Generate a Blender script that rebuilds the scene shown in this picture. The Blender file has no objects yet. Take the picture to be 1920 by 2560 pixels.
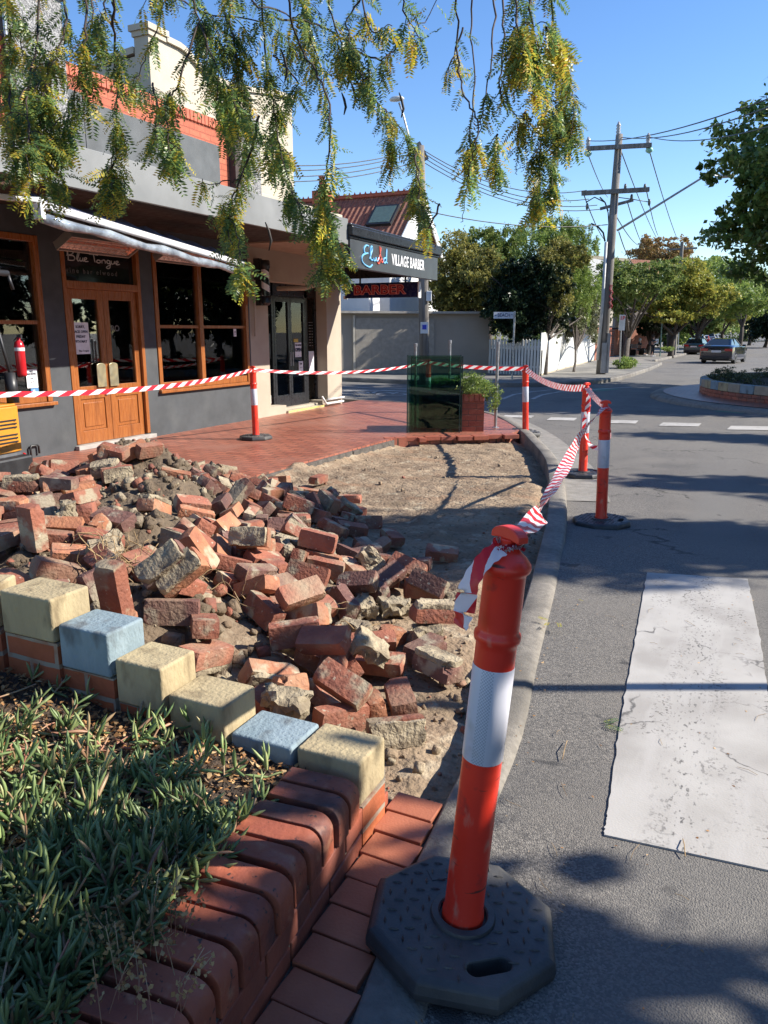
import bpy, bmesh, math, random
import numpy as np
from mathutils import Vector, Matrix, Euler, Quaternion, noise
R = math.radians
random.seed(11); rng = np.random.default_rng(5)
sc = bpy.context.scene; col = sc.collection
# ------------------------------------------------------------------ camera, light, exposure
F, PITCH, YAW, H = 1923.0, R(13.3), R(25.4), 1.6
cd = bpy.data.cameras.new('camera'); cam = bpy.data.objects.new('camera', cd); col.objects.link(cam)
cam.location = (0, 0, H); cam.rotation_euler = (R(90) - PITCH, 0, YAW)
cd.sensor_fit = 'VERTICAL'; cd.sensor_height = 36; cd.lens = 36 * F / 2560; cd.clip_end = 3000; cd.clip_start = 0.02
sc.camera = cam; sc.render.resolution_x = 768; sc.render.resolution_y = 1024
w = bpy.data.worlds.new('World'); sc.world = w; w.use_nodes = True
nt = w.node_tree; bg = nt.nodes['Background']; sky = nt.nodes.new('ShaderNodeTexSky'); sky.sky_type = 'NISHITA'
SUN_EL, SX, SY = R(34), 0.903, 0.429
sky.sun_disc = False; sky.sun_elevation = SUN_EL; sky.sun_rotation = math.atan2(SX, SY)
sky.air_density = 1.0; sky.dust_density = 0.0; sky.ozone_density = 3.0; sky.altitude = 0
hsv = nt.nodes.new('ShaderNodeHueSaturation'); hsv.inputs['Saturation'].default_value = 1.18; hsv.inputs['Hue'].default_value = .508; nt.links.new(sky.outputs[0], hsv.inputs['Color']); nt.links.new(hsv.outputs[0], bg.inputs[0]); bg.inputs[1].default_value = 0.11
sl = bpy.data.lights.new('sun', 'SUN'); sl.energy = 4.9; sl.angle = R(0.55); sl.color = (1, .94, .84)
so = bpy.data.objects.new('sun', sl); col.objects.link(so)
so.rotation_euler = Vector((SX * math.cos(SUN_EL), SY * math.cos(SUN_EL), math.sin(SUN_EL))).to_track_quat('Z', 'Y').to_euler()
sc.view_settings.view_transform = 'Standard'; sc.view_settings.look = 'None'; sc.view_settings.exposure = 1.0; sc.view_settings.gamma = 1
sc.cycles.max_bounces = 6; sc.cycles.transparent_max_bounces = 12; sc.cycles.use_denoising = True
# ------------------------------------------------------------------ measuring helpers (a pixel of the 1659 wide view -> a point in the place)
CP, SP, CY, SYW = math.cos(PITCH), math.sin(PITCH), math.cos(YAW), math.sin(YAW)
K = 1920 / 1659
def ray(u, v):
    x = (u * K - 960) / F; y = -(v * K - 1280) / F
    fy = CP + y * SP; fz = -SP + y * CP
    return Vector((CY * x - SYW * fy, SYW * x + CY * fy, fz))
O = Vector((0, 0, H))
def PZ(u, v, z=0.0): d = ray(u, v); return O + d * ((z - H) / d.z)
def PX(u, v, x): d = ray(u, v); return O + d * (x / d.x)
def PY(u, v, y): d = ray(u, v); return O + d * (y / d.y)
def PD(u, v, dep): d = ray(u, v); return O + d * (dep / (-SYW * d.x + CY * d.y))
def CW(r, d, z=0): return Vector((CY * r - SYW * d, SYW * r + CY * d, z))   # right / ahead of the viewer -> world
def gz(y): return -0.0085 * min(max(0, y - 14), 90)
def PG(u, v, off=0.0):
    d = ray(u, v); z = off
    for _ in range(30):
        p = O + d * ((z - H) / d.z); z = gz(p.y) + off
    return O + d * ((z - H) / d.z)
# ------------------------------------------------------------------ tagging
def tag(o, label, cat, group=None, kind=None):
    if label: o['label'] = label
    if cat: o['category'] = cat
    if group: o['group'] = group
    if kind: o['kind'] = kind
    return o
def empty(name, loc, label=None, cat=None, group=None, rz=0):
    o = bpy.data.objects.new(name, None); col.objects.link(o); o.location = loc; o.rotation_euler = (0, 0, rz)
    o.empty_display_size = .1
    if label: tag(o, label, cat, group)
    return o
def dup(root, loc=None, rot=None, label=None, group=None):
    r = root.copy(); col.objects.link(r)
    if loc is not None: r.location = loc
    if rot is not None: r.rotation_euler = rot
    if label: r['label'] = label
    if group: r['group'] = group
    for ch in root.children:
        c = ch.copy(); col.objects.link(c); c.parent = r
        for g in ch.children:
            d = g.copy(); col.objects.link(d); d.parent = c
    return r
def rmat(root):
    return Matrix.Translation(root.location) @ root.rotation_euler.to_matrix().to_4x4()
def wmat(root):
    m = rmat(root)
    while root.parent: root = root.parent; m = rmat(root) @ m
    return m
# ------------------------------------------------------------------ materials
def nmat(name):
    m = bpy.data.materials.new(name); m.use_nodes = True
    return m, m.node_tree, m.node_tree.nodes['Principled BSDF']
def N(t, kind, **kw):
    n = t.nodes.new('ShaderNode' + kind)
    for k, v in kw.items():
        if k in n.inputs.keys() if isinstance(k, str) and k[0].isupper() else False: n.inputs[k].default_value = v
        else: setattr(n, k, v)
    return n
def c4(c): return (c[0], c[1], c[2], 1)
def mix(t, a, b, f, mode='MIX'):
    n = t.nodes.new('ShaderNodeMix'); n.data_type = 'RGBA'; n.blend_type = mode
    for s, x in ((6, a), (7, b)):
        if isinstance(x, tuple): n.inputs[s].default_value = c4(x)
        else: t.links.new(x, n.inputs[s])
    if isinstance(f, (int, float)): n.inputs[0].default_value = f
    else: t.links.new(f, n.inputs[0])
    return n.outputs[2]
def noise_fac(t, vec, scale, detail=4, lo=.35, hi=.65, dist=0):
    n = t.nodes.new('ShaderNodeTexNoise'); n.inputs['Scale'].default_value = scale; n.inputs['Detail'].default_value = detail
    n.inputs['Distortion'].default_value = dist; t.links.new(vec, n.inputs['Vector'])
    r = t.nodes.new('ShaderNodeMapRange'); r.inputs[1].default_value = lo; r.inputs[2].default_value = hi
    t.links.new(n.outputs['Fac'], r.inputs[0]); return r.outputs[0]
def coords(t, obj=True, scale=None):
    tc = t.nodes.new('ShaderNodeTexCoord'); out = tc.outputs['Object']
    if scale:
        mp = t.nodes.new('ShaderNodeMapping'); mp.inputs['Scale'].default_value = scale; t.links.new(out, mp.inputs[0]); out = mp.outputs[0]
    return out
def bump(t, b, h, strength, dist=.01):
    n = t.nodes.new('ShaderNodeBump'); n.inputs['Strength'].default_value = strength; n.inputs['Distance'].default_value = dist
    t.links.new(h, n.inputs['Height']); t.links.new(n.outputs[0], b.inputs['Normal'])
def pm(name, c1, c2=None, scale=8, rough=.7, bp=0, bs=60, metal=0, spec=.5, c3=None, s3=1.5, stretch=None, bd=.01, rnd=0, lo=.35, hi=.65, lo3=.5, hi3=.7):
    m, t, b = nmat(name); v = coords(t, scale=stretch)
    c2 = c2 or tuple(x * .82 for x in c1)
    cc = mix(t, c1, c2, noise_fac(t, v, scale, 5, lo, hi))
    if c3: cc = mix(t, cc, c3, noise_fac(t, v, s3, 6, lo3, hi3))
    if rnd:
        oi = t.nodes.new('ShaderNodeObjectInfo'); hs = t.nodes.new('ShaderNodeHueSaturation')
        r = t.nodes.new('ShaderNodeMapRange'); r.inputs[3].default_value = 1 - rnd; r.inputs[4].default_value = 1 + rnd
        t.links.new(oi.outputs['Random'], r.inputs[0]); t.links.new(r.outputs[0], hs.inputs['Value']); t.links.new(cc, hs.inputs['Color']); cc = hs.outputs[0]
    t.links.new(cc, b.inputs['Base Color']); b.inputs['Roughness'].default_value = rough; b.inputs['Metallic'].default_value = metal
    b.inputs['Specular IOR Level'].default_value = spec
    rr_ = t.nodes.new('ShaderNodeMapRange'); rr_.inputs[3].default_value = max(.02, rough * .8); rr_.inputs[4].default_value = min(1, rough * 1.25); t.links.new(noise_fac(t, v, scale * 1.7, 4, .3, .7), rr_.inputs[0]); t.links.new(rr_.outputs[0], b.inputs['Roughness'])
    if bp: bump(t, b, noise_fac(t, v, bs, 6, .2, .8), bp, bd)
    return m
def spray(): pass
def brickmat(name, axes, c1, c2, mortar, w_, h_, msize=.01, rot=0, rough=.75, offset=.5, bp=.5, stain=None, spec=.4, smooth=.1):
    m, t, b = nmat(name); v = coords(t)
    s = t.nodes.new('ShaderNodeSeparateXYZ'); t.links.new(v, s.inputs[0]); cmb = t.nodes.new('ShaderNodeCombineXYZ')
    for k, a in enumerate(axes): t.links.new(s.outputs['XYZ'.index(a)], cmb.inputs[k])
    mp = t.nodes.new('ShaderNodeMapping'); mp.inputs['Rotation'].default_value = (0, 0, rot); t.links.new(cmb.outputs[0], mp.inputs[0])
    nd = t.nodes.new('ShaderNodeTexNoise'); nd.inputs['Scale'].default_value = 9; t.links.new(mp.outputs[0], nd.inputs['Vector'])
    va = t.nodes.new('ShaderNodeVectorMath'); va.operation = 'MULTIPLY_ADD'; t.links.new(nd.outputs['Color'], va.inputs[0]); va.inputs[1].default_value = (.012, .012, 0); t.links.new(mp.outputs[0], va.inputs[2])
    br = t.nodes.new('ShaderNodeTexBrick'); t.links.new(va.outputs[0], br.inputs['Vector'])
    br.offset = offset; br.inputs['Scale'].default_value = 1; br.inputs['Brick Width'].default_value = w_; br.inputs['Row Height'].default_value = h_
    br.inputs['Mortar Size'].default_value = msize; br.inputs['Mortar Smooth'].default_value = smooth; br.inputs['Bias'].default_value = 0
    br.inputs['Color1'].default_value = c4(c1); br.inputs['Color2'].default_value = c4(c2); br.inputs['Mortar'].default_value = c4(mortar)
    cc = mix(t, br.outputs['Color'], tuple(x * .6 for x in c1), noise_fac(t, v, 14, 6, .45, .8))
    if stain: cc = mix(t, cc, stain, noise_fac(t, v, 1.3, 5, .5, .75))
    t.links.new(cc, b.inputs['Base Color']); b.inputs['Roughness'].default_value = rough; b.inputs['Specular IOR Level'].default_value = spec
    inv = t.nodes.new('ShaderNodeMath'); inv.operation = 'MULTIPLY_ADD'; inv.inputs[1].default_value = -1; inv.inputs[2].default_value = 1; t.links.new(br.outputs['Fac'], inv.inputs[0])
    ad = t.nodes.new('ShaderNodeMath'); ad.operation = 'MULTIPLY_ADD'; ad.inputs[1].default_value = .35; t.links.new(noise_fac(t, v, 70, 4, .2, .8), ad.inputs[0]); t.links.new(inv.outputs[0], ad.inputs[2])
    bump(t, b, ad.outputs[0], bp, .008)
    return m
def leafmat(name, cols, rough=.5, trans=.35, spec=.3):
    m, t, b = nmat(name); g = t.nodes.new('ShaderNodeNewGeometry'); cr = t.nodes.new('ShaderNodeValToRGB')
    while len(cr.color_ramp.elements) < len(cols): cr.color_ramp.elements.new(.5)
    for i, (p, c) in enumerate(cols): cr.color_ramp.elements[i].position = p; cr.color_ramp.elements[i].color = c4(c)
    t.links.new(g.outputs['Random Per Island'], cr.inputs[0])
    v = coords(t); hs = t.nodes.new('ShaderNodeHueSaturation'); r = t.nodes.new('ShaderNodeMapRange'); r.inputs[3].default_value = .7; r.inputs[4].default_value = 1.25
    t.links.new(noise_fac(t, v, 1.7, 3, .35, .65), r.inputs[0]); t.links.new(r.outputs[0], hs.inputs['Value']); t.links.new(cr.outputs[0], hs.inputs['Color'])
    t.links.new(hs.outputs[0], b.inputs['Base Color']); b.inputs['Roughness'].default_value = rough; b.inputs['Specular IOR Level'].default_value = spec
    tr = t.nodes.new('ShaderNodeBsdfTranslucent'); t.links.new(hs.outputs[0], tr.inputs[0]); mx = t.nodes.new('ShaderNodeMixShader'); mx.inputs[0].default_value = trans
    out = t.nodes['Material Output']; t.links.new(b.outputs[0], mx.inputs[1]); t.links.new(tr.outputs[0], mx.inputs[2]); t.links.new(mx.outputs[0], out.inputs[0])
    return m
def glassmat(name, tint=(.5, .55, .55), refl=1.0, ior=1.5):
    m, t, b = nmat(name); t.nodes.remove(b); out = t.nodes['Material Output']
    tr = t.nodes.new('ShaderNodeBsdfTransparent'); tr.inputs[0].default_value = c4(tint); gl = t.nodes.new('ShaderNodeBsdfGlossy'); gl.inputs['Roughness'].default_value = .01
    gl.inputs[0].default_value = (refl, refl, refl, 1); fr = t.nodes.new('ShaderNodeFresnel'); fr.inputs[0].default_value = ior
    mx = t.nodes.new('ShaderNodeMixShader'); t.links.new(fr.outputs[0], mx.inputs[0]); t.links.new(tr.outputs[0], mx.inputs[1]); t.links.new(gl.outputs[0], mx.inputs[2]); t.links.new(mx.outputs[0], out.inputs[0])
    return m
def emit(name, c, s):
    m, t, b = nmat(name); b.inputs['Emission Color'].default_value = c4(c); b.inputs['Emission Strength'].default_value = s; b.inputs['Base Color'].default_value = c4(c); return m
# ------------------------------------------------------------------ mesh builder
class MB:
    def __init__(s): s.v = []; s.f = []; s.m = []
    def raw(s, v, f, m=0, M=None):
        o = len(s.v)
        s.v += [tuple(M @ Vector(p)) if M is not None else tuple(p) for p in v]
        for q in f: s.f.append(tuple(i + o for i in q)); s.m.append(m)
        return s
    def box(s, x0, x1, y0, y1, z0, z1, m=0, M=None):
        v = [(x, y, z) for x in (x0, x1) for y in (y0, y1) for z in (z0, z1)]
        return s.raw(v, [(0, 1, 3, 2), (4, 6, 7, 5), (0, 4, 5, 1), (2, 3, 7, 6), (0, 2, 6, 4), (1, 5, 7, 3)], m, M)
    def cb(s, c, d, m=0, M=None, rz=0):
        T = Matrix.Translation(c) @ Matrix.Rotation(rz, 4, 'Z')
        if M is not None: T = M @ T
        return s.box(-d[0] / 2, d[0] / 2, -d[1] / 2, d[1] / 2, -d[2] / 2, d[2] / 2, m, T)
    def bar(s, a, b, w_, h_, m=0):
        a = Vector(a); b = Vector(b); d = b - a; L = d.length
        Mx = Matrix.Translation(a) @ d.to_track_quat('Y', 'Z').to_matrix().to_4x4()
        return s.box(-w_ / 2, w_ / 2, 0, L, -h_ / 2, h_ / 2, m, Mx)
    def tube(s, pts, r, n=8, m=0, cap=True):
        pts = [Vector(p) for p in pts]; k = len(pts)
        rr = r if isinstance(r, (list, tuple)) else [r] * k
        o = len(s.v); prev = None
        for i, p in enumerate(pts):
            d = (pts[min(i + 1, k - 1)] - pts[max(i - 1, 0)])
            d = d.normalized() if d.length > 1e-9 else Vector((0, 0, 1))
            if prev is None:
                a = d.orthogonal().normalized()
            else:
                a = prev - d * prev.dot(d)
                a = a.normalized() if a.length > 1e-6 else d.orthogonal().normalized()
            prev = a; b = d.cross(a)
            for j in range(n):
                t = 2 * math.pi * j / n; s.v.append(tuple(p + (a * math.cos(t) + b * math.sin(t)) * rr[i]))
        for i in range(k - 1):
            for j in range(n):
                s.f.append((o + i * n + j, o + i * n + (j + 1) % n, o + (i + 1) * n + (j + 1) % n, o + (i + 1) * n + j)); s.m.append(m)
        if cap:
            s.f.append(tuple(o + j for j in reversed(range(n)))); s.m.append(m)
            s.f.append(tuple(o + (k - 1) * n + j for j in range(n))); s.m.append(m)
        return s
    def lathe(s, prof, n=24, m=0, M=None, cap=True):
        v = []; f = []
        for r_, z in prof:
            for j in range(n): t = 2 * math.pi * j / n; v.append((r_ * math.cos(t), r_ * math.sin(t), z))
        for i in range(len(prof) - 1):
            for j in range(n): f.append((i * n + j, i * n + (j + 1) % n, (i + 1) * n + (j + 1) % n, (i + 1) * n + j))
        if cap: f.append(tuple(reversed(range(n)))); f.append(tuple((len(prof) - 1) * n + j for j in range(n)))
        return s.raw(v, f, m, M)
    def prism(s, poly, z0, z1, m=0, M=None):
        n = len(poly); A = sum(poly[i][0] * poly[(i + 1) % n][1] - poly[(i + 1) % n][0] * poly[i][1] for i in range(n))
        if A < 0: poly = poly[::-1]
        zz0 = z0 if isinstance(z0, (list, tuple)) else [z0] * n; zz1 = z1 if isinstance(z1, (list, tuple)) else [z1] * n
        v = [(p[0], p[1], zz0[i]) for i, p in enumerate(poly)] + [(p[0], p[1], zz1[i]) for i, p in enumerate(poly)]
        f = [tuple(reversed(range(n))), tuple(range(n, 2 * n))] + [(i, (i + 1) % n, n + (i + 1) % n, n + i) for i in range(n)]
        return s.raw(v, f, m, M)
    def quad(s, a, b, c, d, m=0): return s.raw([a, b, c, d], [(0, 1, 2, 3)], m)
    def build(s, name, mats, parent=None, smooth=False, bevel=0, seg=2, local=False, angle=None):
        if not isinstance(mats, (list, tuple)): mats = [mats]
        me = bpy.data.meshes.new(name); V = s.v; loc = Vector((0, 0, 0))
        if parent is not None and not local:
            Mi = wmat(parent).inverted(); V = [tuple(Mi @ Vector(p)) for p in V]
        elif parent is None and V:
            a = np.array(V); loc = Vector(((a[:, 0].min() + a[:, 0].max()) / 2, (a[:, 1].min() + a[:, 1].max()) / 2, a[:, 2].min()))
            if not local: V = (a - np.array(loc)).tolist()
            else: loc = Vector((0, 0, 0))
        me.from_pydata(V, [], s.f)
        for mt in mats: me.materials.append(mt)
        me.polygons.foreach_set('material_index', s.m)
        if smooth: me.polygons.foreach_set('use_smooth', [True] * len(s.f))
        me.update()
        o = bpy.data.objects.new(name, me); col.objects.link(o); o.location = loc
        if parent is not None: o.parent = parent
        if bevel:
            b = o.modifiers.new('bevel', 'BEVEL'); b.width = bevel; b.segments = seg; b.limit_method = 'ANGLE'; b.angle_limit = R(35)
            if smooth: b.harden_normals = True
        if smooth and angle:
            me.set_sharp_from_angle(angle=R(angle))
        return o
def npmesh(name, V, Fc, mat, parent=None, smooth=False, mi=None):
    """V (n,3), Fc (m,k) same k"""
    me = bpy.data.meshes.new(name); V = np.asarray(V, float); Fc = np.asarray(Fc, int)
    if parent is not None:
        Mi = np.array(wmat(parent).inverted()); V = V @ Mi[:3, :3].T + Mi[:3, 3]
    k = Fc.shape[1]
    me.vertices.add(len(V)); me.vertices.foreach_set('co', V.ravel().astype(np.float32))
    me.loops.add(Fc.size); me.loops.foreach_set('vertex_index', Fc.ravel().astype(np.int32))
    me.polygons.add(len(Fc)); me.polygons.foreach_set('loop_start', (np.arange(len(Fc)) * k).astype(np.int32))
    try: me.polygons.foreach_set('loop_total', np.full(len(Fc), k, np.int32))
    except Exception: pass
    for mt in (mat if isinstance(mat, (list, tuple)) else [mat]): me.materials.append(mt)
    if mi is not None: me.polygons.foreach_set('material_index', np.asarray(mi, np.int32))
    if smooth: me.polygons.foreach_set('use_smooth', np.ones(len(Fc), bool))
    me.update(calc_edges=True); me.validate()
    o = bpy.data.objects.new(name, me); col.objects.link(o)
    if parent is not None: o.parent = parent
    return o
def text_vf(s, size=1.0, bold=0.0, align='CENTER', space=1.0):
    cu = bpy.data.curves.new('t', 'FONT'); cu.body = s; cu.size = size; cu.align_x = align; cu.align_y = 'CENTER'; cu.extrude = 0.0015; cu.offset = bold; cu.space_character = space; cu.resolution_u = 3
    o = bpy.data.objects.new('t', cu); col.objects.link(o); dg = bpy.context.evaluated_depsgraph_get(); me = o.evaluated_get(dg).to_mesh()
    v = [tuple(q.co) for q in me.vertices]; f = [tuple(p.vertices) for p in me.polygons]
    o.evaluated_get(dg).to_mesh_clear(); bpy.data.objects.remove(o); bpy.data.curves.remove(cu); return v, f
def frameX(x, y, z, sx=1, sz=1): # text plane facing +X, right = +Y
    return Matrix(((0, 0, 1, x), (sx, 0, 0, y), (0, sz, 0, z), (0, 0, 0, 1)))
def frameY(x, y, z, sx=1, sz=1): # facing -Y, right = +X
    return Matrix(((sx, 0, 0, x), (0, 0, -1, y), (0, sz, 0, z), (0, 0, 0, 1)))
def addtext(mb, s, M, size, bold=0, m=0, align='CENTER', space=1): v, f = text_vf(s, size, bold, align, space); mb.raw(v, f, m, M)
def strokes(mb, lines, M, r, m=0):
    for L in lines: mb.tube([M @ Vector((p[0], p[1], 0)) for p in L], r, 5, m)
def smoothline(pts, k=6):
    P = [Vector(p) for p in pts]; P = [P[0]] + P + [P[-1]]; out = []
    for i in range(1, len(P) - 2):
        for j in range(k):
            t = j / k; a, b, c, d = P[i - 1], P[i], P[i + 1], P[i + 2]
            out.append(.5 * ((2 * b) + (-a + c) * t + (2 * a - 5 * b + 4 * c - d) * t * t + (-a + 3 * b - 3 * c + d) * t ** 3))
    return out + [P[-2]]
# ------------------------------------------------------------------ shared materials
m_white = pm('white paint', (.78, .78, .76), rough=.5)
m_steel = pm('galvanised steel', (.42, .43, .44), (.3, .3, .31), 20, rough=.42, metal=.7)
m_dark = pm('black', (.02, .02, .022), rough=.45)
m_wood = pm('varnished timber', (.33, .115, .03), (.24, .075, .02), 6, rough=.28, stretch=(10, 10, .8), bp=.08, bs=30, c3=(.14, .045, .015), s3=1.0, lo3=.55, hi3=.8)
m_bark = pm('bark', (.09, .07, .055), (.045, .035, .028), 14, rough=.95, bp=.8, bs=25, stretch=(1, 1, .3))
# ================================================================== SETTING: ground, road, pavement
KO = [(-.30, -.6), (-.36, .2), (-.45, .9), (-.51, 1.29), (-.56, 1.6), (-.607, 2.1), (-.65, 2.6), (-.75, 3.2), (-.86, 3.9), (-.95, 4.45), (-1.155, 5.58), (-1.30, 6.3), (-1.46, 7.0), (-1.68, 7.9), (-1.95, 8.86), (-2.25, 9.7), (-2.62, 10.6), (-3.0, 11.5), (-3.5, 12.5), (-4.1, 13.5), (-4.9, 14.3), (-6.0, 14.9), (-7.6, 15.2), (-12, 15.6)]
KI = []
def offs(poly, d):
    out = []
    for i, p in enumerate(poly):
        a = Vector(poly[max(i - 1, 0)]); b = Vector(poly[min(i + 1, len(poly) - 1)]); t = (b - a).normalized(); n = Vector((-t.y, t.x)); q = Vector(p) + n * (d if not callable(d) else d(p)); out.append((q.x, q.y))
    return out
def interp(poly, y):
    for a, b in zip(poly, poly[1:]):
        if a[1] <= y <= b[1]: return a[0] + (b[0] - a[0]) * (y - a[1]) / (b[1] - a[1])
    return poly[0][0] if y < poly[0][1] else poly[-1][0]
def sstep(t): t = min(max(t, 0), 1); return t * t * (3 - 2 * t)
def rz(x, y): return 0.105 * (1 - sstep((y - 4.9) / 1.9)) + gz(y)
# asphalt
m_asph, t, b = nmat('asphalt'); v = coords(t)
vo = t.nodes.new('ShaderNodeTexVoronoi'); vo.inputs['Scale'].default_value = 190; t.links.new(v, vo.inputs['Vector'])
cr = t.nodes.new('ShaderNodeValToRGB'); cr.color_ramp.elements[0].color = (.055, .052, .05, 1); cr.color_ramp.elements[1].color = (.31, .28, .24, 1); cr.color_ramp.elements[0].position = .25
sp = t.nodes.new('ShaderNodeSeparateXYZ'); t.links.new(vo.outputs['Color'], sp.inputs[0]); t.links.new(sp.outputs[0], cr.inputs[0])
cc = mix(t, cr.outputs[0], (.142, .131, .117), .4)
cc = mix(t, cc, (.095, .089, .083), noise_fac(t, v, .7, 6, .45, .75))
cc = mix(t, cc, (.17, .155, .135), noise_fac(t, v, 1.3, 8, .52, .75))
vk = t.nodes.new('ShaderNodeTexVoronoi'); vk.feature = 'DISTANCE_TO_EDGE'; vk.inputs['Scale'].default_value = .55
nk = t.nodes.new('ShaderNodeTexNoise'); nk.inputs['Scale'].default_value = 3; nk.inputs['Detail'].default_value = 9; t.links.new(v, nk.inputs['Vector']); vak = t.nodes.new('ShaderNodeVectorMath'); vak.operation = 'MULTIPLY_ADD'; vak.inputs[1].default_value = (.8, .8, 0); t.links.new(nk.outputs['Color'], vak.inputs[0]); t.links.new(v, vak.inputs[2]); t.links.new(vak.outputs[0], vk.inputs['Vector'])
mrk = t.nodes.new('ShaderNodeMapRange'); mrk.inputs[2].default_value = .008; mrk.inputs[3].default_value = 1; mrk.inputs[4].default_value = 0; t.links.new(vk.outputs['Distance'], mrk.inputs[0]); mkk = t.nodes.new('ShaderNodeMath'); mkk.operation = 'MULTIPLY'; t.links.new(mrk.outputs[0], mkk.inputs[0]); t.links.new(noise_fac(t, v, .6, 3, .52, .58), mkk.inputs[1]); cc = mix(t, cc, (.03, .028, .026), mkk.outputs[0])
cc = mix(t, cc, (.15, .142, .13), noise_fac(t, coords(t, scale=(1, .06, 1)), .9, 3, .5, .7))
cc = mix(t, cc, (.06, .057, .054), noise_fac(t, v, 5, 3, .68, .72))
t.links.new(cc, b.inputs['Base Color']); b.inputs['Roughness'].default_value = .85
ad = t.nodes.new('ShaderNodeMath'); ad.operation = 'MULTIPLY_ADD'; ad.inputs[1].default_value = -1.6; t.links.new(vo.outputs['Distance'], ad.inputs[0]); t.links.new(noise_fac(t, v, 160, 3, .2, .8), ad.inputs[2])
bump(t, b, ad.outputs[0], .55, .003)
g = MB(); ys = [-8, -3, -1, 0, .5, 1, 1.5, 2, 2.5, 3, 3.5, 4, 4.5, 4.9, 5.2, 5.5, 5.8, 6.1, 6.4, 6.8, 7.4, 8, 9, 10, 11, 12, 13, 13.5]
xs = [0, .4, .9, 1.5, 3, 8, 16, 45]
for j, y in enumerate(ys):
    for x in xs: g.v.append((interp(KO, y) - .02 + x, y, rz(0, y)))
n = len(xs)
for j in range(len(ys) - 1):
    for i in range(n - 1): g.f.append((j * n + i, j * n + i + 1, (j + 1) * n + i + 1, (j + 1) * n + i)); g.m.append(0)
yb = [13.5, 15, 17, 20, 25, 30, 40, 50, 60, 80, 104, 200, 1500]; xb = [-400, -60, -20, -12, -7.6, -6, -4.9, -4.12, 0, 8, 40.88, 400]
o_ = len(g.v)
for y in yb:
    for x in xb: g.v.append((x, y, gz(y)))
n = len(xb)
for j in range(len(yb) - 1):
    for i in range(n - 1):
        g.f.append((o_ + j * n + i, o_ + j * n + i + 1, o_ + (j + 1) * n + i + 1, o_ + (j + 1) * n + i)); g.m.append(0)
road = g.build('road', m_asph); road['kind'] = 'structure'
gd = MB().quad((-600, -300, -1.9), (600, -300, -1.9), (600, 1500, -1.9), (-600, 1500, -1.9)).build('ground', pm('ground soil', (.12, .1, .07), rough=1)); gd['kind'] = 'structure'
# kerb
m_kerb = pm('kerb concrete', (.24, .215, .18), (.17, .152, .128), 30, rough=.9, bp=.5, bs=120, bd=.004, c3=(.11, .1, .085), s3=2.5)
def ribbon(path, prof, m=0, zf=None):
    """prof list of (offset, z); swept on path"""
    P = [Vector((p[0], p[1])) for p in path]; mb = MB(); k = len(prof)
    for i, p in enumerate(P):
        t_ = (P[min(i + 1, len(P) - 1)] - P[max(i - 1, 0)]).normalized(); nn = Vector((-t_.y, t_.x))
        for (o__, z) in prof:
            q = p + nn * o__; mb.v.append((q.x, q.y, z + (zf(q.x, q.y) if zf else 0)))
    for i in range(len(P) - 1):
        for j in range(k - 1): mb.f.append((i * k + j, i * k + j + 1, (i + 1) * k + j + 1, (i + 1) * k + j)); mb.m.append(m)
    return mb
kp = [(p.x, p.y) for p in smoothline([(a, b_, 0) for a, b_ in KO], 3)]
kj = [p for p in kp]
kb = ribbon(kp, [(.005, -.35), (-.002, .085), (.012, .113), (.04, .124), (.15, .127), (.158, .12), (.16, -.35)], zf=lambda x, y: gz(y) + .012 * math.sin(y * 3) * .2)
ko = kb.build('kerb', m_kerb, smooth=True, angle=50); ko['kind'] = 'structure'
gp = [p for p in kp if 7.2 < p[1] and p[0] > -7.5]
go = ribbon(gp, [(-.0, .004), (-.16, .007), (-.3, .008), (-.42, .009)], zf=rz).build('gutter', pm('gutter concrete', (.27, .25, .22), (.2, .185, .16), 9, rough=.9, bp=.3), smooth=True); go['kind'] = 'structure'
# brick footpath
m_pave = brickmat('footpath brick', 'XY', (.43, .15, .092), (.27, .085, .055), (.06, .04, .03), .235, .115, .009, rot=0, rough=.4, bp=.7, stain=(.32, .14, .1), spec=.5)
PB = MB()
KI = offs(KO, .16)
farpts = [p for p in KI if p[1] > 11.0 and p[0] > -7.66]
PB.prism([(-4.62, -3), (-4.62, 6.3), (-4.6, 7.4), (-4.56, 8.6), (-4.5, 9.75), (-4.0, 10.25), (-3.16, 10.92)] + farpts + [(-7.7, 14.95), (-7.7, -3)], -.3, .12)
pv = PB.build('footpath', m_pave); pv['kind'] = 'structure'
m_conc = pm('concrete edging', (.12, .105, .09), (.06, .052, .045), 12, rough=.9, bp=.5, bs=40)
eg = MB()
ep = [(-4.62, 2.5), (-4.62, 6.3), (-4.6, 7.4), (-4.56, 8.6), (-4.5, 9.75)]
for a, b_ in zip(ep, ep[1:]): eg.prism([(a[0] + .005, a[1]), (a[0] + .05, a[1]), (b_[0] + .035, b_[1] - .002), (b_[0] + .005, b_[1] - .002)], -.3, .1)
e_ = eg.build('footpath_edging', m_conc, bevel=.004); e_['kind'] = 'structure'
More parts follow.
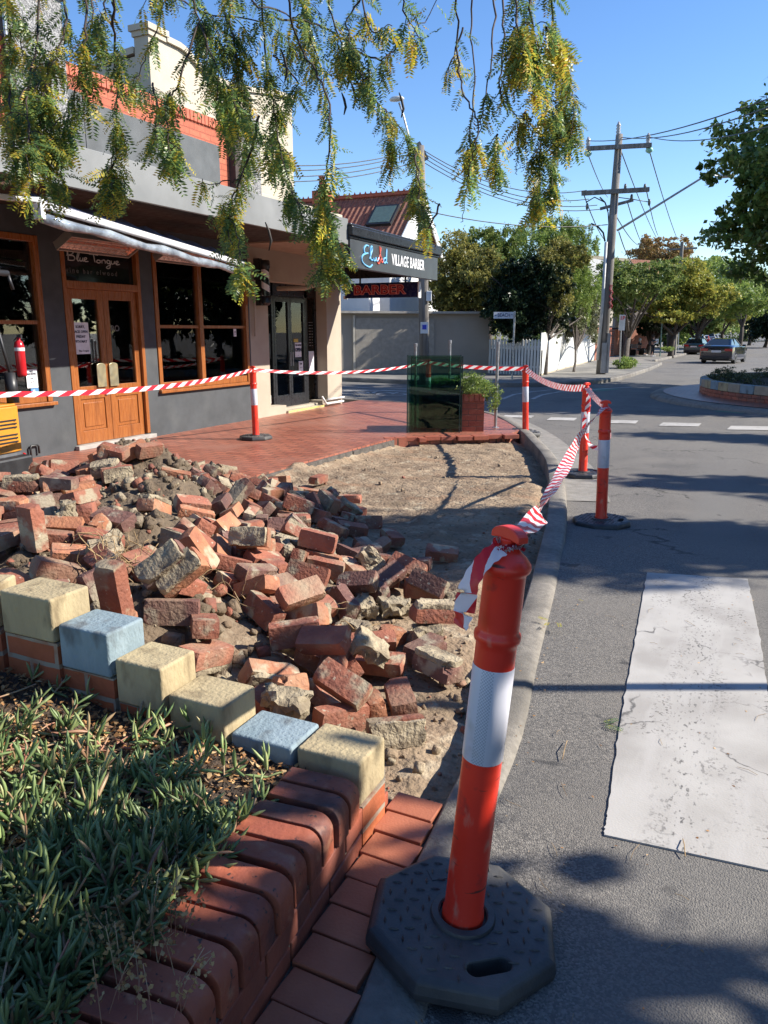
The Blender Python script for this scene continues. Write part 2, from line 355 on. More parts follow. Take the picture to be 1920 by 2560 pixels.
# torn paver row left along the far edge of the hole
m_paver = pm('red paver', (.34, .10, .055), (.26, .07, .045), 7, rough=.55, bp=.25, bs=90, bd=.003, c3=(.19, .06, .045), s3=3, rnd=.22)
m_tpav = pm('terracotta paver', (.40, .135, .07), (.31, .095, .05), 5, rough=.6, bp=.3, bs=120, bd=.003, c3=(.22, .075, .05), s3=2.2, lo3=.52, hi3=.75)
tb = MB(); a0 = Vector((-4.62, 9.72)); a1 = Vector((-3.2, 10.86)); L = (a1 - a0).length; dv = (a1 - a0) / L; nv = Vector((dv.y, -dv.x)); s_ = 0
while s_ < L:
    w_ = random.choice([.235, .235, .115, .16]); dep = random.choice([.1, .12, .06, .11, .03])
    c = a0 + dv * (s_ + w_ / 2) + nv * (dep / 2 - .03)
    tb.cb((c.x, c.y, .095 + random.uniform(-.004, .004)), (w_ - .012, dep + .06, .06), rz=math.atan2(dv.y, dv.x) + random.uniform(-.03, .03)); s_ += w_
tb_ = tb.build('broken_paver_edge', m_paver, bevel=.004); tb_['kind'] = 'structure'
# foreground pavers between garden wall and kerb
WO = Vector((-.904, 1.735)); WD = Vector((.086, -1)).normalized(); WN = Vector((-WD.y, WD.x))   # along wall (towards viewer), outward
fp = MB()
for i in range(-3, 20):
    s0 = i * .108 - .0; 
    c0 = WO + WD * (s0 + .054); xi = interp([(a, b_) for a, b_ in KI], c0.y); wl = (xi - c0.x) - .012
    if c0.y > 2.05: continue
    fp.cb((c0.x + wl / 2 + .004, c0.y, .085 + random.uniform(-.0035, .0035)), (wl, .1, .07), rz=random.uniform(-.015, .015) - .02)
fo = fp.build('path_pavers', m_tpav, bevel=.0032, seg=2); fo['kind'] = 'structure'
sb = MB().prism([(-.98, 2.03), (interp(KI, 2.03) + .01, 2.03), (interp(KI, -.6) + .02, -.6), (-.8, -.6)], -.3, .104).build('paver_bedding', pm('grit bedding', (.12, .1, .08), (.06, .05, .04), 60, rough=1, bp=.8, bs=200)); sb['kind'] = 'structure'
# dirt: excavation floor and rubble mound
CPT = [(-4.5,4.85,.62),(-3.7,4.1,.60),(-2.95,3.1,.60),(-2.3,2.45,.50),(-4.3,3.6,.44),(-3.2,2.5,.55),(-1.85,2.5,.22),(-2.25,3.4,.18),(-1.7,3.4,.04),(-2.8,4.3,.24),(-3.3,5.0,.14),(-4.0,5.9,.06),(-1.35,2.6,.01),(-5.3,5.2,.3),(-5.3,4.0,.3),(-4.2,2.7,.42),(-1.4,3.9,.0),(-2.2,4.6,.0),(-2.8,5.5,.0),(-3.5,6.4,.0),(-4.6,6.6,.0),(-5.6,6.2,.0),(-6.2,5,.1),(-1.3,2.1,.02),(-1.9,2.05,.3),(-1.0,3.2,0),(-1.5,2.9,.03)]
def mound(x, y):
    W = S = 0
    for a, b_, h in CPT:
        r = ((x - a) ** 2 + (y - b_) ** 2) ** .5 + .12; q = r ** -3.2; W += q; S += q * h
    return S / W
m_dirt, t, b = nmat('dry dirt'); v = coords(t)
cc = mix(t, (.33, .245, .165), (.22, .16, .11), noise_fac(t, v, 2.2, 8, .38, .62))
cc = mix(t, cc, (.3, .165, .095), noise_fac(t, coords(t, scale=(.8, 1.8, 1)), 1.4, 8, .56, .8)); cc = mix(t, cc, (.2, .15, .1), noise_fac(t, coords(t, scale=(.5, 1.9, 1)), 2.3, 8, .55, .75))
cc = mix(t, cc, (.42, .35, .25), noise_fac(t, v, 9, 8, .56, .72))
cc = mix(t, cc, (.12, .09, .06), noise_fac(t, v, 28, 5, .55, .75))
szz = t.nodes.new('ShaderNodeSeparateXYZ'); t.links.new(v, szz.inputs[0]); mrz = t.nodes.new('ShaderNodeMapRange'); mrz.inputs[1].default_value = .12; mrz.inputs[2].default_value = .4; mrz.inputs[4].default_value = .85; t.links.new(szz.outputs[2], mrz.inputs[0])
cc = mix(t, cc, mix(t, (.15, .115, .08), (.09, .068, .048), noise_fac(t, v, 6, 6)), mrz.outputs[0])   # the dug up soil of the heap is darker than the dry base
t.links.new(cc, b.inputs['Base Color']); b.inputs['Roughness'].default_value = 1; b.inputs['Specular IOR Level'].default_value = .1
bump(t, b, noise_fac(t, v, 38, 7, .2, .8), .7, .018)
nx, ny = 330, 470; X0, X1, Y0, Y1 = -6.4, -.55, 1.93, 11.2
gx = np.linspace(X0, X1, nx); gy = np.linspace(Y0, Y1, ny); DV = np.zeros((ny, nx, 3))
def dirt_h(x, y):
    mo = mound(x, y) if y < 7.5 else 0
    nz = noise.fractal(Vector((x * 1.3, y * 1.3, 0)), 1, 2, 4) * .012 + noise.fractal(Vector((x * 7, y * 7, 3)), .8, 2, 5) * .011
    rut = -.035 * max(0, noise.noise(Vector((x * 1.1, y * 5.5, 9))))
    clod = .05 * max(0, noise.noise(Vector((x * 3.1, y * 3.1, 20))) - .25) * (2.6 if 4.2 < y < 6.6 and x > -3.4 else .7)
    h = mo + nz * (1 + mo * 3) + rut + clod + .03 * mo * noise.noise(Vector((x * 5, y * 5, 1)))
    kx = interp(KI, y); h -= .05 * math.exp(-((kx - x) / .12) ** 2)
    ex_ = max(0, 1 - (x + 4.6) / .22) if y > 4.5 else 0; h += (.07 + .03 * noise.noise(Vector((x * 9, y * 9, 2)))) * sstep(ex_)
    if x < -4.63 and mo < .2: h = min(h, .1 if mo > .1 else .05)
    return h
for j, y in enumerate(gy):
    kx = interp(KO, y) - .03
    for i, x in enumerate(gx):
        xx = min(x, kx - .1); DV[j, i] = (xx, y, dirt_h(xx, y))
        if xx < -4.64: DV[j, i, 2] = DV[j, i, 2] if mound(xx, y) > .12 and y < 7 else -.1
        if y > 9.8 and xx < -3 : DV[j, i, 2] = min(DV[j, i, 2], .03)
idx = np.arange(nx * ny).reshape(ny, nx)
Fq = np.stack([idx[:-1, :-1], idx[:-1, 1:], idx[1:, 1:], idx[1:, :-1]], -1).reshape(-1, 4)
dirt = npmesh('dirt_ground', DV.reshape(-1, 3), Fq, m_dirt, smooth=True); dirt['kind'] = 'structure'
# markings
m_mark, t, b = nmat('worn white road paint'); v = coords(t)
cc = mix(t, (.42, .4, .37), (.32, .3, .275), noise_fac(t, v, 3, 6, .4, .65))
cc = mix(t, cc, (.42, .4, .375), noise_fac(t, coords(t, scale=(6, 1, 1)), 2.2, 6, .5, .75))
vc = t.nodes.new('ShaderNodeTexVoronoi'); vc.feature = 'DISTANCE_TO_EDGE'; vc.inputs['Scale'].default_value = 2.1
nd = t.nodes.new('ShaderNodeTexNoise'); nd.inputs['Scale'].default_value = 6; nd.inputs['Detail'].default_value = 8; t.links.new(v, nd.inputs['Vector'])
va = t.nodes.new('ShaderNodeVectorMath'); va.operation = 'MULTIPLY_ADD'; va.inputs[1].default_value = (.35, .35, 0); t.links.new(nd.outputs['Color'], va.inputs[0]); t.links.new(v, va.inputs[2]); t.links.new(va.outputs[0], vc.inputs['Vector'])
mr = t.nodes.new('ShaderNodeMapRange'); mr.inputs[1].default_value = .0; mr.inputs[2].default_value = .017; mr.inputs[3].default_value = 1; mr.inputs[4].default_value = 0; t.links.new(vc.outputs['Distance'], mr.inputs[0])
mk = t.nodes.new('ShaderNodeMath'); mk.operation = 'MULTIPLY'; t.links.new(mr.outputs[0], mk.inputs[0]); t.links.new(noise_fac(t, v, 1.8, 3, .5, .56), mk.inputs[1])
cc = mix(t, cc, (.09, .085, .08), mk.outputs[0])
fl = t.nodes.new('ShaderNodeMath'); fl.operation = 'MULTIPLY'; t.links.new(noise_fac(t, v, 75, 7, .57, .62), fl.inputs[0]); t.links.new(noise_fac(t, coords(t, scale=(3.5, 1, 1)), 1.9, 4, .52, .66), fl.inputs[1])
cc = mix(t, cc, (.13, .12, .11), fl.outputs[0])
gp_ = t.nodes.new('ShaderNodeNewGeometry'); gx_ = t.nodes.new('ShaderNodeSeparateXYZ'); t.links.new(gp_.outputs['Position'], gx_.inputs[0]); cmx = t.nodes.new('ShaderNodeMath'); cmx.operation = 'MULTIPLY_ADD'; cmx.inputs[1].default_value = .03; t.links.new(gx_.outputs[1], cmx.inputs[0]); t.links.new(gx_.outputs[0], cmx.inputs[2])
cmp_ = t.nodes.new('ShaderNodeMapRange'); cmp_.inputs[1].default_value = 0; cmp_.inputs[2].default_value = .12; cmp_.inputs[3].default_value = 1; cmp_.inputs[4].default_value = 0; ab_ = t.nodes.new('ShaderNodeMath'); ab_.operation = 'ABSOLUTE'; t.links.new(cmx.outputs[0], ab_.inputs[0]); t.links.new(ab_.outputs[0], cmp_.inputs[0])
wk = t.nodes.new('ShaderNodeMath'); wk.operation = 'MULTIPLY'; t.links.new(cmp_.outputs[0], wk.inputs[0]); t.links.new(noise_fac(t, coords(t, scale=(1.6, .7, 1)), 55, 9, .57, .66), wk.inputs[1]); cc = mix(t, cc, (.1, .095, .09), wk.outputs[0])   # wheel worn streak
t.links.new(cc, b.inputs['Base Color']); b.inputs['Roughness'].default_value = .75; bump(t, b, noise_fac(t, v, 130, 5, .2, .8), .25, .002)
cz = MB(); P = [PZ(1305, 1800, .115), PZ(1312, 1755, .115), PZ(1340, 1560, .115), PZ(1372, 1380, .115), PZ(1398, 1235, .115)]
Q = [PZ(1700, 1885, .115), PZ(1690, 1700, .115), PZ(1668, 1560, .115), PZ(1643, 1380, .115), PZ(1615, 1248, .115)]
nseg = 60; E1 = []; E2 = []
for k in range(nseg + 1):
    t_ = k / nseg; f_ = lambda A: A[min(int(t_ * (len(A) - 1)), len(A) - 2)].lerp(A[min(int(t_ * (len(A) - 1)), len(A) - 2) + 1], t_ * (len(A) - 1) - min(int(t_ * (len(A) - 1)), len(A) - 2))
    jx = noise.noise(Vector((k * .9, 0, 0))) * .007 + noise.noise(Vector((k * 3.1, 0, 0))) * .004
    a = f_(P); b_ = f_(Q); E1.append((a.x + jx, a.y, rz(a.x, a.y) + .006)); E2.append((b_.x - jx, b_.y, rz(b_.x, b_.y) + .006))
def slab(mb, E1, E2, th=.006):
    n = len(E1)
    v = E1 + E2 + [(p[0], p[1], p[2] - th) for p in E1] + [(p[0], p[1], p[2] - th) for p in E2]
    f = []
    for i in range(n - 1):
        f += [(i, n + i, n + i + 1, i + 1), (2 * n + i, i, i + 1, 2 * n + i + 1), (n + i, 3 * n + i, 3 * n + i + 1, n + i + 1)]
    f += [(0, 2 * n, 3 * n, n), (n - 1, 2 * n - 1, 4 * n - 1, 3 * n - 1)]
    mb.raw(v, f)
slab(cz, E1, E2)
w_ = .62
for k in (1, 2, 3, 4, 5): # the further stripes of the crossing, to the right
    slab(cz, [(p[0] + k * 1.2, p[1], p[2]) for p in E1[::6]], [(p[0] + k * 1.2 - .02, p[1], p[2]) for p in E2[::6]])
czo = cz.build('crossing_marking', m_mark); czo['kind'] = 'structure'
mk_ = MB()
def z3(x, y): return ((960 + .57866 * x) * .86406, (400 + .57866 * y) * .86406)
for (x, x2, y, th) in [(525, 650, 1106, 9), (722, 835, 1117, 12), (950, 1100, 1129, 13), (1205, 1372, 1141, 14), (1500, 1680, 1156, 16)]:
    ps = [PG(*z3(x, y - th / 2), .006), PG(*z3(x2, y - th / 2 + 3), .006), PG(*z3(x2 - 14, y + th / 2 + 3), .006), PG(*z3(x - 20, y + th / 2), .006)]
    mk_.quad(*[tuple(p) for p in ps])
def lineG(pts, w__, z=.006):
    P = [PG(u, v_, z) for u, v_ in pts]
    for a, b_ in zip(P, P[1:]):
        d = (b_ - a); nn = Vector((-d.y, d.x, 0)).normalized() * w__ / 2; mk_.quad(tuple(a - nn), tuple(b_ - nn), tuple(b_ + nn), tuple(a + nn))
lineG([(1085, 862), (1110, 852), (1150, 846), (1190, 842)], .1)
lineG([(1150, 862), (1170, 853), (1210, 846), (1260, 842)], .1)
lineG([(742, 843), (820, 843), (880, 845)], .25); lineG([(742, 835), (800, 838), (880, 840)], .12)
lineG([(1275, 842), (1330, 838), (1365, 836)], .12); lineG([(1560, 880), (1620, 885), (1680, 889)], .12)
# bicycle symbol by the corner
bc = PG(805, 850, .008)
for dx in (-.5, .5):
    ring = [(bc.x + dx * 1.1 + .42 * math.cos(a), bc.y + .42 * math.sin(a), bc.z) for a in np.linspace(0, 6.283, 20)]
    for a, b_ in zip(ring, ring[1:]):
        ca = Vector((bc.x + dx * 1.1, bc.y, bc.z)); mk_.quad(a, b_, tuple(Vector(b_).lerp(ca, .22)), tuple(Vector(a).lerp(ca, .22)))
for a, b_ in (((-.55, 0), (-.2, .55)), ((-.2, .55), (.4, .5)), ((.55, 0), (.4, .75)), ((0, 0), (.4, .5)), ((-.55, 0), (0, 0)), ((0, 0), (-.25, .7)), ((.4, .75), (.62, .72))):
    A = Vector((bc.x + a[0], bc.y + a[1], bc.z + .001)); B = Vector((bc.x + b_[0], bc.y + b_[1], bc.z + .001)); d = B - A; nn = Vector((-d.y, d.x, 0)).normalized() * .05; mk_.quad(tuple(A - nn), tuple(B - nn), tuple(B + nn), tuple(A + nn))
for k in range(12): # centre line far down the street
    y = 45 + k * 9; x = PG(1640, 800).x * 0 + 2.3; mk_.quad((x, y, gz(y) + .006), (x + .12, y, gz(y) + .006), (x + .12, y + 4, gz(y + 4) + .006), (x, y + 4, gz(y + 4) + .006))
mo = mk_.build('lane_marking', m_mark); mo['kind'] = 'structure'
m_green = pm('green lane paint', (.07, .2, .13), (.1, .16, .12), 5, rough=.8)
gm = MB()
for q in ([(1235, 842), (1300, 838), (1345, 840), (1290, 846)], [(1540, 888), (1700, 876), (1700, 892), (1600, 893)]):
    gm.quad(*[tuple(PG(u, v_, .003)) for u, v_ in q])
gm_ = gm.build('green_lane_marking', m_green); gm_['kind'] = 'structure'
# far side corner: pavement with bluestone kerb
fk = [PG(u, v_) for u, v_ in [(745, 822), (880, 836), (950, 836), (1035, 835), (1075, 838), (1110, 836)]]
FK = [(-40, 22.5), (-13.2, 23.1), (-9.2, 22.6), (-7.6, 22.5), (-6.3, 22.9), (-5.2, 24.2), (-4.55, 26.0), (-4.3, 28), (-4.25, 31), (-4.35, 38), (-4.7, 46), (-5.2, 47.2), (-5.6, 49), (-5.6, 104), (-5.6, 140)]
fpv = MB(); KI2 = offs(FK, .15)
ply = KI2 + [(-46, 140), (-46, 22.6)]
fv = MB(); nn_ = len(KI2)
for p in KI2: fv.v.append((p[0], p[1], gz(p[1]) + .13))
for p in KI2: fv.v.append((min(p[0] - 30, -30), p[1] + (3 if p[1] < 24 else 0), gz(p[1]) + .13))
for i in range(nn_ - 1): fv.f.append((i, i + 1, nn_ + i + 1, nn_ + i)); fv.m.append(0)
m_fpath = pm('asphalt footpath', (.2, .19, .17), (.13, .12, .11), 1.5, rough=.9, bp=.3, c3=(.28, .26, .22), s3=.6)
f2 = fv.build('far_footpath', m_fpath); f2['kind'] = 'structure'
m_stone = pm('bluestone kerb', (.22, .2, .17), (.11, .1, .09), 1.2, rough=.9, bp=.6, bs=6, bd=.03)
k2 = ribbon(FK, [(0, -.2), (-.0, .1), (.03, .135), (.16, .14), (.17, 0)], zf=lambda x, y: gz(y)).build('far_kerb', m_stone, smooth=True, angle=40); k2['kind'] = 'structure'
# ================================================================== GARDEN BED AND ITS WALL
m_cop, t, b = nmat('weathered clay coping'); v = coords(t); oi = t.nodes.new('ShaderNodeObjectInfo')
va = t.nodes.new('ShaderNodeVectorMath'); va.operation = 'MULTIPLY_ADD'; va.inputs[1].default_value = (5, 9, 7); t.links.new(oi.outputs['Random'], va.inputs[0]); t.links.new(v, va.inputs[2]); v = va.outputs[0]
cc = mix(t, (.4, .11, .055), (.25, .065, .038), noise_fac(t, v, 5, 6, .35, .65)); cc = mix(t, cc, (.1, .045, .04), noise_fac(t, v, 3.2, 7, .54, .66)); cc = mix(t, cc, (.38, .17, .1), noise_fac(t, v, 22, 8, .58, .75)); cc = mix(t, cc, (.06, .035, .03), noise_fac(t, v, 60, 6, .63, .7))
hs = t.nodes.new('ShaderNodeHueSaturation'); r = t.nodes.new('ShaderNodeMapRange'); r.inputs[3].default_value = .72; r.inputs[4].default_value = 1.15; t.links.new(oi.outputs['Random'], r.inputs[0]); t.links.new(r.outputs[0], hs.inputs['Value']); t.links.new(cc, hs.inputs['Color']); t.links.new(hs.outputs[0], b.inputs['Base Color'])
rr_ = t.nodes.new('ShaderNodeMapRange'); rr_.inputs[3].default_value = .5; rr_.inputs[4].default_value = .9; t.links.new(noise_fac(t, v, 13, 6, .35, .65), rr_.inputs[0]); t.links.new(rr_.outputs[0], b.inputs['Roughness']); bump(t, b, noise_fac(t, v, 40, 9, .25, .75), .55, .004)
m_org = brickmat('orange brick', 'XZ', (.42, .12, .045), (.33, .09, .04), (.3, .26, .2), .24, .082, .009, rough=.8, bp=.6)
m_ycon = pm('cream concrete block', (.43, .345, .2), (.34, .27, .16), 6, rough=.9, bp=.9, bs=70, bd=.004, c3=(.2, .15, .085), s3=11, lo3=.55, hi3=.7, stretch=(1, 1, .45))
m_bcon = pm('pale blue concrete block', (.24, .305, .34), (.18, .24, .27), 8, rough=.9, bp=.9, bs=70, bd=.004, c3=(.12, .14, .15), s3=11, lo3=.56, hi3=.7, stretch=(1, 1, .5))
m_mort = pm('grey mortar', (.25, .22, .18), (.16, .14, .115), 25, rough=1, bp=.8, bs=90)
gw = empty('garden_wall', (-1.2, 1.8, .0), 'low garden wall of red bullnose bricks with cream and pale blue blocks stepping up beside the rubble', 'garden wall')
def cop_brick():
    mb = MB(); Lw, Hh, r = .225, .115, .045; pr = [(-Lw, 0), (-Lw, Hh - .012), (-Lw + .012, Hh)]
    for k in range(7): a = R(90 - k * 15); pr.append((-r + r * math.cos(a), Hh - r + r * math.sin(a)))
    pr.append((0, 0)); th = .066; n = len(pr)
    v = [(p[0], -th / 2, p[1]) for p in pr] + [(p[0], th / 2, p[1]) for p in pr]
    f = [tuple(range(n)), tuple(reversed(range(n, 2 * n)))] + [(i, n + i, n + (i + 1) % n, (i + 1) % n) for i in range(n)]
    mb.raw(v, f); return mb.build('coping_brick', m_cop, gw, bevel=.003, seg=2, local=True, smooth=True, angle=32)
cb0 = cop_brick(); wa = math.atan2(WN.y, WN.x)
for k in range(22):
    c = cb0 if k == 0 else cb0.copy()
    if k: col.objects.link(c); c.parent = gw
    s = .035 + k * .082 + random.uniform(-.003, .003); p = WO + WD * s + WN * random.uniform(-.004, .004)
    c.location = Vector((p.x, p.y, .238 + random.uniform(-.003, .003))) - gw.location; c.rotation_euler = (random.uniform(-.02, .02), random.uniform(-.02, .02), wa + random.uniform(-.03, .03))
# brick courses under the coping, outer face
m_cours = pm('wall stretcher brick', (.36, .1, .055), (.27, .075, .045), 5, rough=.55, bp=.25, bs=80, bd=.003, c3=(.16, .06, .045), s3=3)
mb = MB(); mbm = MB()
Mw = Matrix.Translation((WO.x, WO.y, 0)) @ Matrix.Rotation(math.atan2(WD.y, WD.x), 4, 'Z')   # x along wall, y outwards(+)
sgn = 1 if (Mw.to_3x3() @ Vector((0, 1, 0))).dot(Vector((WN.x, WN.y, 0))) > 0 else -1
for row, z in enumerate((.085, .163)):
    s = -.26 + (.12 if row else 0)
    while s < 2.0:
        L_ = .228; j = random.uniform(-.002, .002)
        mb.box(s, s + L_ - .011, sgn * (-.1), sgn * (-.004 + j), z + .004, z + .073, 0, Mw); s += L_
mb.build('brick_courses', m_cours, gw, bevel=.004)
mbm.box(-.25, 2.0, sgn * (-.2), sgn * (-.012), -.2, .238, 0, Mw); mbm.build('mortar_core', m_mort, gw)
blocks = [(-.912, -1.132, .385, m_ycon, 'cream end block over the red coping'), (-1.137, -1.365, .383, m_bcon, 'pale blue block level with the end block'), (-1.37, -1.595, .47, m_ycon, None), (-1.60, -1.80, .556, m_ycon, None), (-1.805, -2.03, .642, m_bcon, 'pale blue block on a step'), (-2.035, -2.285, .728, m_ycon, 'tall cream block at the top step')]
ob_ = MB()
for i, (xr, xl, zt, mt, lb) in enumerate(blocks):
    y0 = 1.765 - .02 * i * .6; y1 = y0 + .172; h = .155 if i > 1 else .142
    if i == 1: h = .2
    blk = MB(); o_bv = .018 if i > 1 or True else .012
    blk.box(xl + .003, xr - .003, y0, y1, zt - h, zt); o = blk.build('capping_block', mt, gw, bevel=.01, seg=3, smooth=True, angle=60)
    if lb: o['label'] = lb
    ob_.box(xl, xr, y0 + .01, y1 - .01, -.05, zt - h - .004)
M1 = Matrix.Translation((-2.30, 1.70, 0)) @ Matrix.Rotation(R(203), 4, 'Z')
for k in range(3):
    blk = MB(); blk.box(k * .26 + .008, k * .26 + .25, -.172, 0, .575, .73, 0, M1); blk.build('capping_block', m_ycon, gw, bevel=.011, seg=3, smooth=True, angle=60)
    ob_.box(k * .26 + .0, k * .26 + .26, -.162, -.01, -.05, .571, 0, M1)
ob_.build('brick_backing', m_org, gw)
# soil, litter and succulents
m_soil = pm('garden soil', (.1, .065, .04), (.05, .035, .025), 20, rough=1, bp=1, bs=60, bd=.02)
def soil_h(x, y):
    return .33 + .05 * sstep((-1.2 - x) / .9) + .05 * sstep((-1.7 - x) / .9) + .02 * noise.noise(Vector((x * 4, y * 4, 0))) + .008 * noise.noise(Vector((x * 22, y * 22, 0)))
gxs = np.linspace(-3.4, -1.02, 130); gys = np.linspace(-.1, 1.83, 110); SV = []
for y in gys:
    for x in gxs:
        xm = WO.x + (WO.y - y) * .086 - .19; SV.append((min(x, xm), y, soil_h(x, y)))
ii = np.arange(130 * 110).reshape(110, 130); Fq = np.stack([ii[:-1, :-1], ii[:-1, 1:], ii[1:, 1:], ii[1:, :-1]], -1).reshape(-1, 4)
so_ = npmesh('garden_soil', SV, Fq, m_soil, smooth=True); so_['kind'] = 'structure'
def in_bed(x, y):
    if x > WO.x + (WO.y - y) * .086 - .215: return False
    if y > 1.765 and x > -2.3: return False
    if x < -2.3 and y > 1.70 + (x + 2.3) * .42: return False
    return True
def rotm(n, tilt=1.0):
    """n random rotation matrices (numpy)"""
    a = rng.uniform(0, 2 * np.pi, n); b = rng.normal(0, tilt, n); c = rng.normal(0, tilt, n)
    ca, sa, cb_, sb_, cc_, sc_ = np.cos(a), np.sin(a), np.cos(b), np.sin(b), np.cos(c), np.sin(c)
    Rz = np.zeros((n, 3, 3)); Rz[:, 0, 0] = ca; Rz[:, 0, 1] = -sa; Rz[:, 1, 0] = sa; Rz[:, 1, 1] = ca; Rz[:, 2, 2] = 1
    Rx = np.zeros((n, 3, 3)); Rx[:, 0, 0] = 1; Rx[:, 1, 1] = cb_; Rx[:, 1, 2] = -sb_; Rx[:, 2, 1] = sb_; Rx[:, 2, 2] = cb_
    Ry = np.zeros((n, 3, 3)); Ry[:, 1, 1] = 1; Ry[:, 0, 0] = cc_; Ry[:, 0, 2] = sc_; Ry[:, 2, 0] = -sc_; Ry[:, 2, 2] = cc_
    return Rz @ Rx @ Ry
# mulch: dry leaves and chips
def litter(name, n, pts, s0, s1, mat, tilt=.4, asp=.55, parent=None):
    V0 = np.array([(-.5, 0, 0), (-.15, -.5 * asp, .06), (.5, 0, .02), (-.1, .5 * asp, .1)]); Rm = rotm(n, tilt); S = rng.uniform(s0, s1, n)
    V = np.einsum('nij,kj->nki', Rm, V0) * S[:, None, None] + pts[:, None, :]
    return npmesh(name, V.reshape(-1, 3), np.arange(n * 4).reshape(n, 4), mat, parent)
m_litter = leafmat('dry leaf litter', [(0, (.16, .08, .035)), (.3, (.32, .16, .065)), (.7, (.46, .25, .1)), (.92, (.6, .42, .22)), (1, (.12, .07, .04))], rough=.8, trans=.1)
pts = []
while len(pts) < 15000:
    x, y = random.uniform(-3.3, -1.05), random.uniform(.2, 1.85)
    if in_bed(x, y): pts.append((x, y, soil_h(x, y) + random.uniform(.0, .018)))
lt = litter('leaf_litter', len(pts), np.array(pts), .008, .03, m_litter); lt['kind'] = 'stuff'
# succulent ground cover
def finger(L, wd, bend):
    n = 5; V = []
    for i in range(n):
        t_ = i / (n - 1); r = wd * (math.sin(math.pi * min(.12 + t_ * .8, 1)) ** .6) * (1 if t_ < .8 else (1 - t_) * 4 + .15) ; x = L * t_; z = bend * t_ * t_ * L
        V += [(x, -r, z), (x, 0, z + r * .9), (x, r, z), (x, 0, z - r * .9)]
    Fc = []
    for i in range(n - 1):
        for j in range(4): Fc.append((i * 4 + j, i * 4 + (j + 1) % 4, (i + 1) * 4 + (j + 1) % 4, (i + 1) * 4 + j))
    return np.array(V), np.array(Fc)
m_succ = leafmat('succulent leaf', [(0, (.11, .17, .06)), (.4, (.17, .245, .09)), (.75, (.27, .34, .13)), (.93, (.36, .39, .17)), (.96, (.4, .3, .16)), (1, (.36, .16, .1))], rough=.42, trans=.1, spec=.5)
VS = []; FS = []; off = 0; stems = MB(); shoots = []
tries = 0
while len(shoots) < 1900:
    x, y = random.uniform(-3.2, -1.0), random.uniform(.15, 1.78); tries += 1
    if not in_bed(x - .02, y): 
        continue
    # bare mulch in the upper left corner and along the blocks
    edge = y - (1.72 if x > -1.75 else 1.72 + (x + 1.75) * .42)
    p_ = 1 if edge < -.2 else (.4 if edge < -.05 else .08)
    if noise.noise(Vector((x * 3, y * 3, 4))) > .22 and y > 1.05: p_ *= .2
    if random.random() < p_: shoots.append((x, y))
tmpl = [finger(1, .088, b_) for b_ in (.25, .45, .1, -.1)]
for (x, y) in shoots:
    z = soil_h(x, y); hd = random.uniform(0, 6.28); tl = random.uniform(.1, 1.0); hgt = random.uniform(.03, .15) * (1 + .5 * noise.noise(Vector((x * 5, y * 5, 8)))) * (.75 if y > 1.3 else 1)
    ax = Vector((math.cos(hd) * math.sin(tl), math.sin(hd) * math.sin(tl), math.cos(tl)))
    base = Vector((x, y, z)); k = random.randint(3, 5)
    if random.random() < .6: stems.tube([base, base + ax * hgt * .6, base + ax * hgt], [.0035, .003, .0025], 5, cap=False)
    q = ax.to_track_quat('Z', 'Y')
    for j in range(k):
        pos = base + ax * hgt * (.25 + .75 * j / (k - 1)); ph = j * 1.57 + random.uniform(-.3, .3); up = .35 + .8 * j / (k - 1) + random.uniform(-.2, .2)
        for s in (0, math.pi):
            L_ = random.uniform(.04, .078) * (1 - .25 * (j == k - 1)); Vt, Ft = random.choice(tmpl)
            Mx = (q.to_matrix().to_4x4() @ Matrix.Rotation(ph + s, 4, 'Z') @ Matrix.Rotation(-up, 4, 'Y')).to_3x3()
            A = np.array(Mx) * L_; VS.append(Vt @ A.T + np.array(pos)); FS.append(Ft + off); off += len(Vt)
sc_ = npmesh('succulent_groundcover', np.concatenate(VS), np.concatenate(FS), m_succ, smooth=True); sc_['kind'] = 'stuff'; sc_['label'] = 'grey green finger leaved succulents filling the garden bed'
m_stem = pm('trailing stem', (.42, .33, .19), (.33, .12, .08), 8, rough=.6)
for k in range(230):
    x, y = random.uniform(-2.8, -1.15), random.uniform(.5, 1.55)
    if not in_bed(x, y): continue
    a = random.uniform(0, 6.28); pp = []
    for j in range(6): pp.append((x, y, soil_h(x, y) + .015 + random.uniform(0, .012))); a += random.uniform(-.6, .6); x += math.cos(a) * .035; y += math.sin(a) * .035
    if in_bed(x, y): stems.tube(pp, random.uniform(.0018, .0035), 5, cap=False)
st = stems.build('succulent_stems', m_stem, smooth=True); st['kind'] = 'stuff'
# dried seed heads at the near corner of the bed
dm = MB(); seeds = []
for k in range(34):
    p = PZ(random.uniform(190, 400), random.uniform(1985, 2230), .37); x, y = p.x, p.y
    tip = Vector((x + random.uniform(-.06, .06), y + random.uniform(-.03, .06), .44 + random.uniform(-.03, .05))); b0 = Vector((x, y, .34)); pp = [b0.lerp(tip, t_) + Vector((0, 0, .02 * math.sin(t_ * 3))) for t_ in (0, .3, .6, 1)]
    dm.tube(pp, .0009, 4, cap=False)
    for j in range(15): t_ = random.uniform(.4, 1); seeds.append(tuple(b0.lerp(tip, t_) + Vector((random.uniform(-.014, .014), random.uniform(-.014, .014), random.uniform(-.008, .01)))))
dd = dm.build('dry_seed_stalks', m_stem); dd['kind'] = 'stuff'
sd = litter('dry_seed_husks', len(seeds), np.array(seeds), .007, .014, leafmat('dry husk', [(0, (.35, .19, .07)), (1, (.6, .42, .2))], rough=.7, trans=.2), 1.2, .8); sd['kind'] = 'stuff'

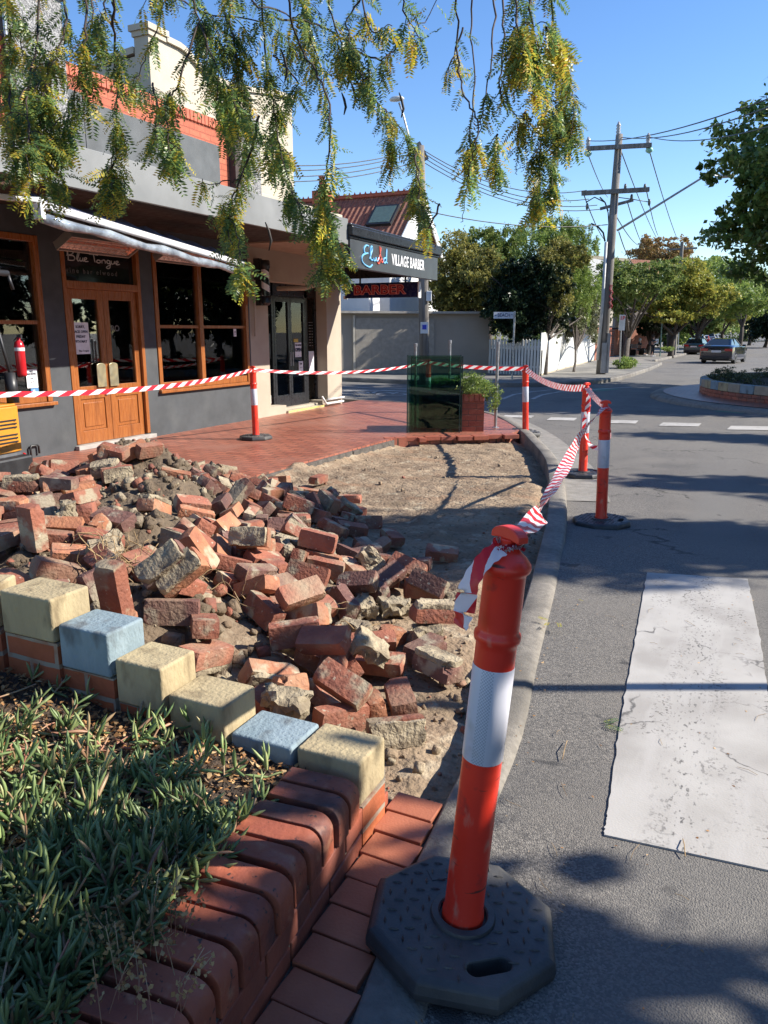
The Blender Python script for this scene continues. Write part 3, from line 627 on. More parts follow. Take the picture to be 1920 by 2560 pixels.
# ================================================================== BOLLARDS
m_orange = pm('safety orange plastic', (.8, .045, .02), (.7, .036, .018), 3, rough=.36, bp=.05, bs=40, c3=(.36, .04, .03), s3=13, lo3=.6, hi3=.72)
_t = m_orange.node_tree; _b = _t.nodes['Principled BSDF']; _l = _b.inputs['Base Color'].links[0].from_socket; _v = coords(_t, scale=(1, 1, .35))
_c = mix(_t, _l, (.62, .2, .13), noise_fac(_t, _v, 26, 8, .6, .72)); _c = mix(_t, _c, (.1, .03, .02), noise_fac(_t, coords(_t, scale=(1, 1, 6)), 9, 9, .66, .72)); _t.links.new(_c, _b.inputs['Base Color'])
m_rub = pm('black rubber', (.036, .036, .038), (.05, .05, .05), 7, rough=.5, bp=.3, bs=130, bd=.002, c3=(.12, .11, .095), s3=5, lo3=.5, hi3=.8)
m_refl, t, b = nmat('reflective sleeve'); v = coords(t)
s_ = t.nodes.new('ShaderNodeSeparateXYZ'); t.links.new(v, s_.inputs[0]); at = t.nodes.new('ShaderNodeMath'); at.operation = 'ARCTAN2'; t.links.new(s_.outputs[1], at.inputs[0]); t.links.new(s_.outputs[0], at.inputs[1])
cm = t.nodes.new('ShaderNodeCombineXYZ'); t.links.new(at.outputs[0], cm.inputs[0]); t.links.new(s_.outputs[2], cm.inputs[1])
mp = t.nodes.new('ShaderNodeMapping'); mp.inputs['Scale'].default_value = (9.0, 165, 1); mp.inputs['Rotation'].default_value = (0, 0, .78); t.links.new(cm.outputs[0], mp.inputs[0])
ck = t.nodes.new('ShaderNodeTexVoronoi'); ck.feature = 'DISTANCE_TO_EDGE'; ck.inputs['Scale'].default_value = 1; ck.inputs['Randomness'].default_value = 0; t.links.new(mp.outputs[0], ck.inputs['Vector'])
gt = t.nodes.new('ShaderNodeMath'); gt.operation = 'LESS_THAN'; gt.inputs[1].default_value = .1; t.links.new(ck.outputs['Distance'], gt.inputs[0])
ab = t.nodes.new('ShaderNodeMath'); ab.operation = 'COMPARE'; ab.inputs[1].default_value = -1.05; ab.inputs[2].default_value = .3; t.links.new(at.outputs[0], ab.inputs[0]); mu = t.nodes.new('ShaderNodeMath'); mu.operation = 'MULTIPLY'; t.links.new(ab.outputs[0], mu.inputs[0]); t.links.new(gt.outputs[0], mu.inputs[1])
cc = mix(t, (.56, .56, .62), (.36, .38, .44), ab.outputs[0]); cc = mix(t, cc, (.66, .67, .72), mu.outputs[0]); cc = mix(t, cc, (.4, .38, .36), noise_fac(t, v, 9, 7, .6, .75)); t.links.new(cc, b.inputs['Base Color']); b.inputs['Roughness'].default_value = .3
def make_bollard():
    r = empty('barrier_bollard', (0, 0, 0)); base = MB(); n = 8; Rr, hh = .245, .055
    oc = lambda rr, z: [(rr * (1.0 if True else 1) * math.cos(R(22.5 + 45 * k)), rr * math.sin(R(22.5 + 45 * k)), z) for k in range(n)]
    # rubber base: lower rim, bevelled top, with hand hole cut out
    bm = bmesh.new(); rings = [oc(.25, 0), oc(.252, .02), oc(.245, .045), oc(.228, .055)]
    vs_ = [[bm.verts.new(p) for p in rg] for rg in rings]
    for a, c in zip(vs_, vs_[1:]):
        for j in range(n): bm.faces.new((a[j], a[(j + 1) % n], c[(j + 1) % n], c[j]))
    # top face as ring between octagon and circle + hand hole made from stitched outline
    bm.faces.new(vs_[-1]); bm.faces.new(list(reversed(vs_[0])))
    me = bpy.data.meshes.new('bollard_base'); bm.to_mesh(me); bm.free(); me.materials.append(m_rub); me.materials.append(m_dark)
    bo = bpy.data.objects.new('bollard_base', me); col.objects.link(bo); bo.parent = r
    cut = MB(); pr = []
    for k in range(9): a = R(90 + k * 22.5); pr.append((-.035 + .021 * math.cos(a), .021 * math.sin(a)))
    for k in range(9): a = R(-90 + k * 22.5); pr.append((.035 + .021 * math.cos(a), .021 * math.sin(a)))
    cut.prism(pr, -.02, .1); co = cut.build('cut', m_rub, local=True)
    co.location = (.165 * math.cos(R(-20)), .165 * math.sin(R(-20)), 0); co.rotation_euler = (0, 0, R(-20 + 90))
    md = bo.modifiers.new('hole', 'BOOLEAN'); md.object = co; md.operation = 'DIFFERENCE'; md.solver = 'EXACT'
    cs = MB(); cs.lathe([(.062, -.02), (.062, .2)], 28); c2 = cs.build('cut', m_rub, local=True); md2 = bo.modifiers.new('socket', 'BOOLEAN'); md2.object = c2; md2.operation = 'DIFFERENCE'; md2.solver = 'EXACT'
    bpy.context.view_layer.update(); dg = bpy.context.evaluated_depsgraph_get(); nm = bpy.data.meshes.new_from_object(bo.evaluated_get(dg)); bo.modifiers.clear(); bo.data = nm
    bpy.data.objects.remove(co); bpy.data.objects.remove(c2)
    bv = bo.modifiers.new('b', 'BEVEL'); bv.width = .005; bv.segments = 2; bv.limit_method = 'ANGLE'; bv.angle_limit = R(30)
    ch = MB(); rnd = random.Random(3)
    for i in range(-6, 7):
        for j in range(-6, 7):
            x, y = i * .036 + (.018 if j % 2 else 0), j * .036
            if .088 < math.hypot(x, y) < .208 and math.hypot(x - .165 * math.cos(R(-20)), y - .165 * math.sin(R(-20))) > .058:
                a = R(50) if (i + j) % 2 else R(-40); Mx = Matrix.Translation((x, y, .0555)) @ Matrix.Rotation(a, 4, 'Z')
                ch.raw([(-.014, 0, 0), (0, -.0036, 0), (.014, 0, 0), (0, .0036, 0), (-.006, 0, .004), (.006, 0, .004)], [(0, 1, 4), (1, 5, 4), (1, 2, 5), (2, 3, 5), (3, 4, 5), (3, 0, 4)], 0, Mx)
    ch.raw(*( [(-.034, -.022, 0), (.034, -.022, 0), (.034, .022, 0), (-.034, .022, 0), (-.034, -.022, .0015), (.034, -.022, .0015), (.034, .022, .0015), (-.034, .022, .0015)], [(4, 5, 6, 7), (0, 1, 5, 4), (1, 2, 6, 5), (2, 3, 7, 6), (3, 0, 4, 7)]), 0, Matrix.Translation((.155 * math.cos(R(160)), .155 * math.sin(R(160)), .055)) @ Matrix.Rotation(R(250), 4, 'Z'))
    cho = ch.build('tread_pattern', m_rub, bo, local=True)
    rg = MB(); rg.lathe([(.06, .045), (.06, .062), (.064, .066), (.08, .064), (.083, .058), (.083, .05)], 32); rg.build('collar', m_rub, r, local=True, smooth=True, angle=40)
    p = MB(); p.lathe([(.056, .035), (.056, .062), (.0545, .075), (.0515, .085), (.0505, .3), (.05, .48), (.05, .79), (.0505, .8), (.056, .807), (.0575, .815), (.0565, .824), (.0505, .83), (.0505, .838), (.05, .965), (.0515, .97), (.0585, .977), (.0605, .985), (.0585, .993), (.047, 1.008), (.032, 1.02), (.0235, 1.032), (.0225, 1.03)], 36)
    p.build('post', m_orange, r, local=True, smooth=True, angle=50)
    s = MB(); s.lathe([(.0505, .505), (.0517, .508), (.0517, .742), (.0505, .745)], 36, cap=False); s.build('reflective_sleeve', m_refl, r, local=True, smooth=True, angle=50)
    h = MB(); h.lathe([(.022, 1.025), (.019, 1.04), (.02, 1.05)], 20)
    pr = [(-.043, 1.046), (-.043, 1.056)] + [(.0 - .043 * math.cos(R(a)), 1.056 + .022 * math.sin(R(a))) for a in range(15, 180, 15)] + [(.043, 1.056), (.043, 1.046), (.03, 1.048), (.02, 1.05), (-.02, 1.05), (-.03, 1.048)]
    nn = len(pr); vv = [(q[0], -.016, q[1]) for q in pr] + [(q[0], .016, q[1]) for q in pr]
    h.raw(vv, [tuple(range(nn)), tuple(reversed(range(nn, 2 * nn)))] + [(i, nn + i, nn + (i + 1) % nn, (i + 1) % nn) for i in range(nn)])
    h.build('handle_top', m_orange, r, local=True, bevel=.003)
    return r
B0 = make_bollard()
def set_b(r, loc, head, lean=0, lean_dir=None):
    """lean: radians towards camera right"""
    q = Quaternion(Vector((-SYW, CY, 0)), lean) if lean_dir is None else Quaternion(lean_dir, lean)
    e = (q.to_matrix() @ Matrix.Rotation(head, 3, 'Z')).to_euler(); r.location = loc; r.rotation_euler = e
def tipof(r, z=1.02): return rmat(r) @ Vector((0, 0, z))
BG = 'orange and white barrier bollards'
set_b(B0, (-.53, 1.565, .122), R(-28), R(4.7)); tag(B0, 'nearest and largest orange bollard on a black octagonal rubber base', 'bollard', BG)
B0.scale = (.985, .985, .985)
for _c in B0.children:
    if _c.name.split('.')[0] in ('post', 'reflective_sleeve'): _c.scale = (.955, .955, 1)
B2 = dup(B0); set_b(B2, PZ(1298, 1133, .01), R(20), R(-1.5)); B2['label'] = 'second nearest orange bollard, on the asphalt with tape slung off its top'
B3 = dup(B0); set_b(B3, PZ(1258, 1028, .005), R(60), R(-.5)); B3['label'] = 'orange bollard wound with hanging tape, partly behind the second bollard'
B4 = dup(B0); q4 = PZ(1135, 937, .05); set_b(B4, q4, R(10), R(-2.4)); B4['label'] = 'orange bollard tipped on the edge of the kerb right of the steel post'
B5 = dup(B0); set_b(B5, PZ(553, 948, .122), R(0), R(-.6)); B5['label'] = 'orange bollard on the red brick footpath in front of the shop windows'
B6 = dup(B0); set_b(B6, PZ(924, 900, .04) , R(0), 0); B6['label'] = 'orange bollard seen through the dark glass screen'
for B in (B2, B3, B4, B5, B6):
    s_ = .965 if B is not B5 else .93; B.scale = (s_, s_, s_)
B4.children[0].rotation_euler = (R(0), R(9), 0)
# ================================================================== BARRIER TAPE
m_tape, t, b = nmat('red and white barrier tape')
uvn = t.nodes.new('ShaderNodeUVMap'); s_ = t.nodes.new('ShaderNodeSeparateXYZ'); t.links.new(uvn.outputs[0], s_.inputs[0])
m1 = t.nodes.new('ShaderNodeMath'); m1.operation = 'MULTIPLY_ADD'; m1.inputs[1].default_value = .6; t.links.new(s_.outputs[1], m1.inputs[0]); t.links.new(s_.outputs[0], m1.inputs[2])
m2 = t.nodes.new('ShaderNodeMath'); m2.operation = 'FRACT'; t.links.new(m1.outputs[0], m2.inputs[0]); m3 = t.nodes.new('ShaderNodeMath'); m3.operation = 'GREATER_THAN'; m3.inputs[1].default_value = .5; t.links.new(m2.outputs[0], m3.inputs[0])
cc = mix(t, (.78, .78, .8), (.62, .02, .03), m3.outputs[0]); t.links.new(cc, b.inputs['Base Color']); b.inputs['Roughness'].default_value = .35
tr = t.nodes.new('ShaderNodeBsdfTranslucent'); t.links.new(cc, tr.inputs[0]); mx = t.nodes.new('ShaderNodeMixShader'); mx.inputs[0].default_value = .3
t.links.new(b.outputs[0], mx.inputs[1]); t.links.new(tr.outputs[0], mx.inputs[2]); t.links.new(mx.outputs[0], t.nodes['Material Output'].inputs[0])
def tape(path, label, width=.05, twist=0, period=.1, name='barrier_tape', fold=0, tw0=0, parent=None, group='barrier tape strung between the bollards', crinkle=.004):
    P = smoothline(path, 14); L = 0; vs_ = []; us = []; n = len(P); prev = None; k = 5
    for i, p in enumerate(P):
        d = (P[min(i + 1, n - 1)] - P[max(i - 1, 0)]).normalized()
        up = Vector((0, 0, 1)) - d * d.z
        if up.length < .2: up = Vector((SYW, CY, 0))
        up.normalize(); sd = d.cross(up); a = tw0 + twist * i / n
        ww = up * math.cos(a) + sd * math.sin(a); nn = d.cross(ww)
        if i: L += (P[i] - P[i - 1]).length
        for j in range(k):
            s = (j / (k - 1) - .5); cr_ = math.sin(i * .9 + j * 2.1) * crinkle + (abs(s) * fold)
            vs_.append(tuple(p + ww * s * width * (1 - .5 * fold * 10 if fold else 1) + nn * cr_)); us.append((L / period, j / (k - 1)))
    fs = [(i * k + j, i * k + j + 1, (i + 1) * k + j + 1, (i + 1) * k + j) for i in range(n - 1) for j in range(k - 1)]
    me = bpy.data.meshes.new(name)
    loc = Vector(vs_[0]); 
    if parent is not None: Mi = wmat(parent).inverted(); vv = [tuple(Mi @ Vector(q)) for q in vs_]; loc = None
    else: vv = [tuple(Vector(q) - loc) for q in vs_]
    me.from_pydata(vv, [], fs); uv = me.uv_layers.new(name='UVMap')
    for pl in me.polygons:
        for li in pl.loop_indices: uv.data[li].uv = us[me.loops[li].vertex_index]
    me.materials.append(m_tape); me.polygons.foreach_set('use_smooth', [True] * len(fs)); me.update()
    o = bpy.data.objects.new(name, me); col.objects.link(o)
    if parent is not None: o.parent = parent
    else: o.location = loc; tag(o, label, 'barrier tape', group)
    return o
T0 = tipof(B0); T2 = tipof(B2, .985); T3 = tipof(B3, .985); T4 = tipof(B4, .985); T5 = tipof(B5, .95); T6 = tipof(B6, .985)
def sagp(a, b_, s, n=8): return [tuple(a.lerp(b_, i / n) - Vector((0, 0, s * 4 * (i / n) * (1 - i / n)))) for i in range(n + 1)]
ta = [T0, T0.lerp(T2, .12) - Vector((0, 0, .05)), PD(1165, 1105, 2.6), PD(1222, 1005, 4.0), PD(1262, 930, 5.2), T2]
tape([tuple(p) for p in ta], 'twisted striped tape rising from the nearest bollard to the second one', .062, twist=7, period=.105, tw0=.9)
tape(sagp(T2, T3, .02, 4), 'short length of striped tape between the second and third bollards', .05, twist=1.2)
# windings hanging down the third bollard
def CAMOFF(p, r=0, d=0, z=0): return p + CW(r, d, z)
hang = [CAMOFF(T3, 0, -.07, -.02), CAMOFF(T3, .0, -.08, -.2), CAMOFF(T3, -.03, -.09, -.42), CAMOFF(T3, .05, -.09, -.62), CAMOFF(T3, .16, -.12, -.64), CAMOFF(T3, .22, -.2, -.5), CAMOFF(T2, -.02, -.03, -.02)]
tape([tuple(p) for p in hang], 'loop of striped tape drooping down the third bollard', .05, twist=5, period=.09)
tape(sagp(T3, T4, .1), 'striped tape sagging between the third bollard and the tipped one', .075, twist=.6, period=.12)
tape(sagp(T4, T6, .03), 'striped tape running behind the steel post to the bollard behind the glass', .06, period=.28)
tape(sagp(T6, T5, .1), 'striped tape crossing in front of the barber shop door', .045, period=.3, twist=.4)
TL = PD(-60, 852, 5.0)
tape(sagp(T5, TL, .09), 'striped tape crossing in front of the timber restaurant doors', .047, period=.3, twist=.7)
# knot and loose tail on the nearest bollard
kn = MB(); up_ = (rmat(B0).to_3x3() @ Vector((0, 0, 1)))
ctr = tipof(B0, 1.018)
kp_ = [tuple(ctr + Vector((math.cos(a) * .027, math.sin(a) * .027, .006 * math.sin(a * 2.3)))) for a in np.linspace(0, 13, 30)]
tape(kp_, 'red and white tape knotted round the neck of the nearest bollard', .022, period=.05, twist=2)
tail = [CAMOFF(ctr, -.02, -.025, .0), CAMOFF(ctr, -.055, -.035, -.022), CAMOFF(ctr, -.088, -.04, -.075), CAMOFF(ctr, -.1, -.045, -.14), CAMOFF(ctr, -.108, -.045, -.175)]
tape([tuple(p) for p in tail], 'loose end of striped tape hanging left off the nearest bollard', .048, period=.15, twist=-.35, tw0=1.2, crinkle=.002)
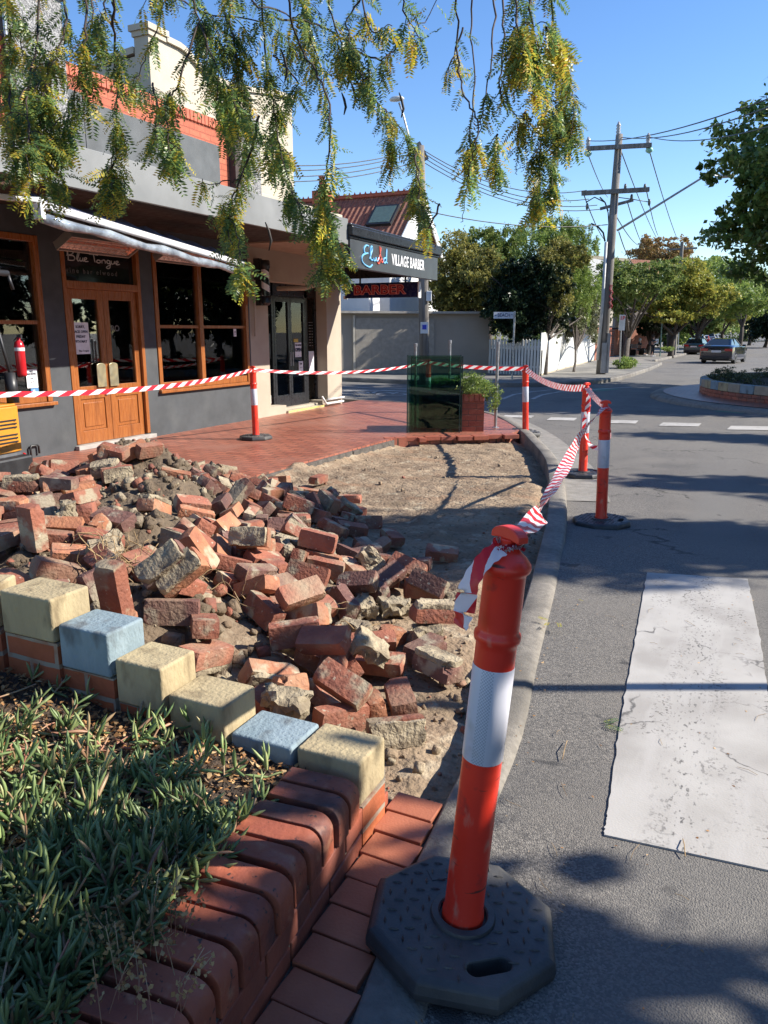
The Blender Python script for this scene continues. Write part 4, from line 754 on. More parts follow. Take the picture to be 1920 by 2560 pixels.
# ================================================================== RUBBLE PILE
PILE = [('F',-4.114,2.725,0.498,0.684,-0.641,-0.236,0.255),('F',-5.437,3.865,0.367,0.95,0.02,0.01,0.313),('F',-5.38,5.787,0.213,0.763,0.501,-0.389,-0.127),('F',-3.037,4.756,0.242,0.656,-0.062,0.109,0.744),('F',-2.222,3.227,0.264,0.806,0.032,0.11,0.581),('F',-5.096,3.791,0.382,0.524,0.049,-0.076,-0.847),('F',-3.978,5.272,0.324,0.272,0.943,-0.128,-0.143),('H',-2.485,2.32,0.533,0.171,-0.793,0.034,0.584),('F',-3.727,2.732,0.52,0.112,0.214,0.97,0.003),('M',-4.362,3.824,0.521,0.56,0.605,0.392,0.408),('F',-4.596,4.026,0.481,0.299,-0.055,-0.016,0.952),('F',-3.222,4.668,0.296,0.913,0.303,-0.174,-0.213),('F',-2.845,2.56,0.55,0.899,0.064,0.134,0.412),('F',-4.998,2.458,0.459,0.009,-0.551,-0.834,-0.031),('M',-5.156,3.521,0.413,0.964,-0.046,-0.063,-0.253),('F',-4.984,4.285,0.416,0.157,-0.492,0.856,-0.01),('F',-3.963,2.828,0.491,0.561,-0.017,0.03,0.827),('F',-2.048,3.084,0.242,0.046,-0.766,-0.613,0.188),('F',-4.004,3.064,0.491,0.971,-0.018,-0.016,-0.237),('F',-3.394,4.799,0.264,0.394,-0.61,0.408,-0.553),('F',-3.331,2.886,0.588,0.112,0.918,0.362,0.118),('M',-4.683,2.808,0.499,0.672,-0.736,-0.002,-0.083),('F',-2.532,3.509,0.323,0.465,-0.198,-0.058,-0.861),('F',-4.635,3.077,0.48,0.167,-0.04,-0.039,0.984),('F',-3.715,5.897,0.152,0.181,0.215,0.743,0.607),('F',-5.655,5.453,0.29,0.451,-0.175,0.02,0.875),('F',-3.031,5.391,0.127,0.783,-0.24,0.116,-0.562),('F',-3.582,4.765,0.311,0.206,0.157,0.279,0.925),('F',-1.532,2.232,0.184,0.014,0.961,-0.041,-0.272),('F',-5.007,5.159,0.407,0.53,-0.166,0.048,0.83),('F',-1.874,3.088,0.182,0.163,0.136,0.108,0.971),('F',-5.507,4.329,0.362,0.046,-0.03,0.048,0.997),('F',-5.492,5.371,0.338,0.646,0.034,-0.09,-0.758),('H',-4.582,5.953,0.17,0.394,0.007,0.134,0.909),('M',-5.449,6.001,0.116,0.7,0.453,0.364,0.415),('F',-3.278,3.061,0.609,0.38,0.219,0.609,0.661),('F',-1.943,3.294,0.182,0.131,-0.745,-0.613,0.228),('F',-2.134,4.479,0.086,0.695,-0.031,-0.065,-0.715),('F',-3.081,5.598,0.123,0.688,0.717,0.099,-0.053),('F',-3.992,2.331,0.509,0.522,0.588,0.454,0.419),('F',-2.459,3.419,0.293,0.444,-0.216,0.042,-0.869),('F',-4.16,3.525,0.508,0.899,-0.072,-0.039,0.43),('F',-5.61,3.19,0.413,0.465,0.406,0.531,0.581),('H',-2.901,4.192,0.327,0.162,-0.708,-0.159,-0.669),('M',-2.634,2.018,0.53,0.502,0.568,-0.498,0.421),('M',-3.044,4.26,0.345,0.501,-0.671,0.442,-0.322),('F',-2.495,2.879,0.45,0.682,-0.264,0.102,-0.674),('F',-2.352,4.673,0.096,0.269,0.146,-0.004,0.952),('M',-3.163,4.844,0.251,0.657,0.007,0.161,0.736),('F',-2.888,4.91,0.226,0.567,-0.809,0.141,-0.067),('H',-5.561,2.378,0.419,0.728,0.026,-0.009,0.685),('M',-4.965,5.506,0.356,0.986,-0.141,-0.01,-0.091),('F',-3.109,4.139,0.397,0.191,-0.817,0.528,-0.131),('M',-5.197,6.059,0.141,0.128,0.053,-0.153,-0.979),('F',-2.755,3.762,0.35,0.83,-0.138,0.052,-0.538),('C',-3.211,2.836,0.633,0.683,0.255,0.662,-0.176),('M',-3.062,5.161,0.205,0.352,0.072,-0.703,-0.614),('F',-6.088,6.038,0.121,0.084,0.515,-0.853,0.003),('F',-4.335,4.729,0.662,0.44,0.634,0.525,0.359),('F',-3.698,3.292,0.512,0.01,-0.293,0.956,0.008),('F',-2.171,3.76,0.237,0.681,0.7,0.209,0.057),('F',-4.661,3.245,0.523,0.131,0.621,-0.764,0.117),('M',-5.592,2.261,0.438,0.739,-0.672,0.007,-0.046),('F',-4.557,2.504,0.477,0.305,0.016,-0.016,-0.952),('F',-2.096,3.947,0.192,0.942,-0.096,0.114,-0.302),('H',-4.211,2.569,0.497,0.643,0.595,0.32,0.361),('H',-2.649,3.886,0.326,0.101,-0.777,-0.117,-0.61),('F',-3.337,5.034,0.206,0.859,0.032,0.04,0.509),('F',-4.803,5.578,0.342,0.433,-0.651,0.357,-0.511),('F',-4.404,2.892,0.484,0.03,0.031,0.999,-0.003),('C',-5.234,3.615,0.487,0.036,0.955,-0.292,0.04),('F',-2.282,3.461,0.248,0.538,-0.039,-0.017,-0.842),('F',-3.415,2.608,0.588,0.036,0.848,0.529,0.003),('M',-3.486,5.728,0.164,0.032,0.657,0.745,-0.107),('H',-3.386,4.649,0.327,0.696,0.414,-0.265,0.523),('H',-5.402,2.838,0.419,0.005,0.991,-0.135,0.025),('M',-5.219,5.201,0.435,0.607,-0.249,-0.637,0.405),('F',-4.768,2.991,0.531,0.355,-0.094,-0.929,-0.047),('F',-4.92,4.113,0.466,0.186,0.297,-0.933,0.079),('F',-5.347,4.675,0.375,0.078,0.507,0.858,0.033),('F',-3.327,5.756,0.137,0.894,-0.072,0.058,-0.439),('F',-4.24,3.186,0.506,0.522,0.532,0.443,0.498),('F',-1.426,2.968,0.105,0.003,-0.069,0.994,0.084),('F',-5.768,5.953,0.099,0.236,-0.049,-0.109,-0.964),('F',-4.737,2.344,0.466,0.402,0.005,0.041,-0.915),('F',-2.669,5.325,0.107,0.594,-0.769,-0.187,0.145),('F',-5.209,2.231,0.442,0.573,0.035,-0.052,-0.817),('F',-3.105,4.975,0.301,0.076,-0.44,-0.879,0.171),('C',-2.452,3.765,0.296,0.583,-0.74,0.322,-0.095),('M',-5.557,4.195,0.377,0.096,-0.021,0.025,0.995),('M',-4.961,3.304,0.46,0.774,-0.073,-0.03,0.629),('M',-4.425,6.362,0.104,0.047,-0.003,0.996,-0.077),('M',-4.676,3.671,0.494,0.358,-0.102,-0.025,0.928),('M',-3.893,2.598,0.508,0.369,0.067,-0.074,-0.924),('H',-5.516,5.724,0.202,0.941,-0.268,-0.01,0.205),('F',-2.96,3.979,0.345,0.658,0.028,0.159,0.736),('F',-4.595,5.402,0.412,0.938,-0.325,0.045,0.11),('F',-3.955,1.626,0.467,0.025,-0.999,0.017,0.025),('F',-2.093,4.269,0.148,0.575,-0.655,-0.265,0.412),('F',-2.016,2.898,0.287,0.005,-0.229,-0.797,-0.558),('F',-4.795,3.278,0.482,0.394,-0.46,-0.591,0.533),('F',-4.948,5.322,0.407,0.508,0.569,-0.556,-0.33),('F',-5.136,6.197,0.112,0.997,-0.031,-0.051,0.053),('F',-3.978,5.424,0.247,0.013,0.06,0.255,0.965),('F',-2.768,4.99,0.176,0.917,-0.135,-0.008,-0.376),('F',-5.167,3.018,0.433,0.587,0.034,-0.067,-0.806),('F',-4.608,4.378,0.543,0.834,0.09,-0.121,0.531),('H',-4.286,2.72,0.484,0.865,0.011,0.019,0.502),('F',-5.586,4.699,0.326,0.977,0.027,-0.099,-0.188),('F',-4.376,5.909,0.161,0.985,-0.045,0.084,0.141),('F',-4.876,2.96,0.479,0.559,0.534,0.427,0.469),('M',-4.219,2.265,0.497,0.697,-0.014,0.008,-0.717),('F',-3.474,5.322,0.207,0.996,-0.029,0.024,-0.082),('M',-4.424,4.346,0.559,0.304,0.033,0.169,-0.937),('F',-4.636,5.854,0.208,0.901,-0.193,-0.038,-0.387),('F',-4.087,5.846,0.134,0.202,-0.058,0.01,-0.978),('F',-1.644,4.001,0.113,0.235,0.138,-0.639,-0.719),('F',-4.054,2.615,0.49,0.43,0.041,-0.049,-0.901),('M',-5.26,4.512,0.412,0.735,0.569,0.157,0.335),('F',-5.456,3.015,0.486,0.051,-0.476,0.876,-0.059),('F',-2.595,3.332,0.398,0.365,0.265,0.285,0.846),('M',-5.345,3.271,0.422,0.23,-0.233,0.639,-0.696),('M',-5.454,3.689,0.387,0.126,0.002,-0.071,-0.99),('F',-1.21,2.709,0.094,0.065,-0.881,0.468,-0.007),('M',-5.638,3.992,0.381,0.14,0.036,-0.003,0.989),('F',-4.345,6.036,0.139,0.99,-0.052,0.033,0.126),('M',-5.37,5.33,0.411,0.132,0.163,-0.698,0.685),('M',-5.735,3.067,0.411,0.051,0.44,0.896,-0.006),('M',-3.363,4.597,0.421,0.221,0.535,-0.232,-0.782),('M',-1.825,2.978,0.258,0.558,-0.803,-0.064,-0.199),('H',-4.612,2.925,0.478,0.782,0.036,-0.018,0.622),('F',-3.744,3.026,0.527,0.629,-0.754,-0.177,0.065),('F',-3.268,4.867,0.308,0.723,-0.272,0.009,-0.635),('F',-3.634,4.71,0.386,0.91,0.337,-0.008,-0.239),('F',-2.286,4.955,0.117,0.064,-0.363,-0.929,0.032),('F',-4.981,4.445,0.522,0.69,0.496,0.371,0.376),('F',-3.244,2.471,0.604,0.011,-0.757,0.653,0.007),('M',-4.148,5.294,0.396,0.604,-0.047,0.346,0.717),('F',-3.97,4.6,0.511,0.003,0.937,0.317,-0.143),('F',-3.37,3.098,0.681,0.76,0.078,-0.103,-0.637),('F',-2.676,4.028,0.296,0.343,-0.088,-0.005,-0.935),('F',-1.88,4.074,0.14,0.571,0.045,0.059,0.818),('F',-4.517,3.303,0.489,0.014,-0.706,-0.707,-0.035),('F',-4.341,3.316,0.546,0.26,0.043,-0.633,-0.728),('M',-1.877,2.285,0.334,0.038,0.721,0.682,-0.12),('F',-4.694,2.498,0.545,0.947,-0.157,-0.066,0.272),('H',-1.687,2.766,0.171,0.934,-0.051,0.249,0.25),('F',-1.722,2.948,0.181,0.335,0.706,0.606,0.149),('F',-4.414,3.117,0.487,0.757,0.055,-0.013,0.651),('F',-2.984,5.052,0.262,0.854,-0.175,0.487,0.049),('C',-1.673,3.665,0.109,0.371,-0.062,-0.005,-0.927),('M',-1.635,2.374,0.249,0.537,0.681,0.484,0.121),('M',-5.308,4.835,0.392,0.227,-0.311,-0.635,0.67),('F',-4.527,2.252,0.488,0.673,0.708,0.14,0.162),('F',-4.126,2.901,0.511,0.749,-0.384,-0.241,0.484),('F',-5.322,6.221,0.114,0.607,-0.282,-0.294,0.683),('M',-5.484,5.63,0.279,0.102,0.194,-0.858,-0.465),('M',-4.969,4.947,0.484,0.403,0.206,-0.271,-0.85),('F',-4.763,4.878,0.61,0.963,-0.04,-0.261,-0.055),('M',-5.14,3.294,0.438,0.613,-0.606,0.294,-0.413),('M',-3.135,3.803,0.452,0.15,0.358,-0.921,0.028),('F',-2.844,2.713,0.583,0.526,0.808,0.259,0.051),('F',-1.526,3.078,0.14,0.156,-0.269,0.83,-0.463),('F',-2.218,2.587,0.491,0.635,-0.039,0.283,0.717),('H',-1.271,2.575,0.1,0.24,0.275,0.642,0.675),('C',-2.36,4.085,0.22,0.138,0.913,-0.376,-0.076),('C',-1.809,3.54,0.13,0.379,0.123,-0.032,0.917),('M',-3.506,5.06,0.305,0.386,0.754,0.064,0.528),('M',-3.753,4.661,0.475,0.596,0.733,-0.282,-0.168),('M',-3.122,3.416,0.577,0.604,-0.184,0.106,0.768),('M',-2.928,5.472,0.147,0.462,-0.355,0.024,-0.812),('M',-3.631,2.444,0.563,0.887,0.064,-0.082,-0.449),('F',-2.853,3.999,0.341,0.478,-0.555,0.452,-0.51),('F',-2.571,4.148,0.337,0.112,0.883,0.236,-0.389),('F',-5.158,4.339,0.39,0.076,0.21,0.971,0.087),('M',-3.211,4.51,0.344,0.231,0.897,-0.372,-0.054),('F',-1.309,3.222,0.098,0.619,-0.031,0.046,-0.784),('F',-5.322,4.126,0.424,0.253,-0.263,0.144,0.92),('F',-4.622,2.222,0.578,0.029,-0.862,0.506,0.004),('C',-5.482,2.74,0.418,0.143,-0.032,-0.008,0.989),('F',-1.735,2.729,0.287,0.247,-0.189,0.688,-0.656),('F',-5.531,6.29,0.065,0.006,0.875,0.483,0.018),('F',-4.939,3.806,0.41,0.688,-0.09,-0.036,0.719),('F',-2.863,3.741,0.424,0.259,-0.562,-0.722,0.31),('M',-3.229,5.188,0.259,0.762,0.532,0.366,0.041),('F',-4.394,3.058,0.557,0.937,0.038,0.044,-0.345),('F',-5.184,4.424,0.465,0.928,-0.274,0.15,0.203),('F',-4.399,3.496,0.505,0.65,0.022,0.007,0.76),('M',-4.446,2.737,0.535,0.28,0.209,0.059,-0.935),('F',-4.99,5.944,0.192,0.189,0.809,0.556,-0.02),('H',-3.559,3.021,0.557,0.653,0.433,0.497,-0.373),('F',-5.242,5.024,0.426,0.067,-0.364,0.823,0.432),('F',-4.353,2.479,0.535,0.135,-0.906,-0.322,-0.241),('F',-5.144,4.953,0.388,0.072,-0.513,0.843,-0.143),('H',-2.026,3.309,0.229,0.398,0.664,0.574,0.268),('F',-5.431,2.49,0.48,0.623,-0.75,0.034,0.219),('F',-4.687,3.065,0.568,0.726,-0.673,0.067,-0.124),('F',-2.218,4.554,0.137,0.34,0.699,0.489,0.396),('H',-2.985,3.759,0.406,0.599,-0.23,-0.037,-0.766),('F',-4.939,3.131,0.528,0.603,0.365,0.584,-0.401),('M',-5.797,6.315,0.09,0.501,0.487,-0.481,-0.53),('F',-5.229,2.838,0.468,0.985,0.023,0.141,-0.096),('F',-4.066,5.584,0.279,0.353,0.15,-0.746,-0.545),('F',-2.662,3.575,0.371,0.888,0.012,0.278,0.367),('C',-3.898,5.882,0.145,0.129,-0.153,-0.663,0.721),('F',-4.194,5.606,0.272,0.227,-0.895,-0.371,0.101),('F',-3.667,5.275,0.251,0.383,0.44,0.65,0.487),('M',-3.749,5.118,0.303,0.534,-0.407,-0.356,0.65),('H',-2.066,4.111,0.187,0.202,0.675,0.002,0.709),('H',-3.8,5.61,0.165,0.985,-0.145,-0.067,0.064),('F',-4.222,3.871,0.513,0.582,0.062,-0.002,-0.811),('F',-3.701,2.921,0.518,0.007,-0.982,-0.178,-0.067),('C',-4.069,5.549,0.195,0.194,0.971,-0.131,-0.057),('F',-4.26,5.821,0.2,0.642,0.22,-0.043,0.733),('F',-2.237,3.854,0.245,0.75,0.653,0.107,0.004),('H',-4.58,3.758,0.485,0.48,-0.095,0.004,0.872),('H',-3.79,5.288,0.258,0.983,-0.132,0.064,0.107),('F',-3.875,2.352,0.574,0.324,0.564,-0.398,0.646),('F',-2.724,4.193,0.325,0.848,0.458,0.175,0.202),('M',-5.241,4.019,0.379,0.923,0.007,-0,0.386),('F',-3.789,2.693,0.607,0.376,0.004,-0.098,-0.921),('F',-5.013,2.948,0.508,0.937,-0.012,-0.326,-0.122),('F',-2.593,4.907,0.162,0.927,0.022,0.125,0.352),('F',-5.544,2.959,0.571,0.61,0.625,-0.395,-0.285),('F',-5.429,3.041,0.412,0.942,-0.051,-0.06,0.327),('H',-5.119,5.954,0.187,0.256,0.071,0.763,0.589),('F',-1.445,2.521,0.12,0.143,-0.242,-0.952,0.123),('C',-1.389,3.381,0.104,0.007,0.502,-0.865,-0.023),('H',-4.126,3.219,0.511,0.717,0.693,0.018,0.074),('F',-4.217,5.704,0.231,0.857,0.235,0.08,0.451),('F',-4.853,6.63,0.074,0.99,-0.004,0.029,-0.136),('F',-3.937,3.19,0.499,0.097,-0.013,-0.03,0.995),('H',-4.366,5.695,0.242,0.047,0.523,-0.428,0.736),('H',-4.844,5.891,0.22,0.546,0.431,0.576,0.429),('F',-4.158,2.418,0.5,0.075,-0.091,-0.71,0.694),('H',-5.255,3.209,0.435,0.76,0.583,0.171,0.231),('F',-2.112,3.23,0.304,0.753,0.195,0.207,0.593),('F',-5.406,2.144,0.445,0.518,0.466,0.471,0.541),('F',-2.618,2.75,0.503,0.673,0.13,0.171,0.708),('H',-4.587,1.997,0.464,0.008,-0.403,-0.915,-0.01),('F',-3.894,5.716,0.158,0.615,0.528,0.431,0.397),('M',-3.636,6.048,0.123,0.062,0.156,-0.985,0.034),('M',-2.487,3.889,0.289,0.99,-0.051,0.085,0.105),('C',-1.706,3.253,0.119,0.048,0.097,-0.992,0.065),('F',-4.041,2.585,0.576,0.906,-0.009,-0.097,-0.413),('H',-6.372,4.845,0.171,0.02,0.567,-0.822,0.045),('F',-4.44,4.659,0.661,0.44,0.66,0.391,0.467),('H',-1.846,4.468,0.107,0.994,-0.024,-0.053,0.096),('C',-4.28,2.669,0.582,0.264,-0.293,0.656,-0.643),('F',-3.073,2.603,0.598,0.956,-0.026,0.061,0.286),('F',-2.157,3.047,0.339,0.073,-0.189,0.219,0.954),('M',-5.122,4.619,0.44,0.082,-0.903,0.4,-0.131),('F',-4.16,3.011,0.556,0.049,0.322,-0.174,-0.93),('H',-4.347,2.324,0.5,0.678,-0.728,-0.072,-0.074),('F',-3.21,4.156,0.448,0.806,0.216,-0.094,-0.542),('F',-5.31,2.316,0.476,0.7,0.113,-0.268,-0.652),('H',-1.802,3.724,0.15,0.733,0.652,-0.059,-0.181),('F',-3.579,4.527,0.458,0.623,-0.332,-0.125,-0.697),('F',-5.623,4.099,0.408,0.747,-0.646,0.154,0.034),('F',-4.228,3.65,0.547,0.196,0.327,0.922,-0.064),('F',-2.55,3.725,0.329,0.254,-0.025,0.167,0.952),('F',-5.335,5.938,0.209,0.111,-0.158,-0.69,-0.698),('F',-4.434,4.102,0.509,0.166,-0.082,-0.049,0.981),('F',-5.296,3.749,0.39,0.55,0.511,-0.437,-0.495),('F',-5.088,6.374,0.101,0.02,0.155,0.987,-0.048),('M',-2.839,5.264,0.132,0.402,0.38,0.7,0.453),('H',-2.929,2.806,0.615,0.628,0.023,0.75,0.204),('F',-1.536,2.813,0.14,0.89,0.254,-0.109,-0.362),('F',-2.24,2.142,0.448,0.515,0.795,0.268,0.178),('F',-2.361,3.15,0.305,0.016,0.743,0.633,-0.216),('F',-5.2,5.842,0.263,0.807,-0.028,0.112,-0.579),('M',-5.068,4.094,0.398,0.072,-0.899,0.43,-0.042),('H',-1.516,3.275,0.113,0.992,-0.02,0.073,-0.103),('F',-2.819,2.2,0.514,0.003,-0.11,0.055,-0.992),('F',-5.814,4.239,0.334,0.021,0.911,-0.4,0.095),('F',-2.252,3.196,0.359,0.559,-0.14,0.009,-0.817),('M',-2.763,4.373,0.313,0.264,0.22,-0.653,-0.674),('F',-3.37,5.014,0.327,0.584,0.377,-0.484,-0.531),('F',-3.967,3.121,0.574,0.84,0.023,-0.012,-0.543),('F',-3.399,4.796,0.374,0.019,0.419,0.874,-0.245),('F',-4.185,6.209,0.136,0.429,-0.489,-0.514,0.559),('F',-1.899,3.656,0.221,0.952,0.292,-0.062,0.071),('H',-5.654,2.894,0.403,0.027,-0.165,0.986,0.013),('M',-2.707,2.335,0.561,0.09,0.827,0.524,-0.186),('F',-3.652,4.993,0.288,0.641,0.361,-0.4,-0.547),('F',-2.992,4.808,0.327,0.341,0.092,-0.718,-0.6),('F',-5.35,3.912,0.466,0.992,0.032,-0.095,0.083),('F',-5.599,5.954,0.153,0.433,-0.27,0.648,-0.565),('M',-3.846,5.532,0.259,0.18,-0.138,-0.824,0.519),('F',-3.52,4.897,0.311,0.007,-0.475,0.475,-0.741),('F',-5.734,2.716,0.407,0.789,0.008,-0.036,-0.613),('M',-4.905,2.591,0.478,0.004,0.949,-0.314,0.024),('F',-2.628,3.148,0.514,0.377,-0.126,-0.663,-0.634),('M',-5.542,4.843,0.393,0.501,0.369,-0.676,-0.395),('F',-4.57,3.251,0.584,0.849,-0.214,0.142,-0.462),('F',-4.235,6.457,0.11,0.668,-0.741,-0.036,-0.059),('M',-4.344,3.513,0.594,0.328,-0.017,0.015,-0.944),('M',-4.742,5.831,0.291,0.742,0.141,-0.115,-0.646),('C',-4.52,1.461,0.437,0.04,0.028,0.999,0.001),('F',-2.199,4.336,0.17,0.045,-0.367,0.928,0.044),('F',-4.684,4.582,0.618,0.599,-0.291,0.498,-0.555),('F',-5.615,6.131,0.095,0.111,0.217,0.901,0.36),('F',-4.806,4.233,0.483,0.154,0.88,-0.444,-0.069),('C',-5.419,6.219,0.116,0.209,0.741,0.535,0.347),('F',-5.387,2.383,0.503,0.919,-0.172,-0.235,0.264),('H',-2.33,4.504,0.122,0.554,-0.142,0.82,0.004),('H',-4.843,6.443,0.1,0.188,0.73,-0.095,0.65),('M',-4.642,2.667,0.543,0.157,0.353,0.029,-0.922),('F',-3.872,4.794,0.444,0.022,-0.397,0.598,-0.696),('F',-4.526,4.473,0.663,0.346,-0.363,-0.447,0.741),('F',-2.387,3.462,0.339,0.816,0.065,0.21,0.535),('F',-3.263,5.279,0.205,0.276,0.184,-0.704,-0.628),('F',-2.654,4.732,0.202,0.143,0.975,-0.109,-0.134),('F',-5.36,2.616,0.457,0.929,0.341,0.057,0.134),('M',-2.511,4.02,0.33,0.362,-0.149,-0.398,-0.83),('F',-3.456,3.072,0.554,0.116,0.568,0.815,0.024),('F',-5.541,2.797,0.487,0.017,-0.906,0.422,-0.029),('H',-4.845,3.915,0.458,0.025,0.947,0.06,-0.316),('H',-2.28,3.392,0.331,0.19,0.052,0.031,0.98),('F',-2.296,3.678,0.3,0.436,0.334,0.713,0.435),('F',-2.213,1.992,0.403,0.068,-0.063,-0.687,-0.721),('M',-3.142,5.49,0.209,0.127,0.37,0.026,-0.92),('M',-5.271,3.039,0.491,0.437,0.264,-0.291,-0.809),('F',-5.443,5.072,0.353,0.871,-0.005,-0.038,0.489),('F',-1.541,2.736,0.193,0.038,0.584,0.763,0.274),('F',-4.5,5.695,0.242,0.112,0.832,0.513,-0.179),('F',-4.078,3.387,0.518,0.552,0.514,0.411,0.513),('M',-3.785,5.747,0.204,0.441,0.303,-0.777,-0.332),('M',-4.532,5.984,0.259,0.516,-0.082,-0.111,-0.845),('F',-3.61,6.252,0.079,0.494,-0.066,-0.031,-0.867),('H',-2.953,5.707,0.082,0.694,-0.026,0.043,-0.719),('F',-4.586,6.239,0.119,0.488,-0.607,0.415,-0.471),('H',-1.85,2.816,0.222,0.141,-0.348,-0.906,0.197),('F',-2.872,3.521,0.479,0.288,0.907,-0.298,-0.073),('H',-3.859,2.222,0.504,0.751,0.05,-0.076,-0.654),('F',-1.832,3.903,0.185,0.013,-0.55,0.78,0.298),('F',-4.336,3.02,0.644,0.319,-0.254,-0.67,0.62),('F',-2.861,4.503,0.289,0.489,-0.01,-0.083,-0.868),('F',-2.584,2.187,0.53,0.87,0.03,-0.19,-0.453),('F',-4.046,1.857,0.477,0.683,0.036,0.03,-0.729),('H',-5.419,4.047,0.408,0.521,0.192,-0.5,0.665),('C',-2.704,2.623,0.585,0.264,-0.656,-0.69,0.156),('F',-4.707,2.552,0.607,0.136,0.985,0.034,0.103),('C',-3.169,2.243,0.58,0.991,0.129,0.035,-0.03),('H',-3.099,5.273,0.187,0.657,-0.505,-0.542,-0.138),('F',-5.55,3.529,0.394,0.733,0.661,-0.118,-0.112),('H',-2.119,2.099,0.405,0.371,-0.425,0.593,0.575),('F',-1.884,3.461,0.169,0.727,0.59,-0.095,-0.338),('M',-3.879,2.863,0.584,0.036,0.596,0.801,-0.042),('C',-4.449,2.917,0.554,0.015,0.928,0.37,0.026),('M',-2.553,2.981,0.548,0.083,-0.02,-0.617,0.782),('M',-4.888,6.217,0.13,0.986,-0.077,0.01,-0.149),('M',-3.603,5.509,0.203,0.004,-0.004,-0.992,0.125),('F',-5.086,6.281,0.188,0.814,-0.06,-0.022,0.577),('H',-3.647,5.723,0.172,0.601,0.393,-0.539,0.439),('H',-5.126,5.336,0.361,0.049,0.629,0.775,-0.007),('H',-4.244,2.872,0.539,0.777,0.202,0.259,0.537),('F',-2.458,2.07,0.449,0.935,0.108,0.087,-0.327),('C',-1.424,4.008,0.07,0.083,-0.972,-0.221,-0.004),('F',-1.328,2.401,0.121,0.578,-0.622,-0.322,0.418),('F',-2.469,2.563,0.517,0.059,-0.027,0.993,-0.095),('H',-4.326,3.173,0.586,0.97,0.045,-0.125,-0.203),('M',-3.44,5.283,0.303,0.054,-0.627,-0.775,-0.053),('F',-3.106,2.716,0.623,0.08,-0.253,0.868,-0.419),('F',-2.434,3.207,0.385,0.273,-0.107,-0.143,-0.945),('M',-4.664,6.411,0.094,0.035,0.011,-0.717,-0.697),('F',-4.722,5.212,0.506,0.91,-0.337,-0.133,0.204),('M',-3.791,4.937,0.359,0.905,-0.173,0.158,-0.355),('M',-2.28,3.872,0.366,0.662,-0.731,-0.029,0.165),('M',-3.25,3.912,0.489,0.205,0.514,-0.826,-0.106),('F',-5.174,3.938,0.388,0.251,0.296,-0.693,-0.607),('M',-5.049,2.766,0.469,0.056,-0.47,0.877,-0.081),('F',-2.482,3.52,0.409,0.189,0.723,0.663,-0.054),('F',-3.228,6.053,0.103,0.047,0.985,0.162,0.023),('F',-2.962,2.93,0.629,0.036,-0.01,-0.985,-0.166),('F',-4.834,2.744,0.565,0.767,0.258,-0.049,-0.585),('M',-3.414,5.488,0.196,0.76,-0.033,0.071,0.645),('M',-4.232,4.261,0.556,0.335,-0.301,0.638,-0.625),('C',-2.007,4.039,0.228,0.453,-0.771,0.097,0.437),('F',-6.725,2.908,0.354,0,-0.776,0.631,-0.022),('F',-4.924,5.808,0.302,0.665,-0.158,-0.228,0.693),('M',-3.386,1.977,0.548,0.124,0.147,-0.631,-0.751),('F',-3.974,6.787,0.098,0.706,-0.017,0.011,-0.708),('F',-2.226,4.152,0.198,0.182,-0.073,-0.573,0.795),('F',-1.957,2.387,0.408,0.904,-0.093,-0.073,-0.411),('C',-4.011,2.875,0.6,0.121,0.088,-0.832,-0.535),('F',-6.075,5.234,0.185,0.479,0.092,-0.049,-0.871),('M',-5.609,3.379,0.4,0.994,-0.005,0.007,-0.109),('M',-1.814,4.236,0.14,0.04,-0.375,-0.926,-0.008),('F',-5.783,4.993,0.254,0.511,-0.184,-0.137,0.828),('F',-0.929,3.681,0.137,0.11,-0.975,-0.111,-0.16),('M',-4.019,5.762,0.208,0.271,0.312,-0.058,-0.909),('M',-1.175,3.044,0.105,0.189,0.036,0.048,0.98),('F',-2.559,2.471,0.571,0.918,0.351,0.047,-0.181),('M',-2.953,5.2,0.278,0.765,0.571,-0.064,-0.29),('C',-5.592,3.947,0.464,0.363,-0.03,0.021,-0.931),('F',-3.658,2.255,0.537,0.049,-0.892,0.448,-0.045),('F',-4.983,4.21,0.515,0.061,0.186,0.933,-0.303),('F',-5.332,1.898,0.443,0.604,0.629,0.348,0.342)]
m_br = []
for i, (c1, c2, c3, lo) in enumerate([((.31, .095, .058), (.21, .068, .048), (.36, .29, .2), .555), ((.17, .075, .06), (.12, .055, .048), (.28, .23, .17), .53), ((.38, .14, .07), (.28, .095, .055), (.4, .32, .22), .57)]):
    m, t, b = nmat(('red', 'dark plum', 'orange red')[i] + ' brick'); v = coords(t); oi = t.nodes.new('ShaderNodeObjectInfo')
    va = t.nodes.new('ShaderNodeVectorMath'); va.operation = 'MULTIPLY_ADD'; va.inputs[1].default_value = (9, 7, 5); t.links.new(oi.outputs['Random'], va.inputs[0]); t.links.new(v, va.inputs[2]); v = va.outputs[0]
    cc = mix(t, c1, c2, noise_fac(t, v, 11, 5, .4, .65)); 
    cc = mix(t, cc, c3, noise_fac(t, v, 6.5, 9, lo, lo + .07)); cc = mix(t, cc, (.42, .36, .27), noise_fac(t, v, 38, 5, .66, .72))
    cc = mix(t, cc, (.29, .21, .14), noise_fac(t, v, 3.9, 9, .5, .76))
    hs = t.nodes.new('ShaderNodeHueSaturation'); hs.inputs['Saturation'].default_value = .95; hs.inputs['Hue'].default_value = .506; r = t.nodes.new('ShaderNodeMapRange'); r.inputs[3].default_value = .8; r.inputs[4].default_value = 1.2
    t.links.new(oi.outputs['Random'], r.inputs[0]); t.links.new(r.outputs[0], hs.inputs['Value']); t.links.new(cc, hs.inputs['Color'])
    t.links.new(hs.outputs[0], b.inputs['Base Color']); b.inputs['Roughness'].default_value = .75; b.inputs['Specular IOR Level'].default_value = .3
    bump(t, b, noise_fac(t, v, 55, 8, .25, .75), .7, .006); m_br.append(m)
